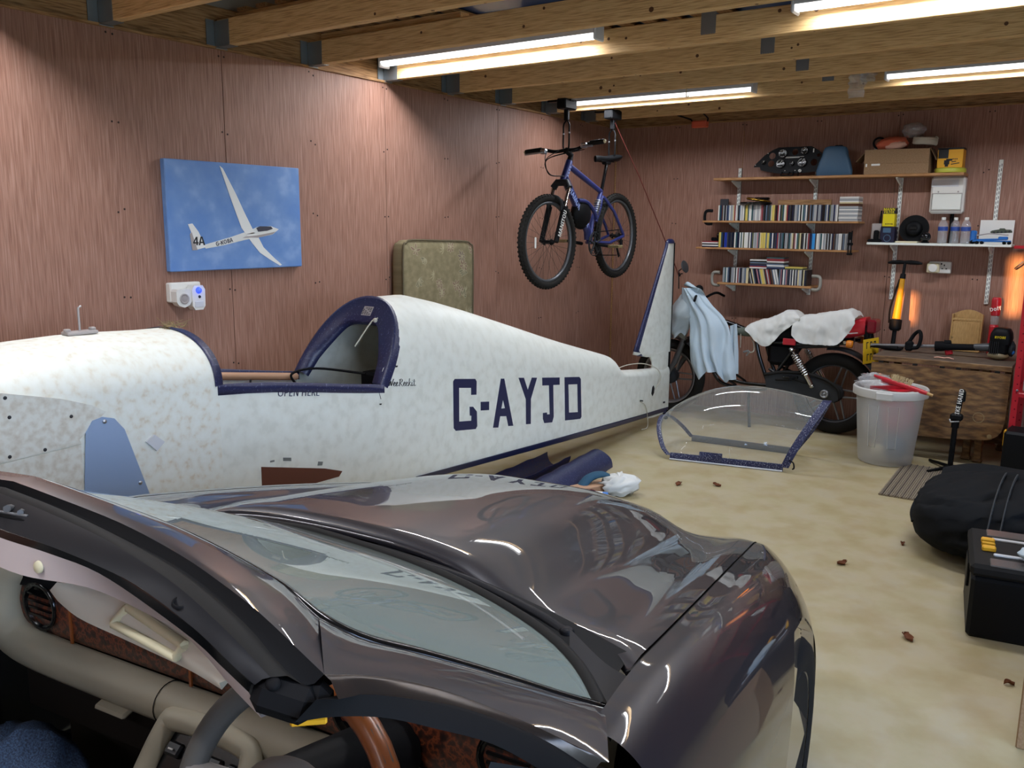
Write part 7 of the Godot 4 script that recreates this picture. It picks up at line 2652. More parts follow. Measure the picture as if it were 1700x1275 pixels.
# ---------------------------------------------------------------- canopy lying on the floor
func make_canopy() -> void:
	var p := Vector3(1.8, 0, 1.5)
	var X := Transform3D(Basis(), -p)
	var o := thing("aircraft_canopy", "clear aircraft canopy with a worn navy frame standing on the floor before the motorcycle", "canopy", p)
	# sill line, near left to near right, then far right to far left
	var nl := Vector3(1.485, 0.02, 1.83)
	var nr := Vector3(2.205, 0.02, 1.665)
	var fr := Vector3(2.125, 0.02, 1.19)
	var fl := Vector3(1.395, 0.02, 1.26)
	var near := [nl, nl.lerp(nr, 0.26), nl.lerp(nr, 0.5), nr]
	# arches: left small, right tall, as rows from near sill to far sill
	var L := v3s([1.47, 0.03, 1.83, 1.41, 0.075, 1.80, 1.33, 0.17, 1.70, 1.285, 0.225, 1.56, 1.285, 0.20, 1.42, 1.33, 0.12, 1.31, 1.395, 0.03, 1.26])
	var Rr := v3s([2.215, 0.03, 1.665, 2.26, 0.15, 1.64, 2.345, 0.34, 1.55, 2.385, 0.445, 1.43, 2.35, 0.40, 1.31, 2.24, 0.20, 1.21, 2.13, 0.03, 1.19])
	var n := 31
	var la := resample(L, n)
	var ra := resample(Rr, n)
	var rows := []
	for j in 25:
		var f := j / 24.0
		var r := PackedVector3Array()
		for i in n:
			var g := sin(PI * i / (n - 1.0))
			var q: Vector3 = la[i].lerp(ra[i], f)
			q += Vector3(0, 0.17 * g * sin(PI * pow(f, 0.8)) * g, 0)
			q.z += (0.05 * cos(PI * i / (n - 1.0))) * sin(PI * f) * g
			r.append(q)
		rows.append(r)
	part("perspex", MB.new().set_xf(X).grid(rows, false, false, false, false, 0), "perspex", o)
	var rail := func(pts: Array, h: float) -> MB:
		var mb := MB.new().set_xf(X)
		var rr := []
		for q in pts:
			rr.append(PackedVector3Array([q + Vector3(0, -0.018, 0.008), q + Vector3(0, h, 0.008), q + Vector3(0, h, -0.006), q + Vector3(0, -0.018, -0.006)]))
		return mb.grid(rr, true, false, true, true)
	var a := nl + Vector3(0, 0, 0.004)
	part("near_rail", rail.call([a, nr + Vector3(0, 0, 0.004)], 0.03), "navy_flaked", o, "navy rail with flaked white patches")
	part("latch_plate", rail.call([a.lerp(nr, 0.27) + Vector3(0, 0.02, 0.006), a.lerp(nr, 0.47) + Vector3(0, 0.02, 0.006)], 0.038), "navy_flaked", o)
	part("far_rail", rail.call([fl, fr], 0.028), "rim_grey", o)
	part("rail_edge", MB.new().set_xf(X).tube([nl + Vector3(0, -0.013, 0.016), nr + Vector3(0, -0.013, 0.016)], 0.006, 6), "lamp_housing", o)
	for e in [[L, 0.016, "front_arch", "navy_flaked"], [Rr, 0.026, "rear_arch", "navy_flaked"]]:
		var c := resample(e[0], 36)
		var rr := []
		var mid := Vector3(1.8, 0.02, 1.45)
		for i in 36:
			var q: Vector3 = c[i]
			var out: Vector3 = (q - Vector3(q.x, 0.05, 1.45)).normalized()
			var ax := Vector3(1, 0, -0.1)
			var w: float = e[1]
			rr.append(PackedVector3Array([q + out * 0.006 - ax * w, q + out * 0.006 + ax * w, q - out * 0.004 + ax * w, q - out * 0.004 - ax * w]))
		part(e[2], MB.new().set_xf(X).grid(rr, true, false, true, true), e[3], o)
	part("vent_panel_edge", MB.new().set_xf(X).tube([Vector3(1.87, 0.05, 1.75), Vector3(1.875, 0.13, 1.77)], 0.002, 5), "clear_film", o)
	part("hinge_hook", MB.new().set_xf(X).tube(spline(v3s([2.24, 0.08, 1.66, 2.27, 0.07, 1.67, 2.28, 0.04, 1.68, 2.27, 0.03, 1.68]), 4), 0.005, 6), "black", o)

# ---------------------------------------------------------------- floor, table and corner things
func make_table() -> void:
	var p := Vector3(2.93, 0, 0.42)
	var X := Transform3D(Basis(), -p)
	var o := thing("drop_leaf_table", "old brown drop leaf table standing folded against the back wall", "table", p)
	part("table_top", MB.new().set_xf(X).box(Vector3(2.93, 0.678, 0.42), Vector3(0.86, 0.024, 0.62), 0.004), "table_wood_grey", o)
	part("top_edge", MB.new().set_xf(X).box(Vector3(2.93, 0.672, 0.732), Vector3(0.862, 0.036, 0.012), 0.003), "table_wood", o)
	var mb := MB.new().set_xf(X * Transform3D(Basis(), Vector3(2.93, 0, 0.738)))
	var pl := p2([-0.43, 0.642, 0.43, 0.642, 0.425, 0.33])
	for k in 8:
		var a := k / 7.0 * PI / 2
		pl.append(Vector2(0.30 + 0.12 * cos(a), 0.30 - 0.115 * sin(a)))
	pl.append_array(p2([0.1, 0.165, -0.2, 0.155]))
	for k in 8:
		var a := k / 7.0 * PI / 2
		pl.append(Vector2(-0.31 - 0.12 * sin(a), 0.28 - 0.12 * cos(a)))
	mb.prism(pl, 0.018)
	var leaf := part("hanging_leaf", mb, "table_wood", o)
	mb = MB.new().set_xf(X)
	for x in [2.56, 2.78, 2.95, 3.05, 3.28]: mb.box(Vector3(x, 0.648, 0.745), Vector3(0.03, 0.014, 0.012), 0.002)
	part("hinges", mb, "rubber_grey", leaf)
	part("ring_mark", MB.new().set_xf(X).torus(Vector3(3.20, 0.335, 0.7562), Vector3(0, 0, 1), 0.033, 0.0018, 28, 4), "straw", leaf)
	part("worn_corner", MB.new().set_xf(X).ball(Vector3(3.275, 0.215, 0.752), Vector3(0.022, 0.022, 0.006), 12, 8), "straw", leaf)
	for q in [[2.56, 0.16], [3.30, 0.16], [2.56, 0.62], [3.13, 0.58], [3.205, 0.62]]:
		mb = MB.new().set_xf(X)
		mb.box(Vector3(q[0], 0.333, q[1]), Vector3(0.05, 0.666, 0.05), 0.006)
		mb.box(Vector3(q[0], 0.012, q[1]), Vector3(0.062, 0.024, 0.062), 0.008)
		part("leg", mb, "table_wood", o)
	mb = MB.new().set_xf(X)
	mb.box(Vector3(2.93, 0.08, 0.2), Vector3(0.8, 0.05, 0.04), 0.004)
	part("stretcher", mb, "table_wood", o)

func make_table_things() -> void:
	var y := 0.69
	# track pump
	var p := Vector3(2.545, y, 0.34)
	var X := Transform3D(Basis(), -p)
	var o := thing("track_pump", "yellow and black bicycle track pump leaning on the back wall above the table", "pump", p)
	part("foot", MB.new().set_xf(X).box(Vector3(2.545, y + 0.011, 0.34), Vector3(0.14, 0.022, 0.1), 0.006), "rubber", o)
	part("lower_rod", MB.new().set_xf(X).rod(Vector3(2.545, 0.70, 0.335), Vector3(2.545, 0.84, 0.305), 0.016), "black", o)
	part("gauge_collar", MB.new().set_xf(X).lathe([Vector2(0.03, -0.05), Vector2(0.043, -0.035), Vector2(0.043, 0.03), Vector2(0.03, 0.035)], 20, Vector3(2.545, 0.875, 0.3), Vector3(-0.2, 0, 0)), "black", o)
	part("barrel", MB.new().set_xf(X).tube([Vector3(2.545, 0.89, 0.297), Vector3(2.553, 1.215, 0.232)], [0.03, 0.017], 18), "pump_yellow", o)
	part("top_collar", MB.new().set_xf(X).tube([Vector3(2.553, 1.205, 0.234), Vector3(2.554, 1.24, 0.227)], [0.021, 0.019], 16), "black", o)
	part("plunger", MB.new().set_xf(X).rod(Vector3(2.554, 1.23, 0.229), Vector3(2.556, 1.32, 0.21), 0.011), "black", o)
	var mb := MB.new().set_xf(X)
	for s in [-1.0, 1.0]: mb.tube([Vector3(2.556, 1.325, 0.21), Vector3(2.556 + s * 0.04, 1.325, 0.21), Vector3(2.556 + s * 0.09, 1.322, 0.21), Vector3(2.556 + s * 0.118, 1.318, 0.21)], [0.012, 0.016, 0.014, 0.006], 10)
	part("handle", mb, "black", o)
	part("hose", MB.new().set_xf(X).tube(spline(v3s([2.50, 0.88, 0.3, 2.495, 0.98, 0.28, 2.515, 1.1, 0.255, 2.535, 1.2, 0.235]), 5), 0.007, 7), "rubber", o)
	# strimmer lying along the table
	p = Vector3(2.9, y, 0.42)
	X = Transform3D(Basis(), -p)
	o = thing("strimmer", "petrol strimmer with a steel shaft and black engine lying along the table", "strimmer", p)
	part("shaft", MB.new().set_xf(X).tube([Vector3(2.40, 0.718, 0.42), Vector3(2.85, 0.748, 0.42), Vector3(3.13, 0.765, 0.42)], 0.0125, 10), "steel", o)
	part("guard_stub", MB.new().set_xf(X).tube([Vector3(2.41, 0.715, 0.42), Vector3(2.6, 0.712, 0.43)], [0.012, 0.016], 8), "black", o)
	mb = MB.new().set_xf(X)
	mb.box(Vector3(2.675, 0.735, 0.42), Vector3(0.055, 0.07, 0.05), 0.012)
	mb.tube(spline(v3s([2.665, 0.755, 0.40, 2.70, 0.82, 0.40, 2.735, 0.845, 0.42, 2.75, 0.80, 0.44, 2.735, 0.735, 0.44, 2.695, 0.72, 0.43]), 6), 0.013, 8)
	part("loop_handle", mb, "rubber", o)
	mb = MB.new().set_xf(X)
	mb.tube([Vector3(2.845, 0.748, 0.42), Vector3(2.89, 0.752, 0.42), Vector3(2.95, 0.752, 0.42), Vector3(3.1, 0.762, 0.42)], [0.036, 0.036, 0.024, 0.022], 14)
	mb.tube([Vector3(2.905, 0.775, 0.42), Vector3(2.945, 0.785, 0.42)], [0.022, 0.014], 10)
	part("grip", mb, "rubber", o)
	part("trigger", MB.new().set_xf(X).box(Vector3(2.935, 0.715, 0.42), Vector3(0.05, 0.04, 0.012), 0.005, Vector3(0, 0, 0.3)), "red_paint", o)
	part("clutch_housing", MB.new().set_xf(X).tube([Vector3(3.09, 0.763, 0.42), Vector3(3.2, 0.77, 0.42)], [0.022, 0.032], 14), "rim_grey", o)
	mb = MB.new().set_xf(X)
	mb.box(Vector3(3.245, 0.785, 0.42), Vector3(0.12, 0.12, 0.13), 0.02)
	var eng := part("engine", mb, "black", o)
	for k in 5: part("cooling_fin", MB.new().set_xf(X).box(Vector3(3.195 + 0.012 * k, 0.775, 0.49), Vector3(0.004, 0.09, 0.012)), "charcoal", eng)
	mb = MB.new().set_xf(X)
	var rows := []
	for q in [[0.80, 0.064, 0.07], [0.84, 0.07, 0.075], [0.875, 0.065, 0.07], [0.905, 0.05, 0.055], [0.912, 0.025, 0.03]]:
		var r := PackedVector3Array()
		for k in 20:
			var a := TAU * k / 20.0
			r.append(Vector3(3.252 + q[1] * signf(cos(a)) * pow(absf(cos(a)), 0.5), q[0], 0.42 + q[2] * signf(sin(a)) * pow(absf(sin(a)), 0.5)))
		rows.append(r)
	mb.grid(rows, true, false, true, true)
	part("engine_cover", mb, "black", o)
	text("RYOBI", 0.016, 0.001, "filter_yellow", o, Transform3D(Basis(), Vector3(3.25, 0.85, 0.4955) - p), "Droid Sans", true)
	part("fuel_tank", MB.new().set_xf(X).ball(Vector3(3.245, 0.722, 0.43), Vector3(0.07, 0.03, 0.06), 18, 10), "tank_tan", o)
	part("pull_starter", MB.new().set_xf(X).lathe([Vector2(0, 0), Vector2(0.05, 0), Vector2(0.055, 0.02), Vector2(0.03, 0.035), Vector2(0, 0.036)], 20, Vector3(3.305, 0.77, 0.42), Vector3(0, 0, -PI / 2)), "charcoal", o)
	part("primer_bulb", MB.new().set_xf(X).ball(Vector3(3.33, 0.75, 0.455), Vector3(0.014, 0.014, 0.014), 12, 8), "toy_blue", o)
	one("pink_ribbon", MB.new().tube(spline(v3s([0, 0.006, 0, 0.03, 0.012, 0.02, 0.06, 0.008, 0.01, 0.09, 0.015, 0.03, 0.12, 0.006, 0.015]), 5), 0.007, 6, false, 0.6), "peach", "crumpled pink ribbon on the table below the strimmer trigger", "ribbon", "", Vector3(2.88, y, 0.63))
	# wooden key cabinet
	o = thing("key_cabinet", "small pale wooden cabinet with an arched top leaning on the wall behind the strimmer", "cabinet", Vector3(2.995, y, 0.12), Vector3(-0.08, 0, 0))
	mb = MB.new()
	var pl := p2([-0.1, 0, 0.1, 0, 0.1, 0.27])
	for k in 9: pl.append(Vector2(0.1 - 0.2 * k / 8.0, 0.27 + 0.035 * sin(PI * k / 8.0)))
	mb.prism(pl, 0.012, Transform3D(Basis(), Vector3(0, 0, -0.035)))
	part("back_board", mb, "pale_wood", o)
	for s in [-1.0, 1.0]: part("side_board", MB.new().box(Vector3(s * 0.096, 0.135, 0.005), Vector3(0.01, 0.27, 0.07), 0.002), "pale_wood", o)
	part("door_panel", MB.new().box(Vector3(0, 0.115, 0.034), Vector3(0.18, 0.2, 0.012), 0.003), "pale_wood", o)
	part("top_rail", MB.new().box(Vector3(0, 0.232, 0.03), Vector3(0.186, 0.016, 0.018), 0.002), "pale_wood", o)
	part("base_board", MB.new().box(Vector3(0, 0.006, 0.01), Vector3(0.2, 0.012, 0.075), 0.002), "pale_wood", o)
	part("catch", MB.new().box(Vector3(-0.085, 0.1, 0.044), Vector3(0.016, 0.006, 0.008), 0.002), "brass_dark", o)
	# red bottle standing behind the strimmer engine
	o = thing("red_bottle", "tall red and clear plastic bottle standing on the table behind the strimmer engine", "bottle", Vector3(3.17, y, 0.14))
	part("lower_bottle", MB.new().lathe([Vector2(0, 0), Vector2(0.03, 0), Vector2(0.032, 0.02), Vector2(0.03, 0.19), Vector2(0.026, 0.21), Vector2(0, 0.21)], 20), "red_paint", o)
	part("clear_neck", MB.new().lathe([Vector2(0.022, 0.21), Vector2(0.027, 0.23), Vector2(0.027, 0.27), Vector2(0.022, 0.28)], 20), "clear_plastic", o)
	part("red_sleeve", MB.new().lathe([Vector2(0.025, 0.275), Vector2(0.031, 0.28), Vector2(0.032, 0.38), Vector2(0.028, 0.4), Vector2(0.02, 0.405), Vector2(0, 0.405)], 20), "red_paint", o)
	text("Doff", 0.026, 0.001, "white_plastic", o, Transform3D(Basis(Vector3(0, 0, 1), 0.25), Vector3(0.0, 0.325, 0.033)), "Droid Sans", true, "sleeve_lettering")

func make_floor_things() -> void:
	# bin with its contents
	var bc := Vector3(2.685, 0, 0.985)
	var o := thing("storage_bin", "tall translucent white plastic bin standing before the table", "bin", bc)
	part("body", MB.new().lathe([Vector2(0, 0.004), Vector2(0.162, 0.004), Vector2(0.17, 0.012), Vector2(0.176, 0.05), Vector2(0.214, 0.475)], 48), "bin_plastic", o)
	part("rim", MB.new().lathe([Vector2(0.214, 0.465), Vector2(0.224, 0.462), Vector2(0.236, 0.468), Vector2(0.238, 0.515), Vector2(0.23, 0.525), Vector2(0.216, 0.52), Vector2(0.212, 0.475)], 48, V3, V3, true), "bin_rim", o)
	var mb := MB.new()
	mb.box(Vector3(0.01, 0.487, 0.235), Vector3(0.11, 0.055, 0.02), 0.008)
	part("rim_handle", mb, "bin_rim", o)
	for s in [[-0.09, -0.025], [0.035, 0.10]]:
		mb = MB.new()
		var loop := []
		for q in [[s[0], 0.42], [s[1], 0.42], [s[1] - 0.01, 0.13], [s[0] + 0.01, 0.13]]:
			var rr: float = 0.172 + 0.089 * q[1] + 0.002
			loop.append(Vector3(q[0], q[1], sqrt(maxf(0.0, rr * rr - q[0] * q[0]))))
		mb.tube(loop, 0.0025, 5, true)
		part("moulded_panel", mb, "bin_rim", o)
	one("binned_red_bag", blob(V3, Vector3(0.12, 0.14, 0.11), 61, 0.3), "red_paint", "red bundle showing dimly through the upper part of the translucent bin", "bag", "things inside the bin", bc + Vector3(0.045, 0.34, 0.0))
	one("binned_blue_bag", blob(V3, Vector3(0.075, 0.09, 0.08), 62, 0.3), "slate_blue", "blue bundle showing dimly through the lower right of the translucent bin", "bag", "things inside the bin", bc + Vector3(0.065, 0.12, 0.05))
	one("binned_pale_ball", blob(V3, Vector3(0.05, 0.045, 0.05), 63, 0.15), "cream_plastic", "pale round lump showing through the bottom of the translucent bin", "ball", "things inside the bin", bc + Vector3(-0.03, 0.095, 0.10))
	one("binned_grey_bag", blob(V3, Vector3(0.08, 0.15, 0.1), 64, 0.3), "plate_grey", "grey bundle showing dimly through the left side of the translucent bin", "bag", "things inside the bin", bc + Vector3(-0.09, 0.3, 0.0))
	one("clear_bag", crumple(0.12, 0.06, 65), "clear_film", "crumpled clear plastic bag on top of the translucent bin", "plastic bag", "", bc + Vector3(-0.09, 0.48, 0.03))
	o = thing("dustpan", "red plastic dustpan lying in the mouth of the translucent bin", "dustpan", bc + Vector3(0.04, 0.52, 0.08), Vector3(0.25, -0.25, 0.06))
	mb = MB.new()
	mb.prism(p2([-0.13, 0.0, 0.06, 0.06, 0.14, 0.0, 0.06, -0.07]), 0.012, Transform3D(Basis(Vector3.RIGHT, -PI / 2), V3))
	mb.box(Vector3(-0.04, 0.02, 0.035), Vector3(0.2, 0.03, 0.008), 0.003, Vector3(0, 0.32, 0))
	mb.box(Vector3(-0.03, 0.02, -0.035), Vector3(0.2, 0.03, 0.008), 0.003, Vector3(0, -0.3, 0))
	part("pan", mb, "red_paint", o)
	o = thing("hand_brush", "hand brush with pale bristles and a red handle lying across the bin", "brush", bc + Vector3(0.06, 0.56, 0.1), Vector3(0, -0.1, -0.21))
	mb = MB.new()
	mb.tube([Vector3(-0.16, 0.005, 0), Vector3(-0.08, 0.0, 0), Vector3(0.1, 0, 0), Vector3(0.19, 0, 0)], [0.008, 0.017, 0.018, 0.013], 12)
	part("handle", mb, "red_paint", o)
	part("wood_tip", MB.new().tube([Vector3(0.19, 0, 0), Vector3(0.225, -0.002, 0)], [0.012, 0.009], 10), "pale_wood", o)
	mb = MB.new()
	for k in 130:
		var x := rng.randf_range(-0.05, 0.075)
		var zz := rng.randf_range(-0.02, 0.012)
		mb.tube([Vector3(x, 0.01, zz), Vector3(x + rng.randf_range(-.01, .012), 0.04 + rng.randf_range(0, 0.014), zz - 0.012 + rng.randf_range(-.01, .006))], [0.0022, 0.0018], 3)
	tag(part("bristles", mb, "straw_pale", o), "", "", "", "stuff")
	# woven mat
	o = thing("woven_mat", "grey brown striped woven mat on the floor in front of the bin", "mat", Vector3(3.02, 0, 1.4), Vector3(0, 0.03, 0))
	mb = MB.new()
	for k in 34:
		var x := -0.2 + 0.4 * k / 33.0
		var pts := []
		for j in 22: pts.append(Vector3(x, 0.005 + 0.0012 * sin(j * 2.2 + k * PI), -0.41 + 0.82 * j / 21.0))
		mb.tube(pts, 0.006, 5)
	tag(part("woven_cords", mb, "mat_cord", o), "", "", "", "stuff")
	mb = MB.new()
	for k in 11:
		mb.box(Vector3(-0.185 + 0.037 * k, 0.0075, 0), Vector3(0.006, 0.01, 0.82))
	part("dark_stripes", mb, "mat_dark", o)
	# work stand
	o = thing("work_stand", "black folding pole stand with splayed feet between the bin and the duffel bag", "stand", Vector3(3.09, 0, 0.98))
	for e in [Vector3(-0.15, 0.012, -0.17), Vector3(-0.11, 0.012, 0.15), Vector3(0.13, 0.012, -0.18), Vector3(0.12, 0.012, 0.12)]:
		part("foot", MB.new().tube([Vector3(0, 0.03, 0), e], [0.012, 0.01], 8), "black", o)
	part("pole", MB.new().tube([Vector3(0, 0.02, 0), Vector3(0.005, 0.33, 0)], 0.017, 12), "black", o)
	part("collar", MB.new().box(Vector3(0.008, 0.365, 0.0), Vector3(0.075, 0.045, 0.05), 0.01), "black", o)
	part("lower_collar", MB.new().tube([Vector3(0.004, 0.295, 0), Vector3(0.005, 0.34, 0)], 0.024, 12), "rubber", o)
	part("upper_tube", MB.new().tube([Vector3(0.01, 0.38, 0), Vector3(0.026, 0.55, 0.0)], 0.017, 12), "black", o)
	part("clamp_head", MB.new().box(Vector3(0.034, 0.505, 0.0), Vector3(0.03, 0.07, 0.03), 0.006), "black", o)
	text("BIKE HAND", 0.026, 0.001, "white_plastic", o, Transform3D(Basis(Vector3(0, 0, 1), 1.48), Vector3(0.017, 0.46, 0.0175)), "Droid Sans", true, "tube_lettering")
	part("lever", MB.new().tube([Vector3(-0.03, 0.35, 0.02), Vector3(-0.02, 0.335, 0.035), Vector3(0.03, 0.345, 0.035)], 0.005, 6), "steel", o)
	# black duffel bag
	o = thing("duffel_bag", "big black fabric duffel bag slumped on the floor beside the tool box", "bag", Vector3(3.78, 0, 2.45), Vector3(0, 0.0, 0))
	var fn := noise(1.7, 91, 4)
	var rows := []
	for j in 49:
		var t := j / 48.0
		var sx := -0.62 + 1.24 * t
		var e := pow(maxf(0.0, 1.0 - pow(absf(sx) / 0.625, 3.0)), 0.36)
		var r := PackedVector3Array()
		for k in 64:
			var a := TAU * k / 64.0
			var ca := cos(a)
			var sa := sin(a)
			var yy := signf(sa) * pow(absf(sa), 0.75) * 0.175 * (0.35 + 0.65 * e)
			var zz := signf(ca) * pow(absf(ca), 0.7) * 0.44 * (0.25 + 0.75 * e)
			var w := fn.get_noise_3d(sx * 4.0, sa * 1.6, ca * 1.6)
			var fold := 0.010 * sin(zz * 26.0 + w * 5.0) * sm(0.1, 0.6, absf(sx) / 0.62)
			var sc := 1.0 + 0.11 * w
			r.append(Vector3(sx + 0.02 * w, maxf(0.177 + yy * sc + fold * (1.0 if sa > 0 else 0.0), 0.001), zz * sc))
		rows.append(r)
	part("body", MB.new().grid(rows, true, false, true, true), "black_fabric", o)
	for zz in [-0.03, 0.02]:
		var pts := []
		for k in 20:
			var a := lerpf(-0.2, PI + 0.2, k / 19.0)
			pts.append(Vector3(-0.24 + zz, 0.18 + 0.188 * sin(a), cos(a) * 0.475))
		part("webbing_strap", MB.new().tube(pts, 0.012, 6, false, 0.35), "strap_grey", o)
	rows = []
	for j in 9:
		var r := PackedVector3Array()
		for k in 20:
			var t := k / 19.0
			r.append(Vector3(-0.57 + 0.4 * t, 0.352 + 0.012 * sin(t * 5.0 + j) - 0.06 * pow(1.0 - t, 2.0) - 0.012 * j * 0.2, -0.34 + 0.035 * j))
		rows.append(r)
	part("top_flap", MB.new().slab(rows, 0.012), "black_fabric", o)
	part("end_handle", MB.new().tube(spline(v3s([-0.59, 0.26, -0.18, -0.635, 0.2, -0.1, -0.645, 0.15, 0.02, -0.62, 0.12, 0.12]), 5), 0.02, 8, false, 0.5), "black_fabric", o)
	# tool box
	o = thing("tool_box", "black plastic tool box with yellow latches and handle at the right edge", "tool box", Vector3(3.80, 0, 3.27), Vector3(0, 0.15, 0))
	part("body", MB.new().box(Vector3(0, 0.125, 0), Vector3(0.62, 0.25, 0.46), 0.014), "black", o)
	part("lid", MB.new().box(Vector3(0, 0.278, 0), Vector3(0.635, 0.05, 0.475), 0.014), "rubber_grey", o)
	part("side_ribs", MB.new().box(Vector3(-0.315, 0.2, 0.0), Vector3(0.01, 0.1, 0.16), 0.003), "black", o)
	for zz in [-0.185, 0.185]:
		part("organiser_lid", MB.new().box(Vector3(0.02, 0.302, zz), Vector3(0.54, 0.008, 0.085), 0.003), "smoked_plastic", o)
	for zz in [-0.095, 0.10]:
		part("chrome_bar", MB.new().box(Vector3(-0.01, 0.306, zz), Vector3(0.45, 0.01, 0.018), 0.003), "lamp_housing", o)
	for zz in [-0.05, 0.0, 0.05]:
		part("yellow_latch", MB.new().box(Vector3(-0.25, 0.312, zz), Vector3(0.05, 0.022, 0.028 if zz != 0.0 else 0.01), 0.005), "yellow_plastic", o)
	mb = MB.new()
	mb.tube([Vector3(-0.085, 0.31, -0.10), Vector3(-0.085, 0.345, -0.09), Vector3(-0.085, 0.352, 0.0), Vector3(-0.085, 0.345, 0.09), Vector3(-0.085, 0.31, 0.10)], [0.018, 0.018, 0.016, 0.018, 0.018], 10)
	part("carry_handle", mb, "yellow_plastic", o)
	one("pale_blue_cloth", blob(V3, Vector3(0.13, 0.035, 0.12), 95, 0.3), "shirt_blue", "pale blue cloth bundle lying on the right of the tool box lid", "cloth", "", Vector3(3.80, 0.345, 3.40))
	one("cardboard_carton", MB.new().box(Vector3(0, 0.18, 0), Vector3(0.5, 0.36, 0.4), 0.004), "cardboard", "brown cardboard carton at the right edge in front of the tool box", "box", "", Vector3(4.01, 0, 4.07), Vector3(0, 0.03, 0))
	make_rack()
	# navy fairings and the litter beside them
	for q in [[Vector3(1.22, 0, 2.75), 1.0, 0.04, "navy half-round fairing lying arched on the floor under the fuselage", 0.95, 0.125], [Vector3(1.01, 0, 2.95), -1.0, 0.03, "navy half-round fairing lying open side up with a rusty edge beside the fuselage", 0.95, 0.1]]:
		o = thing("fairing_shell", q[3], "fairing", q[0], Vector3(0, q[2] + (0.09 if q[1] > 0 else 0.05), 0), "loose navy fairings on the floor")
		rows = []
		for j in 12:
			var zz: float = -0.5 + q[4] * j / 11.0
			var r := PackedVector3Array()
			for k in 15:
				var a := PI * k / 14.0
				var rr: float = q[5] * (0.85 + 0.15 * j / 11.0)
				r.append(Vector3(cos(a) * rr, (sin(a) * rr if q[1] > 0 else rr * (1.02 - sin(a))) + 0.004 * sin(j * 2.0 + k), zz))
			rows.append(r)
		part("shell", MB.new().slab(rows, 0.004), "navy_worn" if q[1] > 0 else "navy_rust", o)
	one("wood_offcut", MB.new().box(Vector3(0, 0.03, 0), Vector3(0.1, 0.06, 0.26), 0.004), "bare_wood", "pale wood offcut on the floor beside the arched navy fairing", "offcut", "", Vector3(1.43, 0, 2.84), Vector3(0, -0.35, 0))
	one("teal_cloth", MB.new().tube(spline(v3s([-0.08, 0.03, 0.08, -0.06, 0.09, 0.0, 0.0, 0.11, -0.06, 0.09, 0.08, -0.1]), 5), [0.03, 0.034, 0.036, 0.036, 0.036, 0.036, 0.034, 0.034, 0.032, 0.03, 0.028, 0.024, 0.02, 0.014, 0.006, 0.004], 9, false, 0.5), "teal_cloth", "twisted teal cloth lying on the wood offcut by the fairings", "cloth", "", Vector3(1.47, 0.0, 2.82))
	one("white_plastic_bag", crumple(0.11, 0.06, 97), "white_cloth", "crumpled white plastic bag on the floor beside the navy fairings", "plastic bag", "", Vector3(1.575, 0.0, 2.74), Vector3(0, 0.4, 0))
	o = thing("blue_tin", "small blue and white tin lying before the white plastic bag", "tin", Vector3(1.545, 0.03, 2.93), Vector3(0, 0.4, PI / 2))
	part("can", MB.new().lathe([Vector2(0, -0.05), Vector2(0.03, -0.05), Vector2(0.03, 0.05), Vector2(0, 0.05)], 20), "toy_blue", o)
	part("label_band", MB.new().lathe([Vector2(0.0303, -0.02), Vector2(0.0306, 0.0), Vector2(0.0303, 0.02)], 20), "white_plastic", o)
	mb = MB.new()
	for k in 7: mb.tube(spline([Vector3(rng.randf_range(-.06, .06), 0.01, rng.randf_range(-.06, .06)), Vector3(rng.randf_range(-.06, .06), rng.randf_range(.03, .08), rng.randf_range(-.06, .06)), Vector3(rng.randf_range(-.07, .07), 0.012, rng.randf_range(-.07, .07))], 6), 0.004, 5)
	one("wire_tangle", mb, "red_rope", "tangle of red brown wire between the wood offcut and the blue tin", "wire", "", Vector3(1.475, 0.0, 2.95))
	# dry leaves
	var lv := [[1.78, 2.35, "curled brown leaf on the floor in front of the canopy's left end"], [1.98, 2.23, "small brown leaf on the floor in front of the canopy rail"], [2.94, 3.07, "brown leaf on the bare floor left of the duffel bag"], [3.35, 3.70, "brown leaf on the floor before the tool box"], [3.71, 3.86, "tiny brown leaf on the floor between tool box and carton"], [3.12, 2.62, "brown leaf on the floor close to the duffel bag's end"]]
	for k in lv.size():
		rows = []
		var s := 0.03 if k < 4 else 0.018
		for j in 7:
			var t := j / 6.0 * 2.0 - 1.0
			var w := s * 0.55 * sqrt(maxf(0.02, 1.0 - t * t)) * (1.0 + 0.3 * sin(j * 2.1 + k))
			var r := PackedVector3Array()
			for i in 5:
				var f := i / 4.0 * 2.0 - 1.0
				r.append(Vector3(f * w, 0.003 + 0.012 * f * f + 0.004 * sin(j + k), t * s))
			rows.append(r)
		one("dry_leaf", MB.new().slab(rows, 0.0012), "leaf_brown", lv[k][2], "leaf", "dry leaves on the floor", Vector3(lv[k][0], 0, lv[k][1]), Vector3(0, k * 1.3, 0))
	# blue bag in the passenger footwell of the car
	one("denim_bag", blob(V3, Vector3(0.17, 0.13, 0.12), 99, 0.3), "denim", "crumpled blue denim bag in the passenger footwell of the car", "bag", "", Vector3(2.10, 0.39, 6.40))

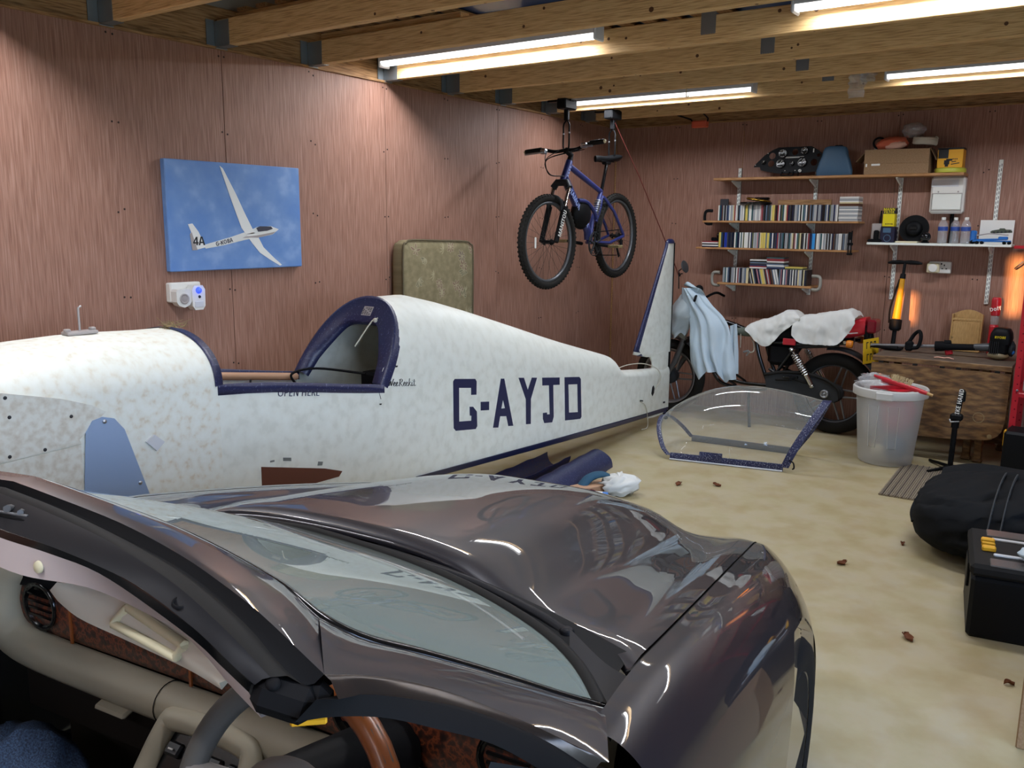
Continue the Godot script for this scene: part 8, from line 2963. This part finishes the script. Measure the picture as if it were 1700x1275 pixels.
func make_rack() -> void:
	var p := Vector3(3.85, 0, 0.62)
	var X := Transform3D(Basis(), -p)
	var o := thing("shelving_rack", "red metal shelving rack with punched posts at the right edge", "shelving", p)
	for q in [[3.405, 0.86], [4.3, 0.86], [3.405, 0.36], [4.3, 0.36]]:
		var mb := MB.new().set_xf(X)
		mb.box(Vector3(q[0], 0.72, q[1]), Vector3(0.036, 1.44, 0.003), 0.001)
		mb.box(Vector3(q[0] - 0.0165, 0.72, q[1] - 0.018), Vector3(0.003, 1.44, 0.036), 0.001)
		var post := part("post", mb, "red_paint", o)
		mb = MB.new().set_xf(X)
		for k in 26: mb.lathe([Vector2(0.005, 0), Vector2(0, 0.0004)], 8, Vector3(q[0] + 0.004, 0.06 + 0.054 * k, q[1] + 0.0018), Vector3(PI / 2, 0, 0))
		tag(part("post_holes", mb, "dark_red", post), "", "", "", "stuff")
	for y in [0.06, 0.53, 0.98, 1.42]:
		var mb := MB.new().set_xf(X)
		mb.box(Vector3(3.85, y, 0.61), Vector3(0.9, 0.028, 0.5), 0.003)
		part("shelf", mb, "red_paint", o)
		mb = MB.new().set_xf(X)
		for q in [[3.412, 0.866], [3.412, 0.866]]: mb.lathe([Vector2(0.008, 0), Vector2(0.006, 0.004), Vector2(0, 0.005)], 10, Vector3(q[0], y + 0.03, q[1]), Vector3(PI / 2, 0, 0))
		part("bolt", mb, "steel", o)
	one("white_canister", MB.new().lathe([Vector2(0, 0), Vector2(0.06, 0), Vector2(0.065, 0.01), Vector2(0.06, 0.19), Vector2(0.03, 0.22), Vector2(0.03, 0.25), Vector2(0, 0.25)], 24), "white_plastic", "white plastic canister on the middle shelf of the red rack", "canister", "", Vector3(3.50, 0.545, 0.78))
	o = thing("tool_case", "black and yellow tool case standing on end before the red rack", "tool case", Vector3(3.58, 0, 1.02), Vector3(0, -0.04, 0))
	part("body", MB.new().box(Vector3(0, 0.17, 0), Vector3(0.38, 0.34, 0.22), 0.015), "black", o)
	part("front_pocket", MB.new().box(Vector3(0.07, 0.12, 0.112), Vector3(0.22, 0.2, 0.02), 0.01), "yellow_plastic", o)
	part("corner_trim", MB.new().box(Vector3(-0.188, 0.29, 0.06), Vector3(0.012, 0.1, 0.05), 0.004), "yellow_plastic", o)
	one("red_wall_rail", MB.new().box(Vector3(0, 0, 0), Vector3(0.5, 0.02, 0.18), 0.003), "red_paint", "red metal shelf edge joining the right end of the white shelf", "shelf", "", Vector3(3.495, 1.45, 0.12))
	one("tool_hook", MB.new().tube(spline(v3s([0, 0, 0, 0.0, 0.0, 0.08, 0.02, 0.02, 0.12, 0.05, 0.05, 0.13]), 4), 0.006, 7), "steel", "bright bent metal hook on the back wall by the strip of sunlight", "hook", "", Vector3(3.255, 1.30, 0.0))

# ---------------------------------------------------------------- things stored in the roof
func make_roof_things() -> void:
	# slatted pallets lying on the joists
	var spots := [[1.72, 2.80, 0.95, 1.15, "slatted timber pallet lying across the joists right of the long lamp"], [0.55, 3.55, 1.0, 1.25, "slatted timber pallet lying across the joists over the canvas print"], [2.75, 2.2, 0.9, 1.0, "slatted timber pallet lying across the joists above the far right lamp"]]
	for q in spots:
		var o := thing("roof_pallet", q[4], "pallet", Vector3(q[0], 2.566, q[1]), V3, "pallets stored on the joists")
		var n := 7
		for k in n:
			part("slat", MB.new().box(Vector3(-q[2] / 2 + q[2] * (k + 0.5) / n, 0.055, 0), Vector3(0.075, 0.018, q[3]), 0.002), "old_pine", o)
		for zz in [-q[3] / 2 + 0.05, 0.0, q[3] / 2 - 0.05]:
			part("bearer", MB.new().box(Vector3(0, 0.023, zz), Vector3(q[2], 0.046, 0.07), 0.003), "pine", o)
	one("blue_sheet", MB.new().box(V3, Vector3(2.6, 0.02, 2.2), 0.004), "tarp_blue", "blue plastic sheet lying over the pallets in the roof", "sheet", "", Vector3(2.0, 2.65, 2.6))
	# navy rounded control surface hanging between two joists
	var o := thing("navy_rudder", "dark navy rounded rudder panel hanging between the joists above the long lamp", "rudder", Vector3(0.65, 2.6, 3.33))
	var pl := p2([-0.28, 0.2, -0.28, 0.06, -0.26, 0.035, -0.2, 0.018, -0.1, 0.008, 0.02, 0.0, 0.09, 0.008, 0.18, 0.035, 0.27, 0.075, 0.38, 0.105, 0.5, 0.12, 0.5, 0.2])
	part("panel", MB.new().prism(pl, 0.035), "navy_dull", o)
	part("batten", MB.new().box(Vector3(-0.55, 0.06, -0.03), Vector3(0.75, 0.02, 0.03), 0.002), "pine", o)
	part("batten", MB.new().box(Vector3(0.3, 0.06, -0.03), Vector3(0.5, 0.02, 0.03), 0.002), "pine", o)
	# small red box on black wires near the back wall
	o = thing("red_hanging_box", "small orange red box hanging on black wires under the last joist", "box", Vector3(0.93, 2.36, 0.3))
	part("box", MB.new().box(Vector3(0, 0.03, 0), Vector3(0.13, 0.055, 0.06), 0.008), "orange_plastic", o)
	for s in [-1.0, 1.0]:
		part("wire", MB.new().tube([Vector3(s * 0.06, 0.045, 0), Vector3(s * 0.075, 0.07, 0.02), Vector3(s * 0.11, 0.085, 0.2)], 0.006, 6), "black", o)
	# strips of clear film hanging off the joist
	o = thing("plastic_film", "torn clear plastic film hanging from the joists left of the right-hand lamp", "film", Vector3(2.4, 2.38, 1.24))
	var fn := noise(3.0, 5, 2)
	for q in [[-0.07, 0.03, 0.16, 0.0, 0.06], [0.0, 0.09, 0.17, 0.09, 0.05]]:
		var rows := []
		for j in 10:
			var t := j / 9.0
			var r := PackedVector3Array()
			for i in 8:
				var f := i / 7.0
				r.append(Vector3(lerpf(q[0], q[1], f) + 0.015 * fn.get_noise_2d(f * 2.0, t * 3.0), lerpf(q[2], q[3], t), 0.01 + 0.03 * fn.get_noise_2d(f * 3.0 + 9.0, t * 3.0)))
			rows.append(r)
		part("strip", MB.new().slab(rows, 0.001), "clear_film", o)
	one("joist_hook", MB.new().tube(spline(v3s([0, 0.05, 0, 0, 0.0, 0, 0.012, -0.008, 0, 0.016, 0.004, 0]), 4), 0.003, 5), "straw_pale", "small brass hook screwed into the joist in front of the bicycle lamp", "hook", "", Vector3(1.47, 2.39, 1.80))

func _ready() -> void:
	rng.seed = 7
	setup_view()
	make_materials()
	make_room()
	make_lamps()
	make_fuselage()
	make_car()
	make_shelves()
	make_bicycle()
	make_motorcycle()
	make_left_wall()
	make_canopy()
	make_table()
	make_table_things()
	make_floor_things()
	make_roof_things()
